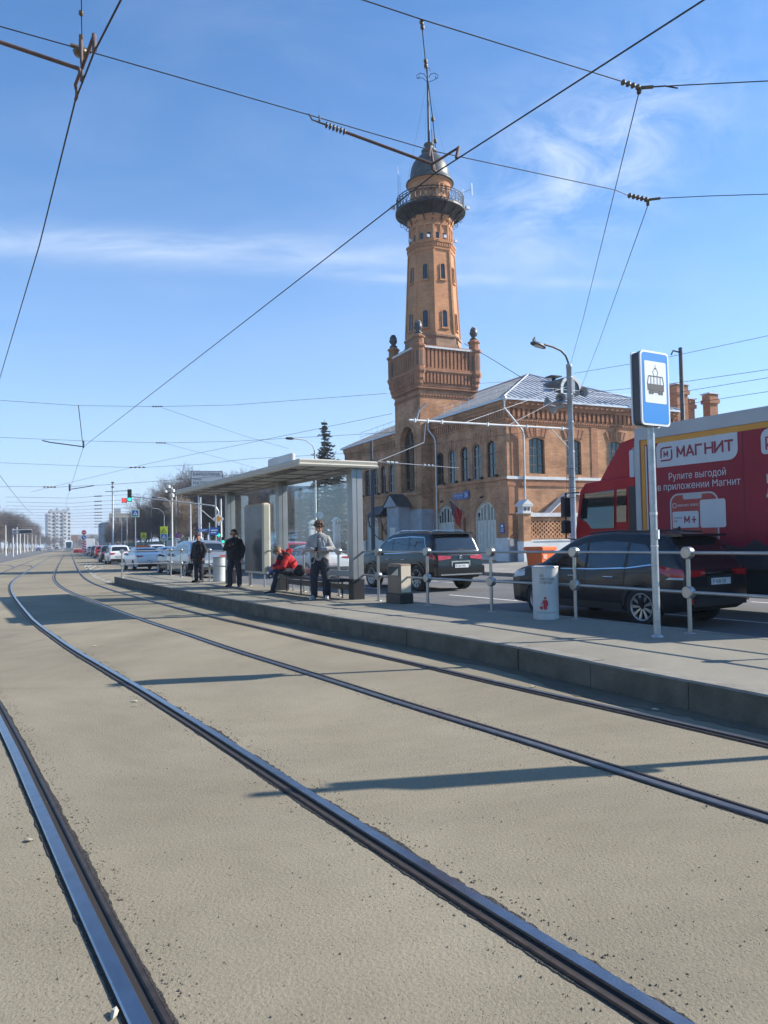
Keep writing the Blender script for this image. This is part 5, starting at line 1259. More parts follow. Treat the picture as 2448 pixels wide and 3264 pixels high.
# ------------------------------------------------------------------ dark crossover beside the railing
def crossover(label, loc, rz):
    t = thing('parked_car', label, 'car', loc, rz)
    c = Car([(-2.33,.72),(-2.30,.98),(-2.22,1.05),(-2.12,1.22),(-1.92,1.52),(-1.76,1.63),(-1.2,1.675),(-.5,1.70),(.15,1.66),(.62,1.50),(1.18,1.14),(1.36,1.075),(1.8,1.02),(2.12,.93),(2.28,.80),(2.34,.62)],
            [(-2.33,.42),(-2.1,.30),(-1.7,.25),(1.7,.25),(2.2,.27),(2.34,.36)], .90, [(-2.33,1.06),(-1.9,1.07),(0,.985),(1.0,.97),(2.34,.92)],
            [(-2.33,.86),(-2.24,.93),(-2.0,.97),(-1.4,1),(1.3,1),(1.9,.97),(2.2,.88),(2.34,.74)], .30)
    c.wr = .35; b = c.body('body', P_GRAPH, t)
    add_wheels(c, t, -1.38, 1.29, .355, .23, 9, .905)
    for sg in (1,-1):
        for x in (-1.38,1.29): mb = MB(); c.arch(mb, x, .40, sg); c.arch(mb, x, .40, sg, .455, off=.012, m=1); mb.build('wheel_arch', [M_ARCH,M_TRIM], b)
        mb = MB(); c.side_patch(mb, [(-.92,.27),(.86,.27),(.86,.40),(-.92,.40)], sg, .012); mb.build('cladding', M_TRIM, b)
    for sg in (1,-1):
        for nm,pl in (('front_window',[(-.02,1.03),(.98,1.00),(.90,1.06),(.40,1.40),(.02,1.515)]),('rear_window',[(-.98,1.06),(-.08,1.03),(-.04,1.515),(-.5,1.535),(-1.0,1.515)]),('quarter_window',[(-1.70,1.15),(-1.05,1.07),(-1.06,1.50),(-1.42,1.46)])):
            m_ = MB(); c.side_patch(m_, pl, sg, .004, seg=14); m_.build(nm, M_CGLASS, b)
        m_ = MB(); c.line(m_, [(.99,1.0),(-.2,1.01),(-1.1,1.05),(-1.72,1.13)], sg, .022); m_.build('belt_trim', M_CHROME, b)
        m_ = MB(); c.side_patch(m_, [(-.05,1.03),(.0,1.03),(.02,1.53),(-.03,1.53)], sg, .007); m_.build('window_pillar', M_TRIM, b); m_ = MB(); c.side_patch(m_, [(-1.05,1.05),(-.98,1.05),(-1.0,1.52),(-1.06,1.51)], sg, .007); m_.build('window_pillar', M_TRIM, b)
        m_ = MB(); c.line(m_, [(-.02,1.0),(-.03,.40)], sg); c.line(m_, [(1.0,.97),(1.05,.75),(.96,.40)], sg); c.line(m_, [(-1.02,1.03),(-.98,.75),(-.90,.62),(-.82,.40)], sg); c.line(m_,[(-1.9,.86),(-1.55,.86),(-1.55,.72)],sg,.005); m_.build('door_seam', M_ARCH, b)
        for x in (-.62,.28):
            m_ = MB(); w_ = c.w(x,.87); m_.tube([(x-.12,sg*(w_+.012),.865),(x-.09,sg*(w_+.035),.872),(x+.09,sg*(w_+.035),.872),(x+.12,sg*(w_+.012),.868)],.016,6); m_.build('door_handle', M_CHROME, b)
        m_ = MB(); w_ = c.w(.86,1.05); m_.M = Matrix.Translation((.86,sg*(w_+.09),1.07)); m_.sphere((0,0,0),.13,10,8,sc=(.6,.9,.55)); m_.build('wing_mirror', P_GRAPH, b)
        m_ = MB(); c.side_patch(m_, [(-2.26,.90),(-2.22,1.03),(-1.72,1.10),(-1.55,1.06),(-1.74,.99),(-2.0,.90)], sg, .012); m_.poly([(-2.325,sg*.78,.90),(-2.325,sg*.38,.93),(-2.312,sg*.38,1.02),(-2.312,sg*.78,1.02)][::sg]); m_.build('tail_light', M_TAIL, b)
        m_ = MB(); c.side_patch(m_, [(-2.24,.86),(-2.24,.895),(-1.98,.895),(-1.90,.86)], sg, .012); m_.build('tail_light_clear', M_LAMPW, b)
        m_ = MB(); m_.poly([(-2.335,sg*.82,.45),(-2.335,sg*.70,.45),(-2.335,sg*.72,.54),(-2.335,sg*.80,.54)][::sg]); m_.build('reflector', M_TAIL, b)
        m_ = MB(); c.side_patch(m_, [(1.72,.83),(2.14,.78),(2.12,.90),(1.72,.98)], sg, .010); m_.build('headlight', M_LAMPW, b)
    m_ = MB(); c.top_patch(m_, -2.13,-1.86,.86,.86); m_.build('rear_screen', M_CGLASS, b)
    m_ = MB(); c.top_patch(m_, .60,1.14,.90,.94); m_.build('windscreen', M_CGLASS, b)
    m_ = MB(); m_.box(-2.06,-1.72,-.62,.62,1.60,1.645); m_.build('spoiler', P_GRAPH, b)
    m_ = MB(); m_.box(-2.345,-2.3,-.34,.34,.74,.92); m_.build('plate_recess', M_TRIM, b); plate(t, -2.352, .82, 'Р 418 ОК', 1)
    m_ = MB(); m_.box(-2.36,-2.30,-.42,.42,.955,.985); m_.build('chrome_bar', M_CHROME, b)
    m_ = MB()
    for k in range(3):
        g = R(90+120*k); d = Vector((0,math.cos(g),math.sin(g))); p = Vector((-2.335,0,1.005)); n_ = Vector((0,-d.z,d.y))*.012
        m_.poly([p,p+d*.022+n_,p+d*.044,p+d*.022-n_])
    m_.build('emblem', M_CHROME, b)
    m_ = MB(); m_.box(-2.35,-2.25,-.72,.72,.40,.52); m_.build('bumper_insert', M_TRIM, b)
    for sg in (1,-1): m_ = MB(); m_.tube([(-1.6,sg*.56,1.69),(-.6,sg*.57,1.735),(.1,sg*.55,1.70)],.016,6); m_.build('roof_rail', M_TRIM, b)
    m_ = MB(); m_.add([(-1.55,-.03,1.70),(-1.38,-.035,1.70),(-1.38,.035,1.70),(-1.55,.03,1.70),(-1.56,0,1.80)],[(0,1,4),(1,2,4),(2,3,4),(3,0,4)]); m_.build('roof_fin', M_TRIM, b)
    return t
def head_of(p, q): d = q-p; return math.atan2(d.y, d.x)
hz_r = R(90)+RH
rc = Vector((4.67,13.55,0)) + RN*.80
ctr = rc + RD*1.38*1.02
crossover('dark grey crossover with chrome handles standing right behind the platform railing', (ctr.x,ctr.y,0), hz_r)
# ------------------------------------------------------------------ big black off-road car
def big_suv(label, loc, rz, P=P_BLACK):
    t = thing('parked_car', label, 'car', loc, rz)
    c = Car([(-2.52,.80),(-2.50,1.12),(-2.42,1.17),(-2.34,1.30),(-2.20,1.66),(-2.08,1.80),(-1.4,1.865),(-.4,1.885),(.3,1.84),(.70,1.70),(1.12,1.30),(1.25,1.24),(1.9,1.20),(2.3,1.12),(2.48,.98),(2.54,.62)],
            [(-2.52,.55),(-2.3,.42),(-1.8,.36),(1.8,.36),(2.3,.38),(2.54,.48)], .985, [(-2.52,1.18),(-1.8,1.20),(0,1.14),(1.2,1.12),(2.54,1.05)],
            [(-2.52,.88),(-2.40,.95),(-2.1,.985),(-1.4,1),(1.5,1),(2.1,.97),(2.4,.9),(2.54,.8)], .27)
    c.wr = .41; b = c.body('body', P, t)
    add_wheels(c, t, -1.47, 1.38, .41, .28, 10, .985)
    for sg in (1,-1):
        for x in (-1.47,1.38): mb = MB(); c.arch(mb, x, .47, sg); c.arch(mb, x, .46, sg, .54, off=.03, m=1); mb.build('wheel_arch', [M_ARCH,P], b)
        mb = MB(); c.side_patch(mb, [(-.9,.37),(.85,.37),(.85,.46),(-.9,.46)], sg, .05); mb.build('side_step', P, b)
    for sg in (1,-1):
        for nm,pl in (('front_window',[(.06,1.20),(1.02,1.18),(.94,1.26),(.48,1.60),(.10,1.69)]),('rear_window',[(-.92,1.23),(-.02,1.21),(.02,1.70),(-.9,1.72)]),('quarter_window',[(-1.95,1.27),(-1.0,1.24),(-.98,1.72),(-1.72,1.69)])):
            m_ = MB(); c.side_patch(m_, pl, sg, .004, seg=12); m_.build(nm, M_CGLASS, b)
        m_ = MB(); c.line(m_, [(1.02,1.17),(-1.0,1.22),(-1.98,1.26),(-1.74,1.71),(-.9,1.735),(.1,1.70),(.5,1.61)], sg, .022); m_.build('window_trim', M_CHROME, b)
        m_ = MB(); c.line(m_, [(.02,1.16),(.0,.5)], sg); c.line(m_, [(1.08,1.13),(1.08,.8),(.98,.5)], sg); c.line(m_, [(-1.0,1.2),(-.98,.85),(-.86,.5)], sg); m_.build('door_seam', M_ARCH, b)
        for x in (-.72,.26): m_ = MB(); w_ = c.w(x,1.0); m_.tube([(x-.12,sg*(w_+.01),1.0),(x-.08,sg*(w_+.035),1.0),(x+.08,sg*(w_+.035),1.0),(x+.12,sg*(w_+.01),1.0)],.018,6); m_.build('door_handle', M_CHROME, b)
        m_ = MB(); w_ = c.w(.95,1.2); m_.M = Matrix.Translation((.95,sg*(w_+.10),1.25)); m_.sphere((0,0,0),.15,10,8,sc=(.55,.9,.65)); m_.build('wing_mirror', P, b)
        m_ = MB(); c.side_patch(m_, [(-2.46,1.0),(-2.44,1.14),(-2.12,1.18),(-2.16,1.06)], sg, .012); m_.poly([(-2.528,sg*.85,.98),(-2.532,sg*.38,1.03),(-2.526,sg*.36,1.10),(-2.508,sg*.85,1.14)][::sg]); m_.build('tail_light', M_TAIL, b)
        m_ = MB(); m_.poly([(-2.555,sg*.90,.62),(-2.555,sg*.78,.62),(-2.555,sg*.78,.76),(-2.555,sg*.90,.76)][::sg]); m_.build('bumper_reflector', M_TAIL, b)
        m_ = MB(); m_.tube([(-1.9,sg*.62,1.86),(-1.7,sg*.66,1.92),(-.2,sg*.66,1.94),(.3,sg*.60,1.85)],.022,6); m_.build('roof_rail', M_CHROME, b)
    m_ = MB(); c.top_patch(m_, -2.36,-2.14,.92,.90); m_.build('rear_screen', M_CGLASS, b)
    m_ = MB(); c.top_patch(m_, .72,1.10,.92,.94); m_.build('windscreen', M_CGLASS, b)
    m_ = MB(); m_.tube([(-2.33,.25,1.33),(-2.36,-.22,1.31)],.014,5); m_.build('rear_wiper', M_TRIM, b)
    m_ = MB(); m_.cbox(-2.28,-1.95,-.72,.72,1.80,1.86,.02); m_.build('spoiler', P, b)
    m_ = MB(); m_.cbox(-2.57,-2.35,-.93,.93,.50,.80,.03); m_.build('bumper', P, b)
    m_ = MB(); m_.box(-2.585,-2.5,-.80,.80,.515,.555); m_.build('bumper_chrome', M_CHROME, b)
    m_ = MB(); m_.box(-2.545,-2.48,-.36,.36,.915,.955); m_.box(-2.545,-2.5,-.36,-.32,.72,.915); m_.box(-2.545,-2.5,.32,.36,.72,.915); m_.build('plate_surround', M_CHROME, b); plate(t, -2.58, .80, 'В 207 МА', 1)
    m_ = MB(); m_.tube([(-2.535,.055*math.cos(i*.63),1.065+.055*math.sin(i*.63)) for i in range(11)],.008,5); m_.tube([(-2.535,.03,1.09),(-2.535,.02,1.045),(-2.535,-.03,1.05)],.008,5); m_.build('emblem', M_CHROME, b)
    return t
rc = Vector((1.10,24.1,0)) + RN*.85; ctr = rc + RD*1.47
big_suv('large black off-road car with chrome trimmed windows standing beyond the brown box bin', (ctr.x,ctr.y,0), hz_r)
# ------------------------------------------------------------------ ordinary cars further off
def small_car(label, cat, loc, rz, P, shape='sedan', group='cars queuing on the road', roofsign=None, sc=1.0, txt='М 315 ТА'):
    t = thing('car', label, cat, loc, rz, group)
    if shape == 'sedan':
        c = Car([(-2.28,.70),(-2.25,.98),(-1.85,1.06),(-1.60,1.10),(-1.05,1.38),(-.5,1.46),(.1,1.45),(.5,1.34),(1.1,1.03),(1.9,.90),(2.2,.76),(2.28,.55)],[(-2.28,.36),(-1.9,.22),(1.9,.22),(2.28,.3)],.90,[(-2.28,1.02),(0,.95),(2.28,.9)],[(-2.28,.86),(-2.15,.93),(-1.8,.98),(1.5,1),(2.1,.9),(2.28,.75)],.36)
        wins = [[(-.02,.99),(.92,.97),(.46,1.28),(.02,1.36)],[(-1.35,1.03),(-.08,.99),(-.05,1.37),(-.62,1.36),(-1.0,1.26)]]; rs = (-1.52,-1.06); ws = (.52,1.06); tl = (.86,1.0); xr = -2.27; r_ = .32
    else:
        c = Car([(-2.2,.72),(-2.17,1.0),(-2.10,1.06),(-1.92,1.38),(-1.75,1.56),(-1.2,1.63),(-.4,1.65),(.2,1.60),(.6,1.44),(1.15,1.08),(1.9,1.0),(2.15,.84),(2.22,.6)],[(-2.2,.4),(-1.9,.26),(1.9,.26),(2.22,.34)],.91,[(-2.2,1.06),(0,.99),(2.22,.95)],[(-2.2,.88),(-2.05,.95),(-1.7,.99),(1.5,1),(2.05,.9),(2.22,.76)],.30)
        wins = [[(.0,1.04),(.98,1.02),(.5,1.36),(.04,1.48)],[(-.95,1.06),(-.06,1.04),(-.03,1.49),(-.9,1.50)],[(-1.66,1.12),(-1.02,1.07),(-1.02,1.49),(-1.45,1.44)]]; rs = (-2.06,-1.82); ws = (.6,1.1); tl = (.84,1.04); xr = -2.195; r_ = .35
    c.wr = r_; b = c.body('body', P, t, 36)
    add_wheels(c, t, -1.32, 1.36, r_, .21, 5, .90, False)
    for sg in (1,-1):
        for x in (-1.32,1.36): mb = MB(); c.arch(mb, x, r_+.05, sg); mb.build('wheel_arch', M_ARCH, b)
    for sg in (1,-1):
        for pl in wins: m_ = MB(); c.side_patch(m_, pl, sg, .004); m_.build('side_window', M_CGLASS, b)
        m_ = MB(); c.side_patch(m_, [(xr+.06,tl[0]),(xr+.06,tl[1]),(xr+.42,tl[1]+.03),(xr+.3,tl[0]+.02)], sg, .01); m_.poly([(xr-.008,sg*.80,tl[0]-.01),(xr-.008,sg*.42,tl[0]+.04),(xr-.008,sg*.42,tl[1]-.05),(xr-.008,sg*.80,tl[1]-.04)][::sg]); m_.build('tail_light', M_TAIL, b)
        m_ = MB(); w_ = c.w(.85,1.02); m_.sphere((.85,sg*(w_+.09),1.03),.12,8,6,sc=(.6,.9,.6)); m_.build('wing_mirror', P, b)
        m_ = MB(); c.line(m_, [(-.03,.96),(-.03,.36)], sg); c.line(m_, [(-.95,.98),(-.88,.36)], sg); c.line(m_,[(.98,.95),(.9,.36)],sg); m_.build('door_seam', M_ARCH, b)
    m_ = MB(); c.top_patch(m_, *rs, .86, .86); m_.build('rear_screen', M_CGLASS, b)
    m_ = MB(); c.top_patch(m_, *ws, .90, .94); m_.build('windscreen', M_CGLASS, b)
    m_ = MB(); m_.box(xr-.03,xr+.1,-.74,.74,.36,.50); m_.build('lower_bumper', M_TRIM, b); plate(t, xr-.035, .62 if shape=='sedan' else .72, txt, 1)
    if roofsign:
        m_ = MB(); m_.cbox(-.35,-.1,-.45,.45,1.48,1.60,.03); m_.build('roof_sign', M_ORG, b)
    if sc != 1.0: t.scale = (sc,sc,sc)
    return t
def put(px, py, head, *a, **k):                      # car whose rear stands over the ground at the photo point
    p = onz(px, py); d = Vector((-math.sin(head), math.cos(head), 0)); q = p + d*2.2
    return small_car(a[0], a[1], (q.x,q.y,.004), R(90)+head, *a[2:], **k)
put(478,1818, R(30), 'white taxi saloon with an orange roof sign on the road left of the shelter','car',P_WHITE,'sedan',roofsign=True, txt='А 904 КС')
put(556,1803, R(30), 'pale blue saloon just right of the white taxi','car',P_BLUE,'sedan', txt='К 551 РХ')
put(383,1799, R(26), 'white crossover directly ahead of the white taxi','car',P_WHITE,'suv', txt='О 772 СМ')
put(352,1792, R(24), 'black crossover just ahead of the white crossover','car',P_BLACK,'suv', txt='Н 120 ЕК')
put(326,1780, R(23), 'small red hatchback in the far queue of cars','car',P_REDC,'suv', txt='Т 663 АВ')
put(309,1774, R(23), 'dark grey estate car ahead of the red hatchback','car',P_DGREY,'suv', txt='Х 208 УО')
put(294,1769, R(23), 'white car at the head of the visible queue near the road sign','car',P_WHITE,'suv', txt='С 417 НР')
put(415,1793, R(24), 'dark saloon in the second lane beyond the white crossover','car',P_DGREY,'sedan', txt='У 036 МТ')
put(505,1787, R(26), 'small white car beyond the pale blue saloon','car',P_WHITE,'suv', txt='Е 881 ОС')
put(668,1843, R(31), 'silver off-road car behind the old man at the end of the platform','car',P_SILV,'suv', sc=1.08, txt='Р 290 ВВ')
put(612,1830, R(31), 'dark grey saloon half hidden by the old man','car',P_DGREY,'sedan', txt='А 155 УК')
put(1062,1842, R(31), 'white saloon seen through the shelter glass beside the young man','car',P_WHITE,'sedan', txt='В 733 СН')
put(968,1832, R(31), 'red hatchback seen through the shelter behind the seated person','car',P_REDC,'suv', txt='О 309 ЕМ')
put(868,1822, R(31), 'white hatchback seen through the glass left of the shelter middle post','car',P_WHITE,'suv', txt='К 942 ХТ')
put(122,1757, R(23), 'dark blue car far away on the left carriageway','car',paint('navy_car_paint',(.02,.05,.16)),'sedan', group='cars on the far left road', txt='М 086 АР')
put(158,1754, R(23), 'cream van like car beyond the dark blue car on the left carriageway','car',P_BEIGE,'suv', group='cars on the far left road', txt='С 650 ЕО')
put(181,1752, R(23), 'distant black car right of the cream one on the left carriageway','car',P_BLACK,'suv', group='cars on the far left road', txt='Н 774 КУ')
# ------------------------------------------------------------------ red lorry
M_LRED = pm('lorry_red', (.40,.008,.012), .5, var=.12, vs=1.2, spec=.25)
M_LBOX = pm('lorry_box_crimson', (.26,.010,.028), .45, var=.16, vs=1.1, fine=.05, fs=14, spec=.25)
M_LDARK = pm('lorry_dirt_skirt', (.045,.03,.032), .8, var=.3, vs=1.2)
M_LGREY = pm('lorry_grey_frame', (.40,.40,.40), .5, var=.1, vs=1)
M_LYEL = pm('yellow_stripe', (.62,.26,.02), .5, var=.05)
M_LWHT = pm('lorry_white_print', (.50,.51,.53), .5, var=.03)
M_LORG = pm('lorry_orange_print', (.36,.035,.03), .5, var=.1)
tp = at(2031,1500,16.7)
TK = thing('lorry', 'red box lorry with white Cyrillic adverts on its side behind the dark crossover', 'lorry', (tp.x,tp.y,0), hz_r)
# local frame: x forward, y left; the near side of the box lies at y = 0, its front at x = 0
LB = 7.2; W_ = 2.5
mb = MB(); mb.box(-LB,0,-W_,0,1.02,3.98,0); lb = mb.build('cargo_box', M_LBOX, TK)
mb = MB(); mb.box(-LB-.02,.03,-W_-.02,.025,3.74,4.02,0); mb.box(-.10,.035,-.12,.03,1.0,3.74,0); mb.box(-.10,.035,-W_-.03,-W_+.12,1.0,3.74,0); mb.box(-LB-.02,.03,-W_-.02,.025,.95,1.06,1); mb.build('box_frame', [M_LGREY, M_LDARK], lb)
mb = MB(); mb.box(-LB,-.12,.0,.006,3.62,3.735); mb.box(-.22,-.12,.0,.007,1.1,3.735); mb.build('yellow_stripe', M_LYEL, lb)
mb = MB(); mb.box(-.27,-.235,.0,.006,1.1,3.6); mb.build('white_stripe', M_LWHT, lb)
mb = MB()                                            # dirt thrown up along the foot of the box
for i in range(36):
    x0_ = -LB+.1+i*.19; h0, h1 = (1.42+.10*math.sin(i*1.7)+.05*math.sin(i*4.1) for i in (i,i+1)); mb.quad((x0_,.0035,1.06),(x0_+.19,.0035,1.06),(x0_+.19,.0035,h1),(x0_,.0035,h0))
mb.build('road_dirt', M_LDARK, lb)
FR = lambda x,z,o=.008: frame((x,o,z),(-1,0,0),(0,0,1))   # text runs backwards along the near side
pl = lambda mb,pts,o,m=0: mb.poly([(x,o,z) for x,z in pts],m)
def rr4(x0,x1,z0,z1,r):                               # radii for: bottom right, top right, top left, bottom left as seen
    pts = []
    for (cx,cz,rad,a) in ((x1,z0,r[0],-90),(x1,z1,r[1],0),(x0,z1,r[2],90),(x0,z0,r[3],180)):
        sx_ = -1 if cx == x1 else 1; sz_ = 1 if cz == z0 else -1
        for i in range(7): t = R(a+15*i); pts.append((cx+sx_*rad+rad*math.cos(t), cz+sz_*rad+rad*math.sin(t)))
    return pts
F = lambda pts: [(-x,z) for x,z in pts]              # u along the side (to the right in the picture) -> local x
mb = MB(); pl(mb, F(rr4(.53,2.45,3.09,3.65,(.20,.0,.16,.0))), .004); wb = mb.build('name_panel', M_LWHT, lb)
M_LLET = pm('crimson_lettering', (.24,.008,.035), .5, var=.05)
def stroke(pts, wd, o=.008):
    for a,b in zip(pts,pts[1:]):
        a_,b_ = Vector(a),Vector(b); t = (b_-a_).normalized(); n_ = Vector((-t.y,t.x))*wd/2; a_ -= t*wd*.25; b_ += t*wd*.25
        pl(mb, F([tuple(a_-n_),tuple(b_-n_),tuple(b_+n_),tuple(a_+n_)]), o + .0003*(len(mb.f)%7))
def logo(cx,cz,s,wd):
    arc = lambda x,z,r,a0,a1: [(x+r*math.cos(R(a0+(a1-a0)*i/6)), z+r*math.sin(R(a0+(a1-a0)*i/6))) for i in range(7)]
    stroke([(cx-s,cz-s*.55)]+arc(cx-s*.55,cz+s*.55,s*.45,180,90)+[(cx+s,cz+s)],wd)
    stroke([(cx+s,cz+s*.55)]+arc(cx+s*.55,cz-s*.55,s*.45,0,-90)+[(cx-s,cz-s)],wd)
mb = MB()
def stroke_word(letters, u, z, h, adv, wd):          # heavy geometric capitals drawn as strokes
    for L_ in letters:
        for k_,st_ in enumerate(L_): stroke([(u+a*h*.78, z+b*h) for a,b in st_], wd, .0095)
        u += adv
stroke_word([[[(0,0),(0,1)],[(0,.95),(.5,.25),(1,.95)],[(1,1),(1,0)]],[[(0,0),(.5,1),(1,0)],[(.2,.3),(.8,.3)]],[[(0,0),(0,1)],[(0,.93),(.85,.93)]],[[(0,0),(0,1)],[(1,0),(1,1)],[(0,.5),(1,.5)]],[[(0,0),(0,1)],[(1,0),(1,1)],[(.0,.08),(1,.92)]],[[(0,.93),(1,.93)],[(.5,0),(.5,.9)]]],1.07,3.27,.215,.222,.042)
logo(.79,3.365,.135,.034)
stroke_word([[[(0,0),(0,1)],[(0,.95),(.5,.25),(1,.95)],[(1,1),(1,0)]]],.735,3.31,.115,.2,.024)
mb.build('lettering', M_LLET, wb)
for (tx_,sz_,u_,z_,sx_) in (('Рулите выгодой',.205,.82,2.80,.86),('в приложении Магнит',.205,.53,2.59,.90),('И',.24,3.0,2.57,1),('д',.24,3.0,2.34,1),('т',.2,3.02,1.95,1)):
    mb = MB(); text_mb(mb,tx_,sz_,FR(-u_,z_,.006),bold=.003,sx=sx_); mb.build('slogan', M_LWHT, lb)
mb = MB(); pl(mb, F(rr4(2.93,3.6,3.12,3.60,(.08,.0,.16,.08))), .004); rp_ = mb.build('side_badge', M_LWHT, lb)
mb = MB(); text_mb(mb,'Р',.34,FR(-2.99,3.20),bold=.008); mb.build('lettering', M_LLET, rp_)
mb = MB(); a_ = rr4(.84,1.99,1.06,2.50,(.0,.20,.20,.0)); b2 = rr4(.875,1.955,1.06,2.465,(.0,.17,.17,.0))
pl(mb, F(a_), .004, 0); pl(mb, F(b2), .006, 1); pl(mb, F(rr4(1.17,1.62,2.37,2.47,(.04,0,0,.04))), .008, 0); ph = mb.build('phone_print', [M_LGREY, M_LORG], lb)
mb = MB(); logo(.955,2.25,.042,.014); text_mb(mb,'магнит плюс',.083,FR(-1.03,2.225,.009),bold=.0015); mb.build('lettering', M_LWHT, ph)
mb = MB(); pl(mb, F(rr4(.90,1.53,1.78,2.12,(.03,.03,.03,.03))), .009); cd_ = mb.build('card_print', M_LWHT, ph)
mb = MB(); stroke_word([[[(0,0),(0,1)],[(0,.95),(.5,.25),(1,.95)],[(1,1),(1,0)]],[[(.1,.45),(.9,.45)],[(.5,0),(.5,.9)]]],1.20,1.88,.135,.17,.032); text_mb(mb,'Бонусы',.055,FR(-.93,1.975,.011)); text_mb(mb,'678',.055,FR(-.93,1.90,.011)); mb.build('lettering', M_LLET, cd_)
mb = MB(); pl(mb, F(rr4(1.57,2.15,1.77,2.34,(.05,.05,.05,.05))), .0095); mb.build('blank_card_print', M_LWHT, ph)
for i,x in enumerate((1.0,2.55,3.9,5.5)): mb = MB(); mb.box(-x-.003,-x+.003,.0,.0032,1.1,3.6); mb.build('panel_joint', M_LDARK, lb)
# refrigeration unit edge and cab
mb = MB(); mb.cbox(.035,.30,-2.1,-.02,2.95,3.62,.08); mb.build('cooling_unit', M_LWHT, TK)
cabs = .62                                           # slight stretch of the cab along x
mb = MB(); xb_, xf_ = .10, 1.98
prof_ = [(xb_,.95),(xf_-.02,.95),(xf_,1.3),(xf_,1.80),(xf_-.13,2.74),(xf_-.30,2.93),(xb_,3.02)]
pts0 = [Vector((x,-.03 - (max(0,z-1.8)*.05),z)) for x,z in prof_]; pts1 = [Vector((x,-W_+.03+(max(0,z-1.8)*.05),z)) for x,z in prof_]
n = len(prof_); mb.add(pts0+pts1,[tuple(range(n)),tuple(range(2*n-1,n-1,-1))]+[(i,n+i,n+(i+1)%n,(i+1)%n) for i in range(n)])
cab = mb.build('cab', M_LRED, TK)
bv = cab.modifiers.new('bevel','BEVEL'); bv.width = .07; bv.segments = 3; bv.limit_method = 'ANGLE'; bv.angle_limit = R(25)
cy = lambda z: -.03-(max(0,z-1.8)*.05)+.006
mb = MB(); pc = lambda pts,o=0.0,m=0: mb.poly([(x,cy(z)+o,z) for x,z in pts],m)
pc([(.74,1.82),(1.42,1.82),(1.58,1.98),(1.80,2.08),(1.70,2.66),(.74,2.70)]); pc([(.38,1.95),(.66,1.95),(.66,2.70),(.38,2.70)]); mb.build('side_window', M_CGLASS, cab)
mb = MB(); pc([(.70,1.15),(.715,1.15),(.715,2.82),(.70,2.82)]); pc([(.63,1.15),(1.82,1.15),(1.82,1.165),(.63,1.165)]); pc([(1.81,1.15),(1.825,1.15),(1.90,1.75),(1.885,1.75)]); pc([(.10,1.0),(.32,1.0),(.32,2.75),(.10,2.75)],.003); mb.build('door_seam', M_TRIM, cab)
mb = MB(); pc([(.74,1.22),(.96,1.22),(.96,1.32),(.74,1.32)],.004); mb.build('door_handle', M_TRIM, cab)
mb = MB(); text_mb(mb,'СТН 410',.09,frame((1.42,cy(1.4)+.003,1.40),(-1,0,0),(0,0,1)),bold=.003); mb.build('lettering', M_CHROME, cab)
mb = MB(); mb.quad((xf_-.01,-.15,1.72),(xf_-.01,-W_+.15,1.72),(xf_-.135,-W_+.2,2.68),(xf_-.135,-.2,2.68)); mb.v = [p+Vector((.012,0,.003)) for p in mb.v]; mb.build('windscreen', M_CGLASS, cab)
mb = MB(); mb.add([(xb_,-.1,3.0),(1.35,-.28,2.96),(.62,-.20,3.78),(xb_+.02,-.16,3.86),(xb_,-W_+.1,3.0),(1.35,-W_+.28,2.96),(.62,-W_+.20,3.78),(xb_+.02,-W_+.16,3.86)],[(0,1,2,3),(4,7,6,5),(1,5,6,2),(2,6,7,3)]); mb.build('wind_deflector', M_LRED, cab)
mb = MB(); mb.tube([(1.76,.0,2.7),(1.98,.24,2.7),(2.0,.24,1.6),(1.76,.0,1.55)],.022,6); mb.cbox(1.92,2.06,.12,.36,2.12,2.62,.03); mb.cbox(1.92,2.06,.12,.36,1.72,2.04,.03); mb.build('mirror', M_TRIM, cab)
mb = MB(); mb.box(-LB+.1,xf_-.3,-W_+.35,-.35,.55,.95); mb.box(-3.2,-.2,-.3,-.05,.45,.95); mb.box(xb_,xf_-.05,-W_+.05,-.05,.45,.95); mb.box(-LB+.2,-LB+1.4,-.12,-.06,.5,.95); mb.build('chassis', M_TRIM, TK)
t_, rim_ = wheel_mesh(.50,.32,8,False); tm_ = t_.mesh('tyre', M_TYRE); rm_ = rim_.mesh('rim',[M_GALV,M_ARCH])
for x in (.95,-4.6):
    for y,rz_ in ((-.22,0),(-W_+.22,math.pi)):
        o = bpy.data.objects.new('wheel', tm_); col.objects.link(o); o.parent = TK; o.location = (x,y,.5); o.rotation_euler = (0,0,rz_)
        q_ = bpy.data.objects.new('rim', rm_); col.objects.link(q_); q_.parent = o
# white box van far down the queue
p = onz(286,1760); vn = thing('box_van', 'white box lorry far ahead at the front of the car queue', 'lorry', (p.x,p.y,0), R(90)+R(23))
mb = MB(); mb.cbox(-3,2.2,-1.2,1.2,.7,3.6,.05); mb.build('cargo_box', P_WHITE, vn); mb = MB(); mb.cbox(2.3,3.8,-1.1,1.1,.5,2.5,.15); mb.build('cab', P_WHITE, vn)
mb = MB(); [mb.tube([(x,-1.1,.45),(x,1.1,.45)],.45,14) for x in (-1.8,2.9)]; mb.build('axle', M_TYRE, vn)

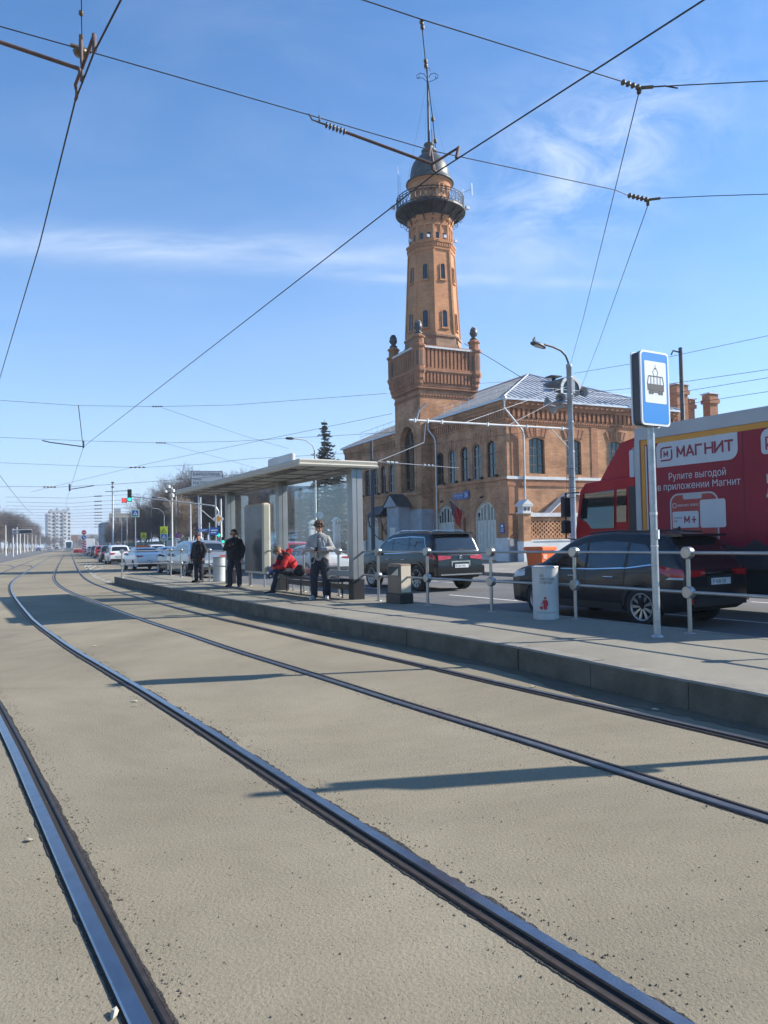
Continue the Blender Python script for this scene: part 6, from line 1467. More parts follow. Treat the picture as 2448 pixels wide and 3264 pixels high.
# ================================================================== people
def capsule(mb, p, q, r0, r1, n=12):
    p = Vector(p); q = Vector(q); d = q-p; L = d.length
    if L < 1e-6: mb.sphere(p, r0, n, 8); return
    t = d/L; pts = []; rs = []
    for k in range(5): a = math.pi/2*(1-k/4); pts.append(p - t*r0*math.sin(a)*1.0); rs.append(max(.0006, r0*math.cos(a)))
    for k in range(5): a = math.pi/2*k/4; pts.append(q + t*r1*math.sin(a)); rs.append(max(.0006, r1*math.cos(a)))
    mb.tube(pts, rs, n)
def chain(mb, pts, rs):
    for (a,b),(r,s) in zip(zip(pts,pts[1:]), zip(rs,rs[1:])): capsule(mb, a, b, r, s)
CT1 = bpy.data.textures.new('folds', 'CLOUDS'); CT1.noise_scale = .13; CT1.noise_depth = 2
CT2 = bpy.data.textures.new('creases', 'CLOUDS'); CT2.noise_scale = .045; CT2.noise_depth = 1
def melt(mb, name, mat, par, vox=.010, it=3, smooth=.5):
    """fuse overlapping volumes into one continuous skin"""
    o = mb.build(name+'_src', mat)
    m = o.modifiers.new('r','REMESH'); m.mode = 'VOXEL'; m.voxel_size = vox; m.use_smooth_shade = True
    s_ = o.modifiers.new('s','SMOOTH'); s_.factor = smooth; s_.iterations = it
    if name in ('jacket','trousers','trouser_leg','hood','hood_collar','rucksack'):   # folds and creases of the cloth
        for tx,st in ((CT1,.032),(CT2,.011)):
            d_ = o.modifiers.new('d','DISPLACE'); d_.texture = tx; d_.strength = st; d_.mid_level = .5; d_.texture_coords = 'LOCAL'
    dg = bpy.context.evaluated_depsgraph_get(); dg.update()
    me = bpy.data.meshes.new_from_object(o.evaluated_get(dg)); me.name = name
    me.materials.clear(); me.materials.append(mat)
    old = o.data; bpy.data.objects.remove(o); bpy.data.meshes.remove(old)
    r = bpy.data.objects.new(name, me); col.objects.link(r); r.parent = par; return r
def hand(mb, wrist, d, nrm, side, curl):
    d = Vector(d).normalized(); nrm = Vector(nrm); nrm = (nrm - d*nrm.dot(d)).normalized(); a = d.cross(nrm)*side; w_ = Vector(wrist)
    for k,(off,L) in enumerate(((-.030,.078),(-.010,.086),(.010,.080),(.029,.064))):
        kn = w_ + d*(.088-.004*abs(k-1)) + a*off; capsule(mb, w_+d*.012+a*off*.6, kn, .015, .0125, 8)
        p = kn; ang = 0
        for ph in (.46,.30,.24):
            ang += curl*(1+.12*k); dd = d*math.cos(ang)+nrm*math.sin(ang); q = p+dd*L*ph; capsule(mb, p, q, .0098, .0084, 8); p = q
    b0 = w_ + d*.028 - a*.028; b1 = b0 + (d*.55 - a*.62 + nrm*.45).normalized()*.046; b2 = b1 + (d*.8 - a*.15 + nrm*.5).normalized()*.034
    capsule(mb, b0, b1, .015, .011, 8); capsule(mb, b1, b2, .0105, .0085, 8)
def head(mb, c, fwd, up, s=1.0):
    f = Vector(fwd).normalized(); u = Vector(up); u = (u-f*u.dot(f)).normalized(); r_ = f.cross(u); c = Vector(c)
    P = lambda x,y,z: c + r_*x*s + f*y*s + u*z*s
    def ell(x,y,z,rx,ry,rz):
        t = MB(); t.sphere((0,0,0),1,14,10); mb.add([P(x+p.x*rx,y+p.y*ry,z+p.z*rz) for p in t.v], t.f, 0, True)
    ell(0,-.012,.035,.077,.098,.088); ell(0,.018,-.035,.062,.076,.075); ell(0,.040,-.090,.034,.036,.030); ell(0,.075,.018,.052,.020,.018)
    capsule(mb, P(0,.090,.010), P(0,.112,-.026), .010*s, .016*s, 8); ell(0,.086,-.060,.026,.014,.013)
    for sx_ in (-1,1):
        ell(sx_*.079,-.005,-.010,.011,.022,.034); ell(sx_*.045,.062,-.030,.024,.024,.024); ell(sx_*.032,.078,.001,.015,.012,.010)
    return P
def face(P, par, body, hairmat):
    for sx_ in (-1,1):
        m = MB(); m.sphere(P(sx_*.031,.0885,.002), .0085, 8, 6); m.build('eye', pm('dark_eye',(.02,.015,.012),.2), body)
        m = MB(); m.tube([P(sx_*.014,.093,.024),P(sx_*.032,.093,.030),P(sx_*.050,.082,.024)],[.004,.0055,.003],6); m.build('eyebrow', hairmat, body)
    m = MB(); m.tube([P(-.024,.0935,-.064),P(0,.0995,-.061),P(.024,.0935,-.064)],[.003,.0055,.003],6); m.build('mouth', pm('lips',(.26,.085,.07),.5), body)
M_SKIN = pm('skin', (.50,.27,.18), .5, var=.06, vs=9); M_SKIN2 = pm('ruddy_skin', (.46,.21,.14), .5, var=.1, vs=9)
def cloth(name, c, bumpv=.9, **k): return pm(name, c, .85, var=.16, vs=7, bump=bumpv, bs=11, **k)
M_JGREY = cloth('grey_puffer_cloth', (.33,.31,.30)); M_NAVY = cloth('navy_trouser_cloth', (.018,.021,.034)); M_BLKC = cloth('black_jacket_cloth', (.011,.012,.016)); M_COAT = cloth('dark_coat_cloth', (.017,.016,.020))
M_REDJ = cloth('red_puffer_cloth', (.48,.012,.018)); M_SHOEW = pm('pale_shoe', (.50,.48,.45), .6); M_SHOEB = pm('black_shoe', (.015,.015,.016), .5); M_HAIRB = pm('brown_hair', (.075,.035,.022), .6, var=.5, vs=40, bump=.6, bs=60); M_HAIRK = pm('black_hair', (.012,.010,.010), .5)
M_NAVYSUN = cloth('sunlit_navy_cloth', (.07,.11,.30)); M_CAPR = cloth('maroon_cap_cloth', (.085,.025,.022)); M_TAN = cloth('tan_camouflage', (.30,.21,.12), c2=(.03,.025,.02))
def shoe(par, heel, toe, mat, sole=None):
    m = MB(); h = Vector(heel); t = Vector(toe); d = (t-h).normalized()
    capsule(m, h+Vector((0,0,.052)), h.lerp(t,.45)+Vector((0,0,.05)), .042, .045); capsule(m, h.lerp(t,.45)+Vector((0,0,.045)), t+Vector((0,0,.038))-d*.03, .045, .036); capsule(m, h+d*.02+Vector((0,0,.06)), h+d*.02+Vector((0,0,.11)), .042, .042)
    m.v = [Vector((p.x,p.y,max(p.z,h.z+.004))) for p in m.v]
    o = melt(m, 'shoe', mat, par, .009, 2)
    s_ = MB(); s_.tube([h-d*.04+Vector((0,0,.012)), h+d*.03+Vector((0,0,.012)), h.lerp(t,.6)+Vector((0,0,.012)), t-d*.01+Vector((0,0,.012))],[.03,.042,.046,.03],10); 
    s_.v = [Vector((p.x,p.y,min(max(p.z,min(h.z,t.z)),min(h.z,t.z)+.026))) for p in s_.v]; s_.build('sole', sole or mat, o)
    return o
def standing(name_label, loc, rz, H, arms, top, legs, topmat, legmat, shoemat, skin, coat_len, hairf, stance=.13, bulk=1.0, lean=0.0, headf=(0,1,-.15), legw=1.0, cat='person', feet=None, solemat=None):
    """figure standing at loc, facing local +y; arms: for each side shoulder->elbow->wrist, hand direction, palm normal, curl"""
    k = H/1.80; t = thing('person', name_label, cat, loc, rz); V = lambda x,y,z: Vector((x*k,y*k,z*k))
    hip, sh_, neck = .93, 1.46, 1.52
    b = MB(); hc = V(0,.030+lean,1.652)
    P = head(b, hc, headf, (0,.1,1), k)
    capsule(b, V(0,.0+lean,1.46), V(0,.02+lean,1.60), .055*k, .052*k); chain(b, [V(0,0,.97),V(0,0,1.15),V(0,lean,1.38)],[.085*k,.09*k,.10*k])
    A = {}
    for sg in (-1,1):
        S_ = V(sg*.170*bulk,lean,1.425); el, wr, hd, hn, cu = arms[sg]; el = V(*el); wr = V(*wr); A[sg] = (S_,el,wr)
        chain(b, [V(sg*.08,lean,1.44),S_,el,wr],[.05*k,.05*k,.042*k,.028*k]); hand(b, wr, hd, hn, sg, cu)
        fx = sg*stance; capsule(b, V(sg*.09,0,hip-.02), V(fx*.95,.01,.50), .082*k, .056*k); capsule(b, V(fx*.95,.01,.50), V(fx,-.02,.10), .054*k, .034*k); capsule(b, V(fx,-.02,.055), V(fx*1.05,.08,.048), .026*k, .022*k)
    body = melt(b, 'body', skin, t, .0065, 2)
    m = MB()                                         # upper garment
    chain(m, [V(0,0,coat_len),V(0,0,1.10),V(0,lean*.8,1.30)],[.165*k*bulk,.175*k*bulk,.165*k*bulk])
    for sx_ in (-.09,.09): chain(m, [V(sx_,0,coat_len),V(sx_,0,1.12),V(sx_*1.05,lean,1.36)],[.13*k*bulk,.135*k*bulk,.125*k*bulk])
    chain(m, [V(-.14*bulk,lean,1.405),V(-.05,lean,1.455),V(.05,lean,1.455),V(.14*bulk,lean,1.405)],[.068*k,.075*k,.075*k,.068*k]); capsule(m, V(0,lean,1.44), V(0,lean+.008,1.495), .082*k, .068*k)
    for sg in (-1,1): S_,el,wr = A[sg]; chain(m, [V(sg*.08,lean,1.43),S_-V(0,0,.02),el,wr.lerp(el,.06)],[.07*k,.064*k*top,.056*k*top,.044*k*top])
    zc = min(p.z for p in m.v); zcut = (coat_len-.06)*k
    m.v = [Vector((p.x, p.y*.80+ (0), max(p.z, zcut))) if abs(p.x) < .24*k and p.z < 1.0*k else p for p in m.v]
    jk = melt(m, 'jacket', topmat, t, .011, 3)
    m = MB()
    capsule(m, V(-.075,0,.95), V(.075,0,.95), .122*k, .122*k)
    for sg in (-1,1):
        fx = sg*stance; chain(m, [V(sg*.085,0,.92),V(sg*.10,.0,.78),V(fx*.95,.012,.50),V(fx,.0,.30),V(fx*1.01,-.005,.085)],[.112*k*legw,.102*k*legw,.080*k*legw,.073*k*legw,.070*k*legw])
    tr = melt(m, 'trousers', legmat, t, .011, 3)
    for sg in (-1,1):
        fx = sg*stance; a_ = feet[sg] if feet else 0.0; d = Vector((sg*.18+a_,1,0)).normalized()
        shoe(t, V(fx*1.01,-.05,0), V(fx*1.01,-.05,0)+d*.265*k, shoemat, solemat)
    hairf(P, body, k); face(P, t, body, M_HAIRB)
    return t, body, jk, tr, P, A
def curly(P, body, k):
    m = MB(); rnd = random.Random(5)
    for i in range(120):
        g = rnd.uniform(0,2*math.pi); e = rnd.uniform(-.25,1.5); r_ = rnd.uniform(.9,1.12)
        x,y,z = .098*math.cos(e)*math.cos(g)*r_, -.016+.112*math.cos(e)*math.sin(g)*r_, .055+.095*math.sin(e)*r_
        if y > .045 and z < .048: continue
        m.sphere(P(x,y,z), rnd.uniform(.020,.034), 7, 5)
    melt(m, 'hair', M_HAIRB, body, .008, 1)
def short_hair(P, body, k):
    m = MB(); t = MB(); t.sphere((0,0,0),1,16,12); m.add([P(p.x*.083,-.030+p.y*.098,.058+p.z*.078) for p in t.v if True], t.f, 0, True)
    m.v = [p for p in m.v]; o = melt(m, 'hair', M_HAIRK, body, .007, 1)
def facing(px): return math.atan2(0,1)
def rz_to_camera(loc, turn=0.0): return math.atan2(-loc.x, loc.y)*-1 + math.pi + turn
# young man in the grey jacket
L1 = onz(1021,1909,PZ)
arms = {-1:((-.30,.03,1.17),(-.10,.27,1.13),(.85,.35,.05),(.2,.2,-1),.45), 1:((.30,.03,1.17),(.09,.29,1.14),(-.85,.35,.1),(-.2,.1,-1),.5)}
boy = standing('young man with curly brown hair in a pale grey jacket before the bench', L1, rz_to_camera(L1,-.05), 1.83, arms, 1.16, 1, M_JGREY, M_NAVY, M_SHOEW, M_SKIN, .95, curly, stance=.145, bulk=1.06, headf=(.05,1,-.28), legw=1.15, solemat=M_SHOEW)
t, body, jk, tr, P, A = boy; k = 1.83/1.8
m = MB(); chain(m,[(0,.105*k,1.32*k),(0,.085*k,1.41*k)],[.050,.048]); melt(m,'shirt',M_BLKC,t,.009,2)
m = MB(); m.tube([(0.0,.160,1.42),(0.0,.182,1.3),(0,.186,1.1),(0,.165,.97)],.011,6); m.build('zip', M_BLK, jk)
m = MB(); m.tube([(-.07,.15,1.36),(-.10,.165,1.22),(-.07,.17,1.10)],.010,5); m.tube([(-.12,.145,1.38),(-.15,.15,1.25)],.008,5); m.build('chest_print', M_WPL, jk)
m = MB(); chain(m,[(-.10,.07,1.45),(-.095,-.03,1.50),(0,-.08,1.52),(.095,-.03,1.50),(.10,.07,1.45)],[.026,.034,.040,.034,.026]); melt(m,'hood_collar',M_JGREY,jk,.009,2)
m = MB(); m.tube([(.02,.30,1.10),(.05,.24,.98),(.10,.20,.86),(.18,.17,.84),(.23,.12,.92),(.22,.08,.99)],.006,6); tag(m.build('cable', M_WPL, None, L1, rz_to_camera(L1,-.05)), 'thin pale cable looping from the hands of the young man in grey', 'cable')
m = MB(); m.M = Matrix.Translation((0,.345,1.17)) @ Matrix.Rotation(R(-40),4,'X'); m.cbox(-.036,.036,-.07,.07,0,.010,.006)
tag(m.build('mobile_phone', M_BLK, None, L1, rz_to_camera(L1,-.05)), 'dark mobile phone held in both hands by the young man in the grey jacket', 'phone')
# man with headphones looking at his phone
L2 = onz(748,1870,PZ)
arms = {-1:((-.29,-.03,1.16),(-.27,.06,.90),(0,.25,-1),(1,.1,0),.35), 1:((.29,.05,1.18),(.06,.27,1.27),(-.9,.3,.25),(-.1,-.5,.9),.5)}
man = standing('man in black with over ear headphones looking at a phone beside the shelter', L2, rz_to_camera(L2,.05), 1.80, arms, 1.18, 1, M_BLKC, M_NAVY, M_SHOEB, M_SKIN2, .89, short_hair, stance=.15, bulk=1.16, headf=(0,1,-.42), legw=1.12)
t, body, jk, tr, P, A = man
m = MB(); m.tube([P(.092*math.cos(a),-.012,.02+.112*math.sin(a)) for a in [math.pi*i/14 for i in range(15)]],.011,8)
for s in (-1,1): capsule(m, P(s*.082,-.008,-.012), P(s*.098,-.008,-.012), .036, .030)
hp = m.build('headphones', M_BLK, None); hp.location = L2; hp.rotation_euler = (0,0,rz_to_camera(L2,.05)); tag(hp, 'black over ear headphones worn by the man looking at his phone', 'headphones')
m = MB(); m.M = Matrix.Translation((-.03,.335,1.315)) @ Matrix.Rotation(R(35),4,'Z') @ Matrix.Rotation(R(50),4,'X'); m.cbox(-.036,.036,-.07,.07,0,.009,.006)
tag(m.build('mobile_phone', M_BLK, None, L2, rz_to_camera(L2,.05)), 'black mobile phone held up by the man wearing headphones', 'phone')
# old man in the long coat
L3 = onz(634,1856,PZ)
arms = {-1:((-.28,-.04,1.16),(-.25,.05,.91),(.1,.15,-1),(1,0,0),.4), 1:((.29,-.04,1.16),(.28,.06,.89),(0,.2,-1),(-1,0,0),.8)}
old = standing('old man in a long dark coat and maroon cap at the platform end', L3, rz_to_camera(L3,-.15), 1.72, arms, 1.2, 1, M_COAT, M_NAVY, M_SHOEB, M_SKIN2, .74, short_hair, stance=.11, bulk=1.12, headf=(-.1,1,-.2), legw=1.05)
t, body, jk, tr, P, A = old
m = MB(); q_ = MB(); q_.sphere((0,0,0),1,18,10); m.add([P(p.x*.100,-.014+p.y*.118,.085+p.z*.052) for p in q_.v], q_.f, 0, True); capsule(m,P(-.04,.10,.058),P(.04,.10,.058),.022,.022); capsule(m,P(-.02,.125,.052),P(.02,.125,.052),.014,.014)
cp_ = melt(m,'flat_cap',M_CAPR,None,.008,1); cp_.location = L3; cp_.rotation_euler = (0,0,rz_to_camera(L3,-.15)); tag(cp_,'maroon flat cap worn by the old man in the long coat','cap')
for x,z in ((.11,1.12),(.11,.92)): m = MB(); m.cbox(x-.055,x+.055,.135,.165,z-.08,z,.01); m.build('coat_pocket', M_COAT, jk)
m = MB(); m.tube([(0,.172,1.40),(.01,.186,1.2),(.01,.185,.95),(.01,.15,.72)],.007,5); m.build('coat_front_edge', M_BLK, jk)
bg_ = MB(); q_ = A[1][2]; bg_.M = Matrix.Translation(q_+Vector((.02,.03,-.42))); bg_.cbox(-.05,.05,-.14,.14,0,.24,.03); bg_.tube([(0,-.07,.22),(0,-.03,.36),(0,.03,.36),(0,.07,.22)],.008,6)
bo = bg_.build('carrier_bag', M_BLKC, None); bo.location = L3; bo.rotation_euler = (0,0,rz_to_camera(L3,-.15)); tag(bo,'small dark bag hanging from the hand of the old man in the long coat','bag')
# seated person in the red jacket (local frame of the shelter: sits on the bench facing the track, -x)
Sf = Matrix.Translation((-.65,17.55,PZ)) @ Matrix.Rotation(R(30),4,'Z')
L4 = Sf @ Vector((-.28,3.15,0))
t = thing('person', 'person in a red and black jacket sitting bent forward on the bench', 'person', L4, R(30)+R(90))
# local: faces +y (towards the track), +x to the person's left
b = MB(); hc = Vector((.02,.40,1.13)); P = head(b, hc, (.25,.75,-.75), (0,.5,.9), 1.0)
chain(b,[Vector((0,0,.60)),Vector((0,.10,.82)),Vector((.0,.24,.98))],[.13,.12,.12]); capsule(b,Vector((0,.25,1.0)),Vector((.01,.36,1.08)),.055,.052)
SA = {-1:(Vector((-.18,.24,.97)),Vector((-.24,.36,.72)),Vector((-.06,.52,.68))), 1:(Vector((.18,.24,.97)),Vector((.25,.36,.72)),Vector((.06,.54,.70)))}
for sg in (-1,1): S_,el,wr = SA[sg]; chain(b,[S_,el,wr],[.05,.042,.028]); hand(b, wr, (-sg*.8,.5,-.2), (0,-.3,-1), sg, .5)
LG = {-1:[Vector((-.10,.02,.56)),Vector((-.12,.46,.60)),Vector((-.10,.62,.10))], 1:[Vector((.10,.02,.56)),Vector((.18,.46,.70)),Vector((-.08,.66,.52))]}
for sg in (-1,1): h_,kn,an = LG[sg]; chain(b,[h_,kn,an],[.08,.055,.038])
body = melt(b,'body',M_SKIN2,t,.0065,2); face(P,t,body,M_HAIRK)
m = MB(); chain(m,[Vector((0,-.02,.60)),Vector((0,.08,.80)),Vector((0,.20,.94))],[.175,.185,.16]); capsule(m,Vector((-.12,.22,.95)),Vector((.12,.22,.95)),.09,.09); capsule(m,Vector((0,.18,1.02)),Vector((0,.26,1.08)),.09,.075)
for sg in (-1,1): S_,el,wr = SA[sg]; chain(m,[Vector((sg*.1,.22,.95)),S_,el,wr.lerp(el,.1)],[.085,.085,.075,.052])
jk = melt(m,'jacket',M_REDJ,t,.011,3)
m = MB(); chain(m,[Vector((-.19,.22,1.005)),Vector((0,.24,1.03)),Vector((.19,.22,1.005))],[.072,.088,.072]); chain(m,[Vector((-.13,.33,.93)),Vector((0,.36,.95)),Vector((.13,.33,.93))],[.06,.07,.06]); yk = melt(m,'jacket_yoke',M_BLKC,jk,.010,3)
m = MB(); chain(m,[Vector((-.09,.17,1.06)),Vector((-.05,.09,1.12)),Vector((.05,.09,1.12)),Vector((.09,.17,1.06))],[.05,.07,.07,.05]); melt(m,'hood',M_REDJ,jk,.010,2)
m = MB(); capsule(m,Vector((-.07,.02,.56)),Vector((.07,.02,.56)),.12,.12)
h_,kn,an = LG[-1]; chain(m,[h_,kn,an.lerp(kn,.06)],[.11,.082,.062]); melt(m,'trousers',M_NAVY,t,.011,3)
m = MB(); h_,kn,an = LG[1]; chain(m,[h_.lerp(kn,.15),kn,an.lerp(kn,.1)],[.105,.085,.065]); melt(m,'trouser_leg',M_NAVYSUN,t,.011,3)  # raised leg in brighter blue: sun on the navy cloth painted in
shoe(t, (-.10,.57,0), (-.10,.84,0), M_SHOEB, M_WPL)
m = MB(); capsule(m,Vector((-.10,.66,.52)),Vector((-.20,.73,.46)),.048,.042); capsule(m,Vector((-.06,.64,.53)),Vector((-.10,.66,.50)),.045,.045); melt(m,'shoe',M_SHOEB,t,.009,2)
m = MB(); q_ = MB(); q_.sphere((0,0,0),1,16,10); m.add([P(p.x*.092,-.010+p.y*.112,.062+p.z*.072) for p in q_.v], q_.f, 0, True); capsule(m,P(-.03,.10,.055),P(.03,.10,.055),.022,.022); capsule(m,P(-.02,.15,.04),P(.02,.15,.04),.010,.010)
cp_ = melt(m,'cap',M_TAN,None,.008,1); cp_.location = L4; cp_.rotation_euler = (0,0,R(120)); tag(cp_,'tan and black peaked cap worn by the person in the red jacket','cap')
m = MB(); capsule(m,Vector((0,-.12,.12)),Vector((0,.14,.12)),.12,.12); capsule(m,Vector((0,-.1,.2)),Vector((0,.1,.2)),.09,.09); m.v = [Vector((p.x*.8,p.y,max(p.z,.0))) for p in m.v]
rb = melt(m,'rucksack',M_BLKC,None,.012,2); rb.location = Sf @ Vector((-.30,2.62,.47)); rb.rotation_euler = (0,0,R(30)); tag(rb,'black rucksack lying on the bench beside the person in red','bag')

# ================================================================== trees
M_BARK = pm('grey_brown_bark', (.085,.066,.052), .95, var=.3, vs=3)
M_TWIG = pm('twig_bark', (.105,.080,.066), .95, var=.3, vs=.6)
M_PALEBARK = pm('pale_branch_bark', (.27,.21,.15), .9, var=.3, vs=1)
M_NEEDLE = pm('spruce_needles', (.022,.036,.026), .9, var=.5, vs=1.2)
def bare_tree(seed, H, name, label, loc, group, spread=1.0, dense=1.0, bark=M_BARK, twig=M_TWIG):
    rnd = random.Random(seed); tr = ([],[]); cr = ([],[])
    def seg(buf, p, q, r0, r1, n):
        d = (q-p); 
        if d.length < 1e-5: return
        d.normalize(); a = d.orthogonal().normalized(); b = d.cross(a); k = len(buf[0])
        for c,r in ((p,r0),(q,r1)):
            for j in range(n): g = 2*math.pi*j/n; buf[0].append(c+(a*math.cos(g)+b*math.sin(g))*r)
        for j in range(n): buf[1].append((k+j,k+(j+1)%n,k+n+(j+1)%n,k+n+j))
    def grow(p, d, L, r, lev):
        nseg = 4 if lev < 3 else 2; q = p
        for i in range(nseg):
            d = (d + Vector((rnd.uniform(-1,1),rnd.uniform(-1,1),rnd.uniform(-.5,.8)))*(.10+.05*lev)).normalized()
            nx = q + d*L/nseg; r1 = r*(1-.55*(i+1)/nseg); r0 = r*(1-.55*i/nseg)
            seg(tr if lev < 2 else cr, q, nx, r0, r1, 7 if lev == 0 else (5 if lev == 1 else (4 if lev==2 else 3)))
            if lev < 5 and (lev > 0 or i >= 1):
                kids = 2 if lev in (0,1) else (2 if rnd.random() < .75*dense else 1)
                if lev == 0: kids = 2
                for _ in range(kids):
                    ax = d.orthogonal().normalized(); ax.rotate(Matrix.Rotation(rnd.uniform(0,6.28),3,d)); ang = rnd.uniform(.45,.95)*(1.15 if lev else .9)*spread
                    nd = (d*math.cos(ang)+ax*math.sin(ang)); nd.z = nd.z*.8+.22; nd.normalize()
                    grow(nx, nd, L*rnd.uniform(.55,.78)*(1 if lev else .72), max(.011,r1*rnd.uniform(.5,.68)), lev+1)
            q = nx
        if lev < 5: grow(q, d, L*.62, max(.011,r*.42), lev+1)
    t = thing(name, label, 'tree', loc, 0, group)
    grow(Vector((0,0,-.3)), Vector((0,0,1)), H*.42, H*.017, 0)
    for nm,buf,mt in (('trunk',tr,bark),('crown',cr,twig)):
        zmax = max([p.z for p in cr[0]]); f = H/zmax
        me = bpy.data.meshes.new(nm); me.from_pydata([tuple(p*f) for p in buf[0]],[],buf[1]); me.materials.append(mt)
        o = bpy.data.objects.new(nm, me); col.objects.link(o); o.parent = t
    return t
rnd = random.Random(21)
GR = 'bare street trees beyond the road on the right'; LBR = 'bare brown leafless tree in the dense row beyond the road behind the shelter'
protos = [bare_tree(s, 12, 'bare_tree', LBR, (0,0,0), GR, sp) for s,sp in ((3,1.0),(8,.85),(14,1.1))]
KF = K20[-1]; used = 0
def place_tree(protos, x, y, H, label, group):
    global used
    pr = protos[used % len(protos)]; rz = rnd.uniform(0,6.28); sc = H/12*rnd.uniform(.9,1.1)
    if used < len(protos): pr.location = (x,y,.1); pr.rotation_euler = (0,0,rz); pr.scale = (sc*.95,sc*.95,sc)
    else: dup(pr, (x,y,.1), rz, label, group, (sc*.95,sc*.95,sc))
    used += 1
for (px,Y,H) in ((455,190,12),(478,165,12.5),(500,175,13),(520,150,13),(540,165,14),(556,140,14),(572,150,15),(588,128,13.5),(600,150,15),(618,122,13),(634,140,14),(650,118,13),(668,130,13),(690,112,12.5),(705,150,15),(725,120,13),(748,108,12),(770,125,13),(800,110,12),(830,118,12),(858,104,11),(885,112,12),(912,120,12),(1090,105,12),(470,230,13),(440,215,11.5),(430,260,12),(512,210,14),(548,220,15),(585,190,15),(640,185,15),(700,180,15),(760,170,14),(820,165,13),(352,232,9),(362,225,9.5),(372,235,10),(380,218,10.5),(388,240,11),(402,235,10.5),(416,230,11),(428,225,11.5),(442,215,12),(470,175,12),(508,160,13),(530,138,13),(566,132,14.5),(595,140,14.5),(625,136,14),(659,108,12.5),(676,145,14),(715,108,12),(735,140,13),(760,125,13),(790,132,12.5),(845,128,12),(900,130,12),(462,205,12.5),(535,190,14.5),(575,175,15),(610,165,15),(670,160,15),(410,300,11),(395,340,11),(375,360,11),(350,420,12),(335,460,11),(318,520,12)):
    p = at(px, 1740, Y); place_tree(protos, p.x+rnd.uniform(-1,1), Y, H, LBR, GR)
used = 0
GL = 'bare street trees along the far left pavement'; LBL = 'bare leafless tree on the far left side of the street'
pl_ = [bare_tree(s, 12, 'bare_tree', LBL, (0,0,0), GL, .95) for s in (31,37)]
for (px,Y,H) in ((-12,190,13),(4,240,13),(24,230,15),(38,260,15),(52,290,15),(64,310,15),(76,340,15),(88,370,15),(98,410,15),(112,460,14),(128,500,12),(142,520,11),(160,540,10),(176,560,10),(196,580,9),(-20,230,13),(18,255,13),(31,275,14),(44,300,14),(58,320,15),(70,345,15),(82,370,15),(94,400,15),(104,430,15),(118,470,13),(14,280,16),(45,350,17),(70,420,18),(92,500,17),(215,640,10),(236,650,10),(252,640,9),(270,620,10),(286,600,11),(300,580,12)):
    p = at(px, 1740, Y); place_tree(pl_, p.x, Y, H, LBL, GL)
p = at(580,1740,100); bare_tree(55, 8.5, 'pale_tree', 'pale branched young tree lit in front of the dark bare trees', (p.x,p.y,.1), None, .75, .8, M_PALEBARK, M_PALEBARK)
def spruce(seed, H, w_, label, loc, group=None):
    rnd = random.Random(seed); t = thing('spruce_tree', label, 'tree', loc, 0, group)
    m = MB(); m.tube([(0,0,-.2),(0,0,H*.5),(0,0,H)],[H*.014,H*.009,.02],7); m.build('trunk', M_BARK, t)
    vs, fs = [], []
    z = H*.06
    while z < H*.985:
        t_ = z/H; Rr = w_*(1-t_)**.8*rnd.uniform(.6,1.2)+.15; n = int(5+5*(1-t_))
        for i in range(n):
            g = rnd.uniform(0,6.28); L = Rr*rnd.uniform(.45,1.2); d = Vector((math.cos(g),math.sin(g),0)); s_ = Vector((-d.y,d.x,0))
            k = max(4,int(L/.13))
            for j in range(k):
                u = (j+.6)/k; c = Vector((0,0,z+rnd.uniform(-.12,.12))) + d*L*u + Vector((0,0,-.38*L*u + .22*L*u*u)); q = .13+.10*(1-u)
                for sg in (-1,1):
                    a = c + s_*sg*.03; b = c + s_*sg*(q*1.5)+d*.12+Vector((0,0,-.10+rnd.uniform(-.06,.06))); e = c + d*.2+Vector((0,0,-.03)); f_ = c - d*.05+Vector((0,0,-.22*rnd.uniform(.5,1)))
                    i0 = len(vs); vs += [a,b,e,f_]; fs += [(i0,i0+1,i0+2),(i0,i0+3,i0+1)]
        z += H*.021*rnd.uniform(.5,1.5)
    me = bpy.data.meshes.new('crown'); me.from_pydata([tuple(p) for p in vs],[],fs); me.materials.append(M_NEEDLE); o = bpy.data.objects.new('crown', me); col.objects.link(o); o.parent = t
    return t
p = at(1040,1740,92); s0 = spruce(2, 16.6, 3.7, 'tall dark spruce whose tip rises above the shelter roof', (p.x,p.y,.1))
for px,Y,H,lb in ((1082,84,11,'dark spruce seen through the shelter glass right of the young man'),(1010,100,12,'dark spruce seen through the shelter glass left of the tall one'),(960,88,8,'short dark spruce seen through the glass above the seated person')):
    p = at(px,1740,Y); dup(s0, (p.x,p.y,.1), px*.1, lb, None, (H/16.6*1.1,H/16.6*1.1,H/16.6))
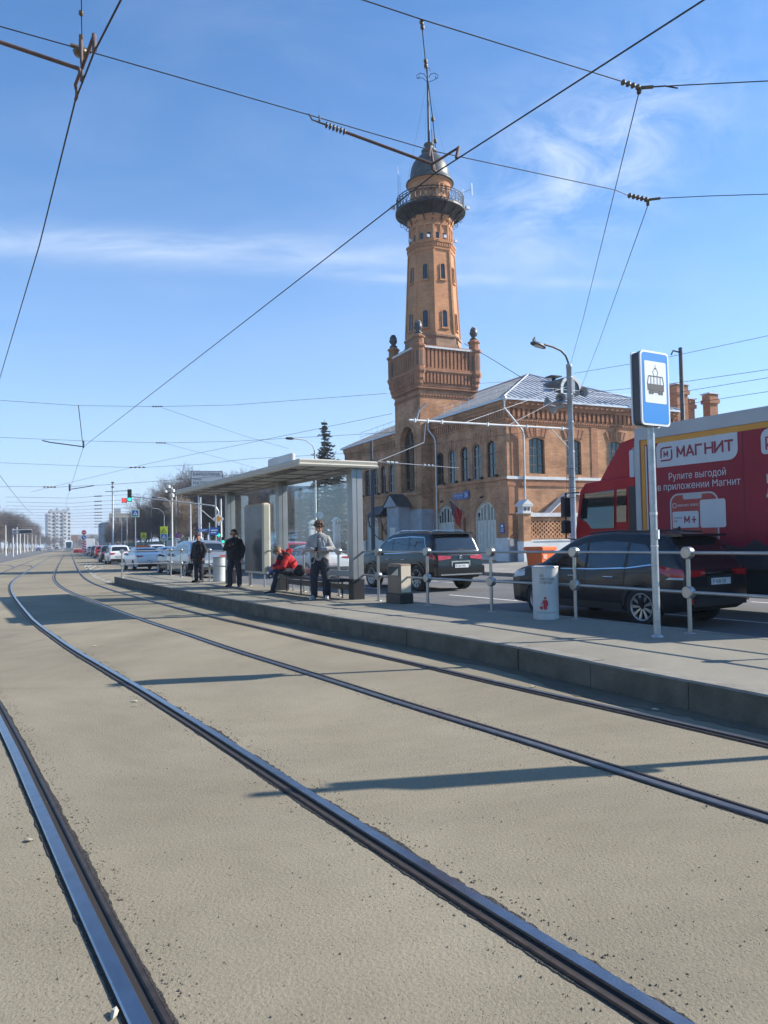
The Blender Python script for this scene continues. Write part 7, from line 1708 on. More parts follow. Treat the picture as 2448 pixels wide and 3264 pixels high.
# ================================================================== far buildings
M_FARW = pm('pale_panel_facade', (.55,.55,.54), .8, var=.06, vs=.05); M_FARG = pm('grey_panel_facade', (.30,.31,.33), .85, var=.1, vs=.1); M_FWIN = pm('far_window_glass', (.05,.06,.075), .15, var=.4, vs=.08)
M_BEIGE = pm('beige_facade', (.36,.32,.26), .85, var=.1, vs=.2)
p = at(150,1741,600)
ab = thing('apartment_block', 'white ten storey apartment block with rows of balconies far down the street', 'building', (p.x,p.y,0), R(28))
mb = MB(); Lx, Ly, Hh = 17.5, 22, 28.5; mb.box(0,Lx,0,Ly,-.5,Hh,0); mb.box(-.01,0,0,Ly,0,Hh,1); mb.box(2,Lx-2,3,Ly-3,Hh,Hh+2.2,1); mb.build('wall', [M_FARW, M_FARG], ab)  # left face overlaid in grey, its shade put into the colour
for i in range(6):
    mb = MB()
    for f in range(10):
        z = .8+f*2.9; x = .6+i*2.85
        if i%2 == 0: mb.box(x,x+2.5,-1.2,-.02,z-.15,z+1.0,0); mb.box(x+.5,x+2.0,-.06,-.015,z+1.3,z+2.3,1)
        else: mb.box(x+.6,x+2.2,-.06,-.015,z+.5,z+2.1,1)
    mb.build('balcony_stack' if i%2==0 else 'window_column', [M_FARW, M_FWIN], ab)
for i in range(3):
    mb = MB(); [mb.box(-.06,-.02,2.5+i*7,5.6+i*7,1.2+f*2.9,2.8+f*2.9) for f in range(10)]; mb.build('window_column', M_FWIN, ab)
for i,x in enumerate((3,8,14,18)): mb = MB(); mb.box(x*.85,x*.85+1.6,5,7,Hh+2.2,Hh+3.6+i%2); mb.build('roof_hut', M_FARG, ab)
p = at(395,1741,270); fb = thing('panel_building', 'grey beige panel building with blank end wall behind the right hand trees', 'building', (p.x,p.y,0), R(20))
mb = MB(); mb.box(-5,4,0,20,-.5,13.2,0); mb.box(4,4.05,0,20,0,13,1); mb.build('wall', [M_BEIGE,M_FARW], fb); mb = MB(); mb.box(-4,-1,3,8,13.2,15); mb.build('roof_hut', M_FARG, fb)
for i in range(5): mb = MB(); [mb.box(-4.4+i*1.8,-3.4+i*1.8,-.05,-.01,1+f*3,2.6+f*3) for f in range(4)]; mb.build('window_column', M_FWIN, fb)
mb = MB(); mb.lathe([(2.6,0),(2.6,9.2),(1.8,10),(0,10.2)],20,(-6,4,0)); mb.build('round_bay', M_FARG, fb)
p = at(945,1741,125); bb = thing('glass_building', 'blue and grey glass fronted building beyond the spruces, seen through the shelter', 'building', (p.x,p.y,0), R(25))
mb = MB(); mb.box(-6,4,0,14,-.5,11,0); mb.build('wall', pm('blue_grey_cladding',(.16,.24,.33),.4,var=.15,vs=.3), bb)
for i in range(4):
    mb = MB(); [mb.box(-5.6+i*2.4,-3.8+i*2.4,-.08,-.01,1+f*3.3,3.4+f*3.3) for f in range(3)]; mb.build('window_column', M_FWIN if i%2 else pm('sky_blue_panel',(.10,.28,.48),.3), bb)
p = at(815,1741,150); hb = thing('beige_house', 'beige house wall glimpsed through the shelter between the posts', 'building', (p.x,p.y,0), R(25))
mb = MB(); mb.box(-7,9,0,10,-.5,10,0); mb.build('wall', M_BEIGE, hb)
for i in range(4): mb = MB(); [mb.box(-6+i*3.6,-4.4+i*3.6,-.06,-.01,1.4+f*3.2,3.2+f*3.2) for f in range(3)]; mb.build('window_column', M_FWIN, hb)
p = at(258,1741,720); ob = thing('overpass', 'low grey overpass closing the far end of the street', 'bridge', (p.x,p.y,0), R(15))
mb = MB(); mb.box(-30,18,0,10,5,7.2,0); [mb.box(x,x+1.4,1,9,-.5,5,0) for x in (-26,-13,0,12)]; mb.build('deck', M_FARG, ob); mb = MB(); mb.box(-12,14,12,24,0,13,0); mb.build('rear_block', M_BEIGE, ob)
p = at(238,1712,520); bl = thing('billboard', 'small orange billboard at the far end of the street', 'billboard', (p.x,p.y,0), R(10))
mb = MB(); mb.box(-2.2,2.2,-.1,.1,5.4,9.2); mb.build('panel', pm('orange_banner',(.60,.20,.08),.6), bl); mb = MB(); mb.tube([(0,.2,0),(0,.2,6)],.2,8); mb.build('post', M_GALV, bl)
# pale flats across the street on the left (outside the picture, mirrored in car windows)
sb_ = thing('pale_flats', 'long pale block of flats across the street beyond the left edge', 'building', (-62,4,0), R(28))
mb = MB(); mb.box(-10,0,-30,34,-.5,17,0); mb.build('wall', pm('pale_render',(.50,.49,.44),.85,var=.08,vs=.1), sb_)
for i in range(16): mb = MB(); [mb.box(.0,.06,-28+i*3.8,-26+i*3.8,1.5+f*3,3.2+f*3) for f in range(5)]; mb.build('window_column', M_FWIN, sb_)
# houses with metal roofs and chimneys behind the lorry
nb = thing('brick_annex', 'low brick annex with ribbed metal roof and brick chimneys behind the lorry', 'building', BC, BH); nb.scale = (BS,BS,BS)
mb = MB(); mb.box(18.6,44,4,16,-.4,8.4); mb.build('wall', BR_R, nb)
mb = MB(); mb.add([(18.2,3.4,8.4),(44.5,3.4,8.4),(44.5,16.5,8.4),(18.2,16.5,8.4),(22,10,12.2),(41,10,12.2)],[(0,1,5,4),(1,2,5),(2,3,4,5),(3,0,4)]); 
for i in range(34): x = 18.7+i*.76; xt = min(max(x,22),41); mb.tube([(x,3.4,8.44),(xt,10,12.24)],.05,4,1,smooth=False)
mb.build('roof', [M_ROOF,M_SEAM], nb)
for x,y,h,wd in ((24.0,5,16.6,.72),(26.9,6.2,15.6,.34),(28.9,5.4,16.1,.56)):
    mb = MB(); mb.box(x-wd,x+wd,y-wd*.8,y+wd*.8,8,h-1.0); mb.box(x-wd-.15,x+wd+.15,y-wd*.8-.15,y+wd*.8+.15,h-1.0,h-.6); mb.box(x-wd-.05,x+wd+.05,y-wd*.8-.05,y+wd*.8+.05,h-.6,h-.1); mb.box(x-wd-.2,x+wd+.2,y-wd*.9-.1,y+wd*.9+.1,h-.05,h+.08,1); mb.build('chimney', [BR_R,M_ROOF], nb)
# white gatepost of the fence left of the station
g2 = thing('brick_fence', 'white pillared fence left of the station, partly seen through the shelter glass', 'fence', BC, BH); g2.scale = (BS,BS,BS)
for x,y in ((-.2,37),(-.2,46)): 
    gp = gatepost(g2, x, y); gp.data.materials[0] = M_WPL
mb = MB(); mb.box(-.4,0,37.5,45.5,-.4,1.5); mb.build('plinth', M_WPL, g2)
gf = thing('site_hoarding', 'dark green site hoarding under the bare trees on the right', 'fence', (0,0,0))
pts = [onz(405,1752),onz(470,1752),onz(545,1754)]; pts = [at(400,1745,175),at(470,1745,150),at(548,1745,128)]
mb = MB()
for a,b in zip(pts,pts[1:]):
    n_ = 14
    for i in range(n_):
        p,q = a.lerp(b,i/n_),a.lerp(b,(i+.93)/n_); mb.add([(p.x,p.y,0),(q.x,q.y,0),(q.x,q.y,2.3),(p.x,p.y,2.3),(p.x,p.y+.06,0),(q.x,q.y+.06,0),(q.x,q.y+.06,2.3),(p.x,p.y+.06,2.3)],[(0,1,2,3),(7,6,5,4),(3,2,6,7),(0,3,7,4),(1,5,6,2)])
mb.build('panel_run', pm('dark_green_panel',(.015,.075,.055),.6,var=.2,vs=.5), gf)
gk = thing('kiosk', 'bright green and white small kiosk beside the hoarding', 'kiosk', at(562,1745,112)*1.0, R(20)); gk.location.z = 0
mb = MB(); mb.box(-1.6,1.6,0,2,0,2.6); mb.build('body', pm('green_kiosk',(.03,.30,.17),.5), gk); mb = MB(); mb.box(-1.75,1.75,-.15,2.1,2.6,2.8); mb.build('roof', M_WPL, gk)
for i in range(3): mb = MB(); mb.box(-1.4+i*1.0,-.7+i*1.0,-.04,-.005,.6,2.3); mb.build('pane', M_WPL, gk)
# ================================================================== poles, lamps, signs
M_POLEW = pm('pale_pole_paint', (.46,.46,.45), .5, var=.1, vs=1)
GPOLE = 'grey poles along the right pavement'
def pole(px, ytop, Y, r, label, arm=0, group=GPOLE, dark=False, base=1745):
    b = at(px, base, Y); zt = at(px, ytop, Y).z
    t = thing('lamp_post' if arm else 'catenary_pole', label, 'street lamp' if arm else 'pole', (b.x,b.y,0), 0, group)
    m = MB(); m.tube([(0,0,0),(0,0,1.0),(0,0,1.05),(0,0,zt)],[r*1.5,r*1.4,r,r*.75],10); m.build('pole', pm('dark_pole_paint',(.05,.052,.055),.5,var=.2) if dark else M_POLEW, t)
    if arm:
        m = MB(); d = Vector((-FN.x,-FN.y,0))*arm; m.tube([Vector((0,0,zt-.1)),d*.2+Vector((0,0,zt+.5)),d*.9+Vector((0,0,zt+.95)),d*2.0+Vector((0,0,zt+1.05))],r*.5,6); m.build('arm', M_POLEW, t)
        m = MB(); c = d*2.4+Vector((0,0,zt+1.05)); m.tube([c-d*.45,c-d*.2,c+d*.3,c+d*.4],[.05,.14,.12,.04],8); m.build('lamp_head', M_DKGREY, t)
    return t
bigp = pole(360,1537,120,.17,'tall catenary pole with insulators left of the traffic light')
m = MB(); zt = at(360,1537,120).z
for z in (zt-.2,zt-.9): m.lathe([(.12,0),(.3,.06),(.12,.12),(.3,.2),(.1,.26)],8,(0,0,z))
m.tube([(-1.2,0,zt-1.5),(2.6,0,zt-1.4)],.05,6); m.build('insulator_bracket', M_DKGREY, bigp)
cm = pole(549,1552,75,.10,'pole carrying white traffic cameras left of the shelter roof')
m = MB(); zt = at(549,1552,75).z
for x,z,s in ((-.3,zt-.1,1),(.15,zt-.5,1),(.05,zt-1.0,1.2),(-.6,zt-.55,.9)): m.M = Matrix.Translation((x,-.1,z)); m.cbox(-.13*s,.13*s,-.25,.25,0,.26*s,.03)
m.M = Matrix(); m.tube([(-.7,0,zt-.4),(.3,0,zt-.4)],.03,5); m.build('traffic_camera', M_WPL, cm)
for px,yt,Y,r,lb,arm in ((483,1600,150,.11,'slim pale pole left of the traffic camera pole',0),(545,1608,115,.10,'lamp post with curved arm behind the traffic lights',1),(562,1580,100,.11,'pale pole just right of the traffic camera pole',0),(608,1600,92,.11,'pale pole between camera pole and old man',0),(640,1585,88,.13,'thick pale pole above the old man',0),(388,1655,190,.13,'short pale pole left of the crossing sign',0),(405,1640,170,.11,'thin pale pole behind the crossing sign',0),(524,1640,125,.09,'mid height lamp post behind the yellow crossing sign',1),(352,1690,260,.14,'distant pale pole beside the tall catenary pole',0),(366,1700,240,.12,'distant short pole right of the tall catenary pole',0),(1008,1436,70,.11,'lamp post whose arm rises above the shelter roof',1),(705,1590,78,.13,'pale pole beside the far shelter post',0)):
    pole(px,yt,Y,r,lb,arm)
pole(1190,1405,47,.13,'dark grey post in front of the station left of the entrance awning',0,dark=True,base=1770)
pole(2190,1108,46,.16,'dark post with small bracket rising behind the lorry',0,dark=True)
m = MB(); q = at(2190,1108,46); m.tube([(0,0,q.z-.3),(-.5,-.1,q.z-.2),(-.62,-.1,q.z-.45)],.05,6); m.build('bracket', M_IRON, bpy.data.objects[[o.name for o in col.objects if o.get('label','').startswith('dark post with small bracket')][0]])
GP2 = 'pale poles on the far left pavement'
for px,yt,Y,lb in ((18,1674,150,'nearest pale pole on the far left pavement'),(54,1680,170,'pale pole beside the far left road gantry'),(64,1688,190,'second pale pole beside the far left road gantry'),(78,1697,230,'thin pale pole right of the far left gantry'),(88,1705,260,'small pale pole further along the left pavement'),(102,1704,280,'small pale pole near the apartment block'),(114,1706,300,'last distinct pale pole on the left pavement'),(128,1712,340,'tiny pale pole below the apartment block')):
    pole(px,yt,Y,.13,lb,0,GP2,base=1760)
gn = thing('road_gantry', 'white horizontal sign gantry over the far left road', 'gantry', (0,0,0)); Y = 130; a = at(41,1760,Y); b = at(100,1697,Y)
m = MB(); m.tube([(a.x,Y,0),(a.x,Y,at(41,1685,Y).z)],.14,8); m.build('post', M_POLEW, gn)
m = MB(); z1 = at(60,1690,Y).z; z2 = at(60,1699,Y).z; m.tube([(a.x,Y,z1),(b.x,Y,z1)],.12,6); m.tube([(a.x,Y,z2),(b.x,Y,z2)],.12,6); m.tube([(b.x,Y,z1),(b.x,Y,z2)],.12,6); m.build('beam', M_POLEW, gn)
for px in (70,84,96): q = at(px,1695,Y); m = MB(); m.box(q.x-.35,q.x+.35,Y-.2,Y-.05,z2,z1); m.build('signal_head', M_BLK, gn)
M_YELS = pm('fluorescent_yellow', (.62,.68,.02), .5, var=.03); M_BLS = pm('road_sign_blue', (.01,.10,.38), .4); M_REDS = pm('road_sign_red', (.50,.012,.02), .4)
def sign_post(label, px, ybase, Y, items, r=.04, cat='road sign', base=None, group=None):
    """items: (kind, photo y of the centre, size in metres)"""
    b = at(px, ybase, Y); t = thing('road_sign', label, cat, (b.x,b.y,0), math.atan2(-b.x,b.y)*1.0*0 + R(14), group)
    zs = []
    for kind,y,s in items:
        z = at(px,y,Y).z; zs.append(z+s/2); h = s/2
        sq = lambda k: [(-h*k,0,z-h*k),(h*k,0,z-h*k),(h*k,0,z+h*k),(-h*k,0,z+h*k)]
        def put_(m, pts, y_, mi): m.extr([(p[0],y_,p[2]) for p in pts],(0,.02,0),mi)
        m = MB(); c = lambda r_,n=20: [(r_*math.cos(2*math.pi*i/n),0,z+r_*math.sin(2*math.pi*i/n)) for i in range(n)]
        if kind == 'cross':                         # pedestrian crossing: pale frame, blue field, white triangle, walking figure
            put_(m, sq(1.16), -.06, 4); put_(m, sq(.86), -.085, 1); put_(m, [(-h*.68,0,z-h*.55),(h*.68,0,z-h*.55),(0,0,z+h*.62)], -.11, 0); put_(m, [(-h*.1,0,z-h*.4),(h*.12,0,z-h*.4),(h*.08,0,z+h*.18),(-h*.06,0,z+h*.18)], -.13, 3)
        elif kind == 'warn': put_(m, sq(1.16), -.06, 4); put_(m, [(-h*.8,0,z-h*.7),(h*.8,0,z-h*.7),(0,0,z+h*.75)], -.085, 3); put_(m, [(-h*.55,0,z-h*.55),(h*.55,0,z-h*.55),(0,0,z+h*.45)], -.11, 5); put_(m, [(-h*.12,0,z-h*.45),(h*.12,0,z-h*.45),(h*.08,0,z+h*.1),(-h*.08,0,z+h*.1)], -.13, 3)
        elif kind == 'noentry': put_(m, c(h), -.06, 0); put_(m, c(h*.93), -.085, 2); put_(m, [(-h*.65,0,z-h*.15),(h*.65,0,z-h*.15),(h*.65,0,z+h*.15),(-h*.65,0,z+h*.15)], -.11, 0)
        elif kind == 'arrow': put_(m, c(h), -.06, 0); put_(m, c(h*.93), -.085, 1); put_(m, [(-h*.5,0,z+h*.35),(h*.15,0,z-h*.25),(h*.0,0,z-h*.45),(h*.55,0,z-h*.5),(h*.45,0,z+h*.05),(h*.3,0,z-h*.1),(-h*.35,0,z+h*.5)], -.11, 0)
        elif kind == 'nostop': put_(m, c(h), -.06, 2); put_(m, c(h*.78), -.085, 1); [put_(m, [(sg*a_,0,z+b_) for a_,b_ in ((-h*.6,-h*.5),(-h*.5,-h*.6),(h*.6,h*.5),(h*.5,h*.6))], -.11, 2) for sg in (1,-1)]
        elif kind == 'plate': put_(m, [(-h*1.3,0,z-h*.6),(h*1.3,0,z-h*.6),(h*1.3,0,z+h*.6),(-h*1.3,0,z+h*.6)], -.06, 0); put_(m, [(-h*.9,0,z-h*.1),(h*.9,0,z-h*.1),(h*.9,0,z+h*.1),(-h*.9,0,z+h*.1)], -.085, 3)
        elif kind == 'bluebox': put_(m, sq(1.0), -.06, 1); put_(m, [(-h*.6,0,z+h*.1),(h*.6,0,z+h*.1),(h*.6,0,z+h*.3),(-h*.6,0,z+h*.3)], -.085, 0)
        elif kind == 'back': put_(m, c(h,28), -.06, 5); put_(m, c(h*.9,28), -.085, 6)
        elif kind == 'chevron':
            put_(m, [(-h*.42,0,z-h),(h*.42,0,z-h),(h*.42,0,z+h),(-h*.42,0,z+h)], -.06, 0)
            for i in range(4): zz = z-h+h*.5*i+.02; put_(m, [(-h*.40,0,zz+h*.28),(h*.40,0,zz),(h*.40,0,zz+h*.22),(-h*.40,0,min(z+h,zz+h*.5))], -.085, 2)
        elif kind == 'diamond': 
            for k_,mi,yo in ((1.0,0,-.06),(.62,7,-.085)): put_(m, [(0,0,z-h*k_),(h*k_,0,z),(0,0,z+h*k_),(-h*k_,0,z)], yo, mi)
        m.build('sign_face', [M_WSIGN,M_BLS,M_REDS,M_BKSIGN,M_YELS if kind=='warn' else pm('pale_green_frame',(.60,.70,.45),.5,var=.02),M_YELS if kind=='warn' else M_DKGREY,M_GALV,pm('amber_sign',(.70,.30,.01),.4)], t)
    m = MB(); m.tube([(0,0,0),(0,0,max(zs))],r,8); m.build('post', M_GALV, t); return t
sign_post('no entry sign over a blue arrow disc and red striped board on one post',268,1773,118,[('noentry',1697,.75),('arrow',1713,.75),('chevron',1738,1.6)],.07)
sign_post('pedestrian crossing sign high on a slim post left of the traffic light',432,1748,95,[('cross',1636,.85)],.06)
sign_post('yellow warning sign above a pedestrian crossing sign on one post',523,1748,88,[('warn',1690,.75),('cross',1711,.72)],.06)
sign_post('small yellow warning sign with a white plate below it',458,1748,125,[('warn',1707,.8),('plate',1720,.5)],.05)
sign_post('small blue square sign low on a post under the trees',434,1748,125,[('bluebox',1720,.5)],.05)
sign_post('round no stopping sign with a white plate below it',566,1748,88,[('nostop',1707,.66),('plate',1720,.5)],.05)
sign_post('grey back of a round road sign above the young man behind the glass',1021,1750,57,[('back',1642,.62)],.035)
bd = thing('direction_sign', 'pair of blue street direction boards beside the old man', 'road sign', at(668,1748,70)*1.0, R(16)); bd.location.z = 0
m = MB(); m.tube([(0,0,0),(0,0,3.6)],.05,8); m.build('post', M_GALV, bd)
for x,z,wd,h in ((-.55,2.75,.95,.3),(.45,2.45,.8,.7)): m = MB(); m.box(x-wd/2,x+wd/2,-.09,-.06,z,z+h,0); m.box(x-wd*.4,x+wd*.35,-.096,-.091,z+h*.55,z+h*.7,1); m.box(x-wd*.4,x+wd*.2,-.096,-.091,z+h*.25,z+h*.38,1); m.build('sign_face', [M_BLS,M_WSIGN], bd)
# street nameboard over the shelter roof
q0 = at(612,1502,72); q1 = at(707,1570,72)
nb_ = thing('street_name_board', 'large white street name board with Cyrillic lettering behind the shelter roof', 'road sign', ((q0.x+q1.x)/2,72,0), R(15))
wd = (q1.x-q0.x)*1.05; zt = q0.z; zb2 = zt-2.3
m = MB(); m.extr([(x,-.06,z) for x,z in rrect(-wd/2,wd/2,zb2,zt,.12)],(0,.08,0)); bf = m.build('board', M_DKGREY, nb_)
m = MB(); m.poly([(x,-.064,z) for x,z in rrect(-wd/2+.06,wd/2-.06,zb2+.06,zt-.06,.09)]); m.build('white_field', pm('grey_white_board',(.50,.51,.52),.5,var=.03), bf)
m = MB()
for k,(s_,sz) in enumerate((('БАРБОЛИНА',.40),('улица',.28),('МАТРОССКАЯ',.40),('ТИШИНА',.40),('улица',.28))): text_mb(m, s_, sz, frame((-wd/2+.2,-.068,zt-.46-.42*k),(1,0,0),(0,0,1)))
m.build('lettering', M_BKSIGN, bf)
for x in (-.8,.8): m = MB(); m.tube([(x,.08,0),(x,.08,zt-.3)],.07,8); m.build('post', M_GALV, nb_)
# ------------------------------------------------------------------ traffic lights
def lamp_mat(name, c, e): return pm(name, c, .3, emit=c, es=e)
M_GRN = lamp_mat('green_signal', (.02,.75,.42), 1.6); M_RDL = lamp_mat('red_signal', (.80,.03,.03), 1.2)
M_OFF = pm('dark_lens', (.02,.018,.016), .3)
def signal(par, x, y, z, lit, n=3, s=.30, arrow=False):
    m = MB(); m.cbox(x-s*.55,x+s*.55,y-.1,y+.12,z-n*s*.56,z+n*s*.56,.03); h_ = m.build('signal_head', M_BLK, par)
    for k in range(n):
        zz = z+(n/2-.5-k)*s*1.05; m = MB(); m.disc((x,y-.105,zz),(0,-1,0),s*.42,16)
        m.build('lens', (M_GRN if lit=='g' and k==n-1 else (M_RDL if lit=='r' and k==0 else M_OFF)), h_)
        m = MB(); m.lathe([(s*.44,0),(s*.46,.16)],10,(0,0,0),a0=0,a1=math.pi); m.v = [Vector((x+p.x,y-.1-p.z,zz+p.y)) for p in m.v]; m.build('visor', M_BLK, h_)
Y = 75; q = at(697,1745,Y); tl = thing('traffic_light', 'traffic light mast with long arm carrying green light and red arrow over the road', 'traffic light', (q.x,q.y,0), R(16))
zt = at(697,1611,Y).z; ax = at(472,1590,Y); L_ = (q.x-ax.x)/math.cos(R(16))+1.2
m = MB(); m.tube([(0,0,0),(0,0,zt-1.2),(0,0,zt-.6),(-.25,0,zt-.12),(-.7,0,zt),(-L_,0,ax.z+.15)],[.10,.09,.085,.08,.075,.05],10); m.tube([(0,0,zt-1.9),(-2.2,0,zt+.05)],.04,6); m.build('mast', M_GALV, tl)
signal(tl, -L_+.1, -.12, ax.z+.2, 'g', 3, .36); 
m = MB(); m.cbox(-L_-.62,-L_-.15,-.22,.0,ax.z-.5,ax.z-.05,.03); rh = m.build('arrow_head', M_BLK, tl)
m = MB(); m.disc((-L_-.40,-.226,ax.z-.27),(0,-1,0),.2,16); m.build('lens', M_RDL, rh)
signal(tl, .0, -.25, at(697,1694,Y).z, 'g', 3, .34); signal(tl, .42, -.2, at(697,1722,Y).z, 'g', 2, .28); signal(tl, .62, .0, at(697,1698,Y).z, '', 3, .28)
z = at(697,1654,Y).z
m = MB()
for k_,mi,yo in ((.56,0,-.14),(.33,1,-.165)): m.extr([(0,yo,z-k_),(k_,yo,z),(0,yo,z+k_),(-k_,yo,z)],(0,.02,0),mi)
m.build('priority_sign', [M_WSIGN, _m['amber_sign'] if 'amber_sign' in _m else pm('amber_sign',(.70,.30,.01),.4)], tl)
# ------------------------------------------------------------------ oncoming tram far away
p = onz(221,1757); p = at(219,1757,235); tm = thing('tram', 'white and black modern tram approaching far down the track', 'tram', (p.x,p.y,0), FH)
m = MB(); m.add([(-1.25,0,.35),(1.25,0,.35),(1.25,-.35,1.3),(1.1,0,3.2),(.8,.2,3.5),(-.8,.2,3.5),(-1.1,0,3.2),(-1.25,-.35,1.3),(-1.25,18,.35),(1.25,18,.35),(1.25,18,1.3),(1.1,18,3.2),(.8,18,3.5),(-.8,18,3.5),(-1.1,18,3.2),(-1.25,18,1.3)],[(0,1,2,7),(7,2,3,6),(6,3,4,5),(1,9,10,2),(2,10,11,3),(3,11,12,4),(4,12,13,5),(5,13,14,6),(6,14,15,7),(7,15,8,0),(15,14,13,12,11,10,9,8)]); m.build('body', P_WHITE, tm)
m = MB(); m.add([(-.62,-.40,1.25),(.62,-.40,1.25),(.85,-.12,2.6),(.72,-.03,3.05),(-.72,-.03,3.05),(-.85,-.12,2.6)],[(0,1,2,3,4,5)]); m.build('windscreen', M_CGLASS, tm)
for s in (-1,1): m = MB(); m.box(s*1.27-.02,s*1.27+.02,.6,17.5,1.5,2.7); m.build('side_window', M_CGLASS, tm)
for s in (-1,1): m = MB(); m.disc((s*.8,-.36,.95),(0,-1,.1),.14,12); m.build('headlight', M_LAMPW, tm)
m = MB(); m.tube([(-.5,6,3.5),(0,7,4.6),(.5,6,3.5)],.05,5); m.tube([(-.8,7,4.6),(.8,7,4.6)],.04,5); m.build('pantograph', M_IRON, tm)
for i,px in enumerate((248,262)): q = at(px,1752,190); m = MB(); m.cbox(-1,1,-.25,.25,0,.9,.05); o = m.build('road_barrier', M_REDS, None, (q.x,q.y,0), R(20)); tag(o,('left','right')[i]+' one of two red plastic barriers beside the distant tram','barrier')
# off to the right: unseen post and panel added to cast the shadow crossing the tracks
ip = thing('shadow_post', 'unseen tall post and panel added near the right hand platform end to shadow the tracks', 'sign', (5.45,5.98,PZ), R(80))
m = MB(); m.tube([(0,0,0),(0,0,3.6)],.05,10); m.build('post', M_GALV, ip); m = MB(); m.cbox(-.04,.04,-.32,.32,2.1,3.15,.02); m.build('panel', M_DKGREY, ip)  # post and panel are both added, unseen, only to cast the track shadow

# ================================================================== overhead wires
M_WIRE = pm('dark_wire', (.020,.020,.024), .6); M_INS = pm('brown_insulator', (.11,.075,.04), .4, var=.3, vs=30); M_RUST = pm('rusty_tube', (.10,.06,.05), .7, var=.3, vs=12)
ZC, ZS = 5.9, 6.45
def wire(label, pts, r=.007, cat='overhead wire', name='overhead_wire', group=None, mat=M_WIRE):
    m = MB(); m.tube(pts, r, 5); return tag(m.build(name, mat), label, cat, group)
def zpts(pl, z): return [onz(x,y,z) for x,y in pl]
c1 = zpts([(385,0),(300,166),(240,320),(126,780),(0,1203)], ZC); c1 = [c1[0]+(c1[0]-c1[1])*4] + c1 + [c1[-1]+(c1[-1]-c1[-2])*1.4]
wire('tram contact wire over the left hand track', c1, .0085)
c2 = zpts([(2243,0),(1390,550),(1261,651),(266,1424),(214,1590),(205,1655)], ZC); c2 = [c2[0]+(c2[0]-c2[1])*3] + c2
wire('tram contact wire kinking over the platform side track', c2, .0085)
def clamp(p, d, mat=M_RUST, s=1.0):
    m = MB(); d = Vector(d).normalized(); m.tube([p-d*.05*s,p+d*.05*s],.018*s,6,0); m.tube([p,p+Vector((0,0,.10*s))],.012*s,5); return m
def insul(m, a, b, n=6, r=.035, mi=0):
    for i in range(n):
        p = a.lerp(b,(i+.2)/n); q = a.lerp(b,(i+.5)/n); e = a.lerp(b,(i+.9)/n); m.tube([p,q,e],[r*.45,r,r*.45],8,mi)
# first cross span with its pull-off tubes
S = zpts([(-60,70),(0,84),(235,150),(985,366),(1380,481),(1960,605),(2000,622)], ZS)
s1 = thing('cross_span', 'cross span wire carrying ribbed insulator and steel pull off tube over the tracks', 'overhead wire')
m = MB(); m.tube(S,.006,5); m.build('span_wire', M_WIRE, s1)
a, b = onz(2000,622,ZS), onz(2065,637,ZS); m = MB(); insul(m,a,b,5,.04); m.tube([b,onz(2105,632,ZS)],.02,6); m.tube([onz(2065,637,ZS),onz(2065,655,ZS-.06)],.025,6); m.build('strain_insulator', M_INS, s1)
m = MB(); m.tube([onz(2105,632,ZS),onz(2250,625,ZS),onz(2470,618,ZS),onz(2900,600,ZS)],.006,5); m.build('tail_wire', M_WIRE, s1)
T0, T1 = onz(1012,388,6.3), onz(1378,523,5.98)
m = MB(); m.tube([T0,T0.lerp(T1,.08)],.012,6); i0, i1 = T0.lerp(T1,.06), T0.lerp(T1,.24); insul(m,i0,i1,6,.042); m.tube([onz(985,364,ZS),onz(995,382,6.36),T0],.010,5); m.tube([onz(1018,370,ZS),onz(1018,384,6.34)],.012,5); m.build('ribbed_insulator', M_INS, s1)
m = MB(); m.tube([i1,T1],.018,7); m.tube([T1,T1+Vector((0,0,-.06)),onz(1390,548,ZC+.02)],.016,6); e_ = onz(1462,470,6.12); m.tube([T1.lerp(e_,-.05),e_],.016,6); m.tube([e_,onz(1455,503,ZC+.03)],.02,6); m.tube([onz(1368,500,6.1),onz(1372,470,ZS-.02)],.014,5); m.tube([onz(1372,470,ZS),onz(1384,540,ZC+.03)],.018,5); m.build('pull_off_tube', M_RUST, s1)
s1b = thing('pull_off_arm', 'rusty pull off tube with clamps holding the left hand contact wire', 'overhead wire')
m = MB(); m.tube([onz(-60,116,6.2),onz(0,134,6.2),onz(252,219,6.02)],.019,7); m.tube([onz(252,219,6.02),onz(262,250,ZC+.02)],.018,6); m.build('tube', M_RUST, s1b)
m = MB(); m.tube([onz(300,112,6.2),onz(262,215,6.05),onz(240,272,5.98),onz(246,300,ZC+.02)],.016,6); m.tube([onz(300,112,6.2),onz(301,158,ZC+.02)],.022,6); m.tube([onz(258,118,ZS),onz(260,190,6.15),onz(262,215,6.05)],.016,6); m.build('stitch_arm', M_RUST, s1b)
m = MB(); p = onz(258,160,6.36); m.lathe([(.01,-.06),(.06,-.05),(.075,-.02),(.05,0),(.02,.03),(.02,.10)],12,p); m.tube([onz(225,143,ZS),onz(290,165,ZS)],.022,6); m.build('insulator', M_INS, s1b)
for (x,y) in ((262,250),(246,300),(301,160),(243,312)): p = onz(x,y,ZC); d_ = c1[3]-c1[2]; clamp(p,d_,s=.8).build('clamp', M_RUST, s1b)
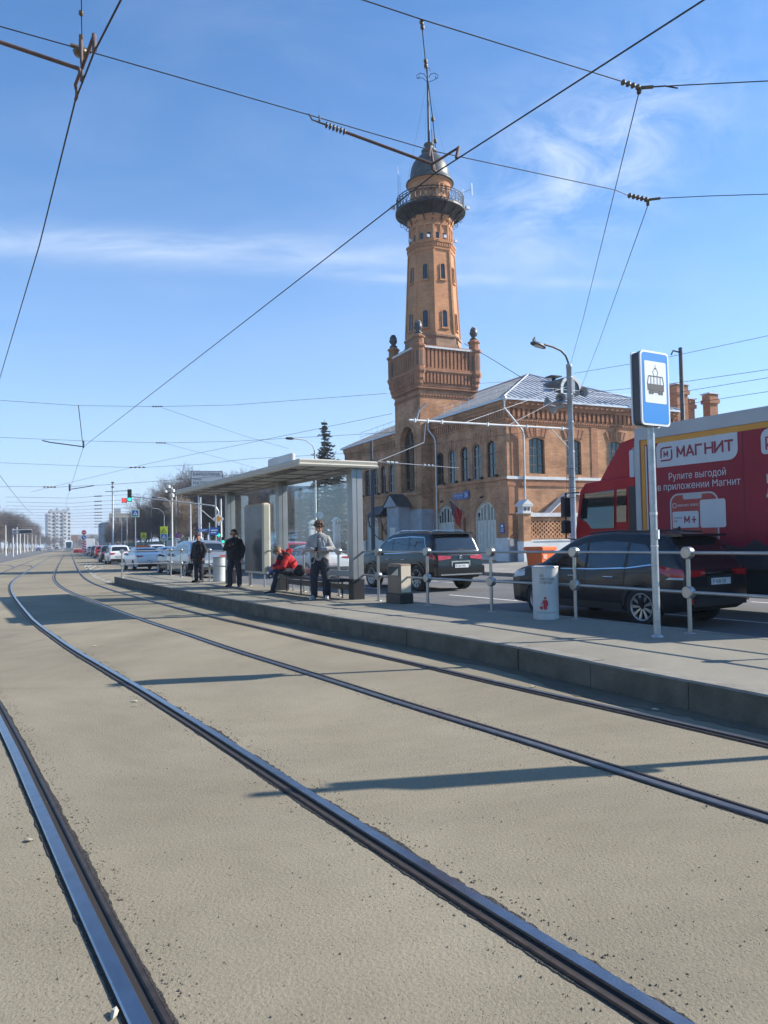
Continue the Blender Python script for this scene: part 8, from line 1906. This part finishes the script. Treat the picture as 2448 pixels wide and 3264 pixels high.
# second span
s2 = thing('cross_span', 'upper cross span wire with yellowish insulator running to the right edge', 'overhead wire')
m = MB(); m.tube(zpts([(900,-75),(1158,0),(1345,62),(1978,258)],ZS),.006,5); m.build('span_wire', M_WIRE, s2)
m = MB(); a, b = onz(1978,260,ZS), onz(2040,280,ZS); insul(m,a,b,4,.034); m.tube([b,onz(2082,277,ZS)],.02,6); m.tube([b,onz(2036,297,ZS-.06)],.025,6); m.build('strain_insulator', M_INS, s2)
m = MB(); m.tube(zpts([(2082,277),(2165,272),(2448,258),(2900,240)],ZS),.006,5); m.tube([onz(2082,277,ZS),onz(2120,274,ZS),onz(2160,281,ZS-.02)],.008,4); m.build('tail_wire', M_WIRE, s2)
# longitudinal messenger wires between the spans
s3 = [onz(258,-300,ZS+.05),onz(260,60,ZS),onz(262,150,ZS-.05)]; mw = thing('messenger_wire', 'short upright looking wire with small insulators at the top left', 'overhead wire'); m = MB(); m.tube(s3,.005,5); m.build('wire', M_WIRE, mw); m = MB(); [insul(m, onz(258,y,ZS), onz(259,y+12,ZS),2,.022) for y in (36,112)]; m.build('insulator', M_INS, mw)
mw = thing('messenger_wire', 'thin wire with small insulators hanging in front of the tower spire', 'overhead wire'); w3 = [onz(1343,62,ZS),onz(1355,185,6.33),onz(1368,290,6.2),onz(1379,375,6.1),onz(1388,470,6.05)]
m = MB(); m.tube(w3,.005,5); m.build('wire', M_WIRE, mw); m = MB()
for (x,y,z) in ((1343,66,6.44),(1346,82,6.4),(1356,190,6.33),(1357,205,6.3),(1379,375,6.1),(1387,445,6.06)): insul(m, onz(x,y,z), onz(x+1,y+10,z),2,.02)
m.build('insulator', M_INS, mw)
# droppers running down to the lamp post across the road
LT = LP+Vector((0,0,8.25))
wire('stay wire from the upper right insulator down to the street lamp', [onz(2036,297,ZS-.06), onz(2036,297,ZS-.06).lerp(LT,.5)+Vector((0,0,-.12)), LT], .006)
wire('stay wire from the lower right insulator down past the station roof', [onz(2065,655,ZS-.06), onz(2065,655,ZS-.06).lerp(at(1850,1240,31),.5)+Vector((0,0,-.1)), at(1850,1240,31)], .006)
# further spans down the street
def span(pl, z, label, ins=None, r=.009, Y=None):
    t = thing('cross_span', label, 'overhead wire', (0,0,0), 0, 'cross spans down the street')
    P = [onz(x,y,z) if Y is None else at(x,y,Y) for x,y in pl]
    m = MB(); m.tube(P, r, 4); m.build('span_wire', M_WIRE, t)
    if ins:
        for (x0,x1) in ins:
            f = lambda x: next(((a.lerp(b,(x-p[0])/(q[0]-p[0]))) for p,q,a,b in zip(pl,pl[1:],P,P[1:]) if p[0]<=x<=q[0]), P[0])
            m = MB(); insul(m, f(x0), f(x1), 4, r*5); m.build('insulator', M_INS, t)
    return t
span([(-60,1273),(0,1276),(250,1293),(500,1296),(740,1291),(1232,1254)],6.4,'first cross span wire below the big diagonal contact wire',[(484,518)],.007)
span([(-60,1392),(0,1394),(260,1405),(520,1412),(740,1407),(1255,1378)],6.4,'second cross span wire passing through the wire junction',[(495,530)],.009)
span([(-60,1471),(0,1475),(280,1486),(435,1491),(640,1480),(800,1462),(1200,1440)],6.4,'third cross span wire above the street name board',[(410,465)],.011)
span([(0,1552),(60,1550),(180,1553),(360,1544),(620,1525),(900,1500)],6.4,'thick bundled cross span sloping up to the shelter roof',[(135,180)],.016)
for k,(y0,y1,z) in enumerate(((1584,1575,6.4),(1600,1592,6.4),(1612,1605,6.4),(1622,1618,6.4),(1632,1630,6.4),(1641,1640,6.4),(1650,1650,6.4),(1659,1660,6.4),(1668,1669,6.4),(1677,1678,6.4))):
    Yk = (z-EYE)*2400/(1738-(y0+y1)/2)
    span([(20,y0),(230,y0+4),(310,(y0+y1)/2+2),(440,y1)],z,'distant cross span wire over the tracks, one of a receding ladder of wires',[(300,325)],.016*(.6+Yk/160),Y=Yk)
w_ = [onz(0,1516,5.9),onz(33,1560,5.9),onz(78,1615,5.9),onz(105,1640,5.9)]; wire('contact wire of the branching track at the far left', w_, .015)
wire('thin diagonal stay wire crossing the sky above the crossing', [at(100,1568,60),at(480,1476,50),at(850,1330+70,42),at(1250,1318,40)], .010)
wire('faint stay wire slanting down from the first span insulator', [onz(518,1300,6.35),at(780,1390,34),at(920,1430,34)], .006)
wire('faint stay wire slanting down from the second span insulator', [onz(530,1414,6.35),at(740,1470,44),at(840,1500,44)], .007)
j = onz(266,1424,ZC)
jn = thing('wire_junction', 'wire junction with pull off tube where the contact wire bends', 'overhead wire')
m = MB(); m.tube([onz(135,1404,ZC+.3),onz(160,1410,ZC+.2),j],.022,6); m.tube([onz(250,1292,6.4),onz(262,1400,6.1),j],.014,5); m.tube([j-Vector((0,0,.05)),j+Vector((0,0,.25))],.04,6); m.build('pull_off_tube', M_WIRE, jn)
jn = thing('wire_junction', 'second smaller wire junction lower down above the distant tram', 'overhead wire')
j2 = onz(222,1560,ZC); m = MB(); m.tube([j2,onz(300,1548,ZC+.3)],.03,6); m.tube([j2-Vector((0,0,.12)),j2+Vector((0,0,.4))],.07,6); m.build('pull_off_tube', M_WIRE, jn)
# wires on the right, between the lamp post and poles outside the picture
for k,(x0,y0,x1,y1,lb) in enumerate(((1830,1190,2448,1070,'uppermost wire running right from the street lamp'),(1835,1255,2448,1178,'second wire running right from the street lamp'),(1838,1292,2448,1204,'third wire running right from the street lamp'),(1838,1330,2448,1248,'lowest wire running right from the street lamp'))):
    a = at(x0,y0,30.5+k); b = at(x1,y1,22); wire(lb, [a, a.lerp(b,.5)+Vector((0,0,-.08)), b, b+(b-a)*.5], .008)
for k,(pts,lb) in enumerate((([(1180,1440),(1540,1395),(1815,1360)],'pale tension wire from the bracket to the street lamp'),([(1360,1345),(1590,1290),(1815,1225)],'thin wire crossing in front of the station cornice'),([(1380,1230),(1650,1215),(1815,1218)],'thin wire level with the tower crown'),([(1500,1080),(1560,1130),(1660,1200)],'dark cable leading from the tower to the station roof'))):
    if k == 3: wire(lb, [at(1480,1095,50),at(1560,1140,47),at(1665,1205,44)], .02)
    else: wire(lb, [at(pts[0][0],pts[0][1],28),at(pts[1][0],pts[1][1],29),at(pts[2][0],pts[2][1],30)], .006)

# ================================================================== air
hm = bpy.data.materials.new('haze_air'); hm.use_nodes = True; t_ = hm.node_tree; t_.nodes.clear()
vo_ = t_.nodes.new('ShaderNodeVolumePrincipled'); vo_.inputs['Color'].default_value = (.80,.86,.95,1); vo_.inputs['Density'].default_value = .0005; vo_.inputs['Anisotropy'].default_value = .2
ot_ = t_.nodes.new('ShaderNodeOutputMaterial'); t_.links.new(vo_.outputs[0], ot_.inputs['Volume'])
mb = MB(); mb.box(-620,420,-420,1500,-1.0,62); tag(mb.build('haze', hm), kind='stuff')
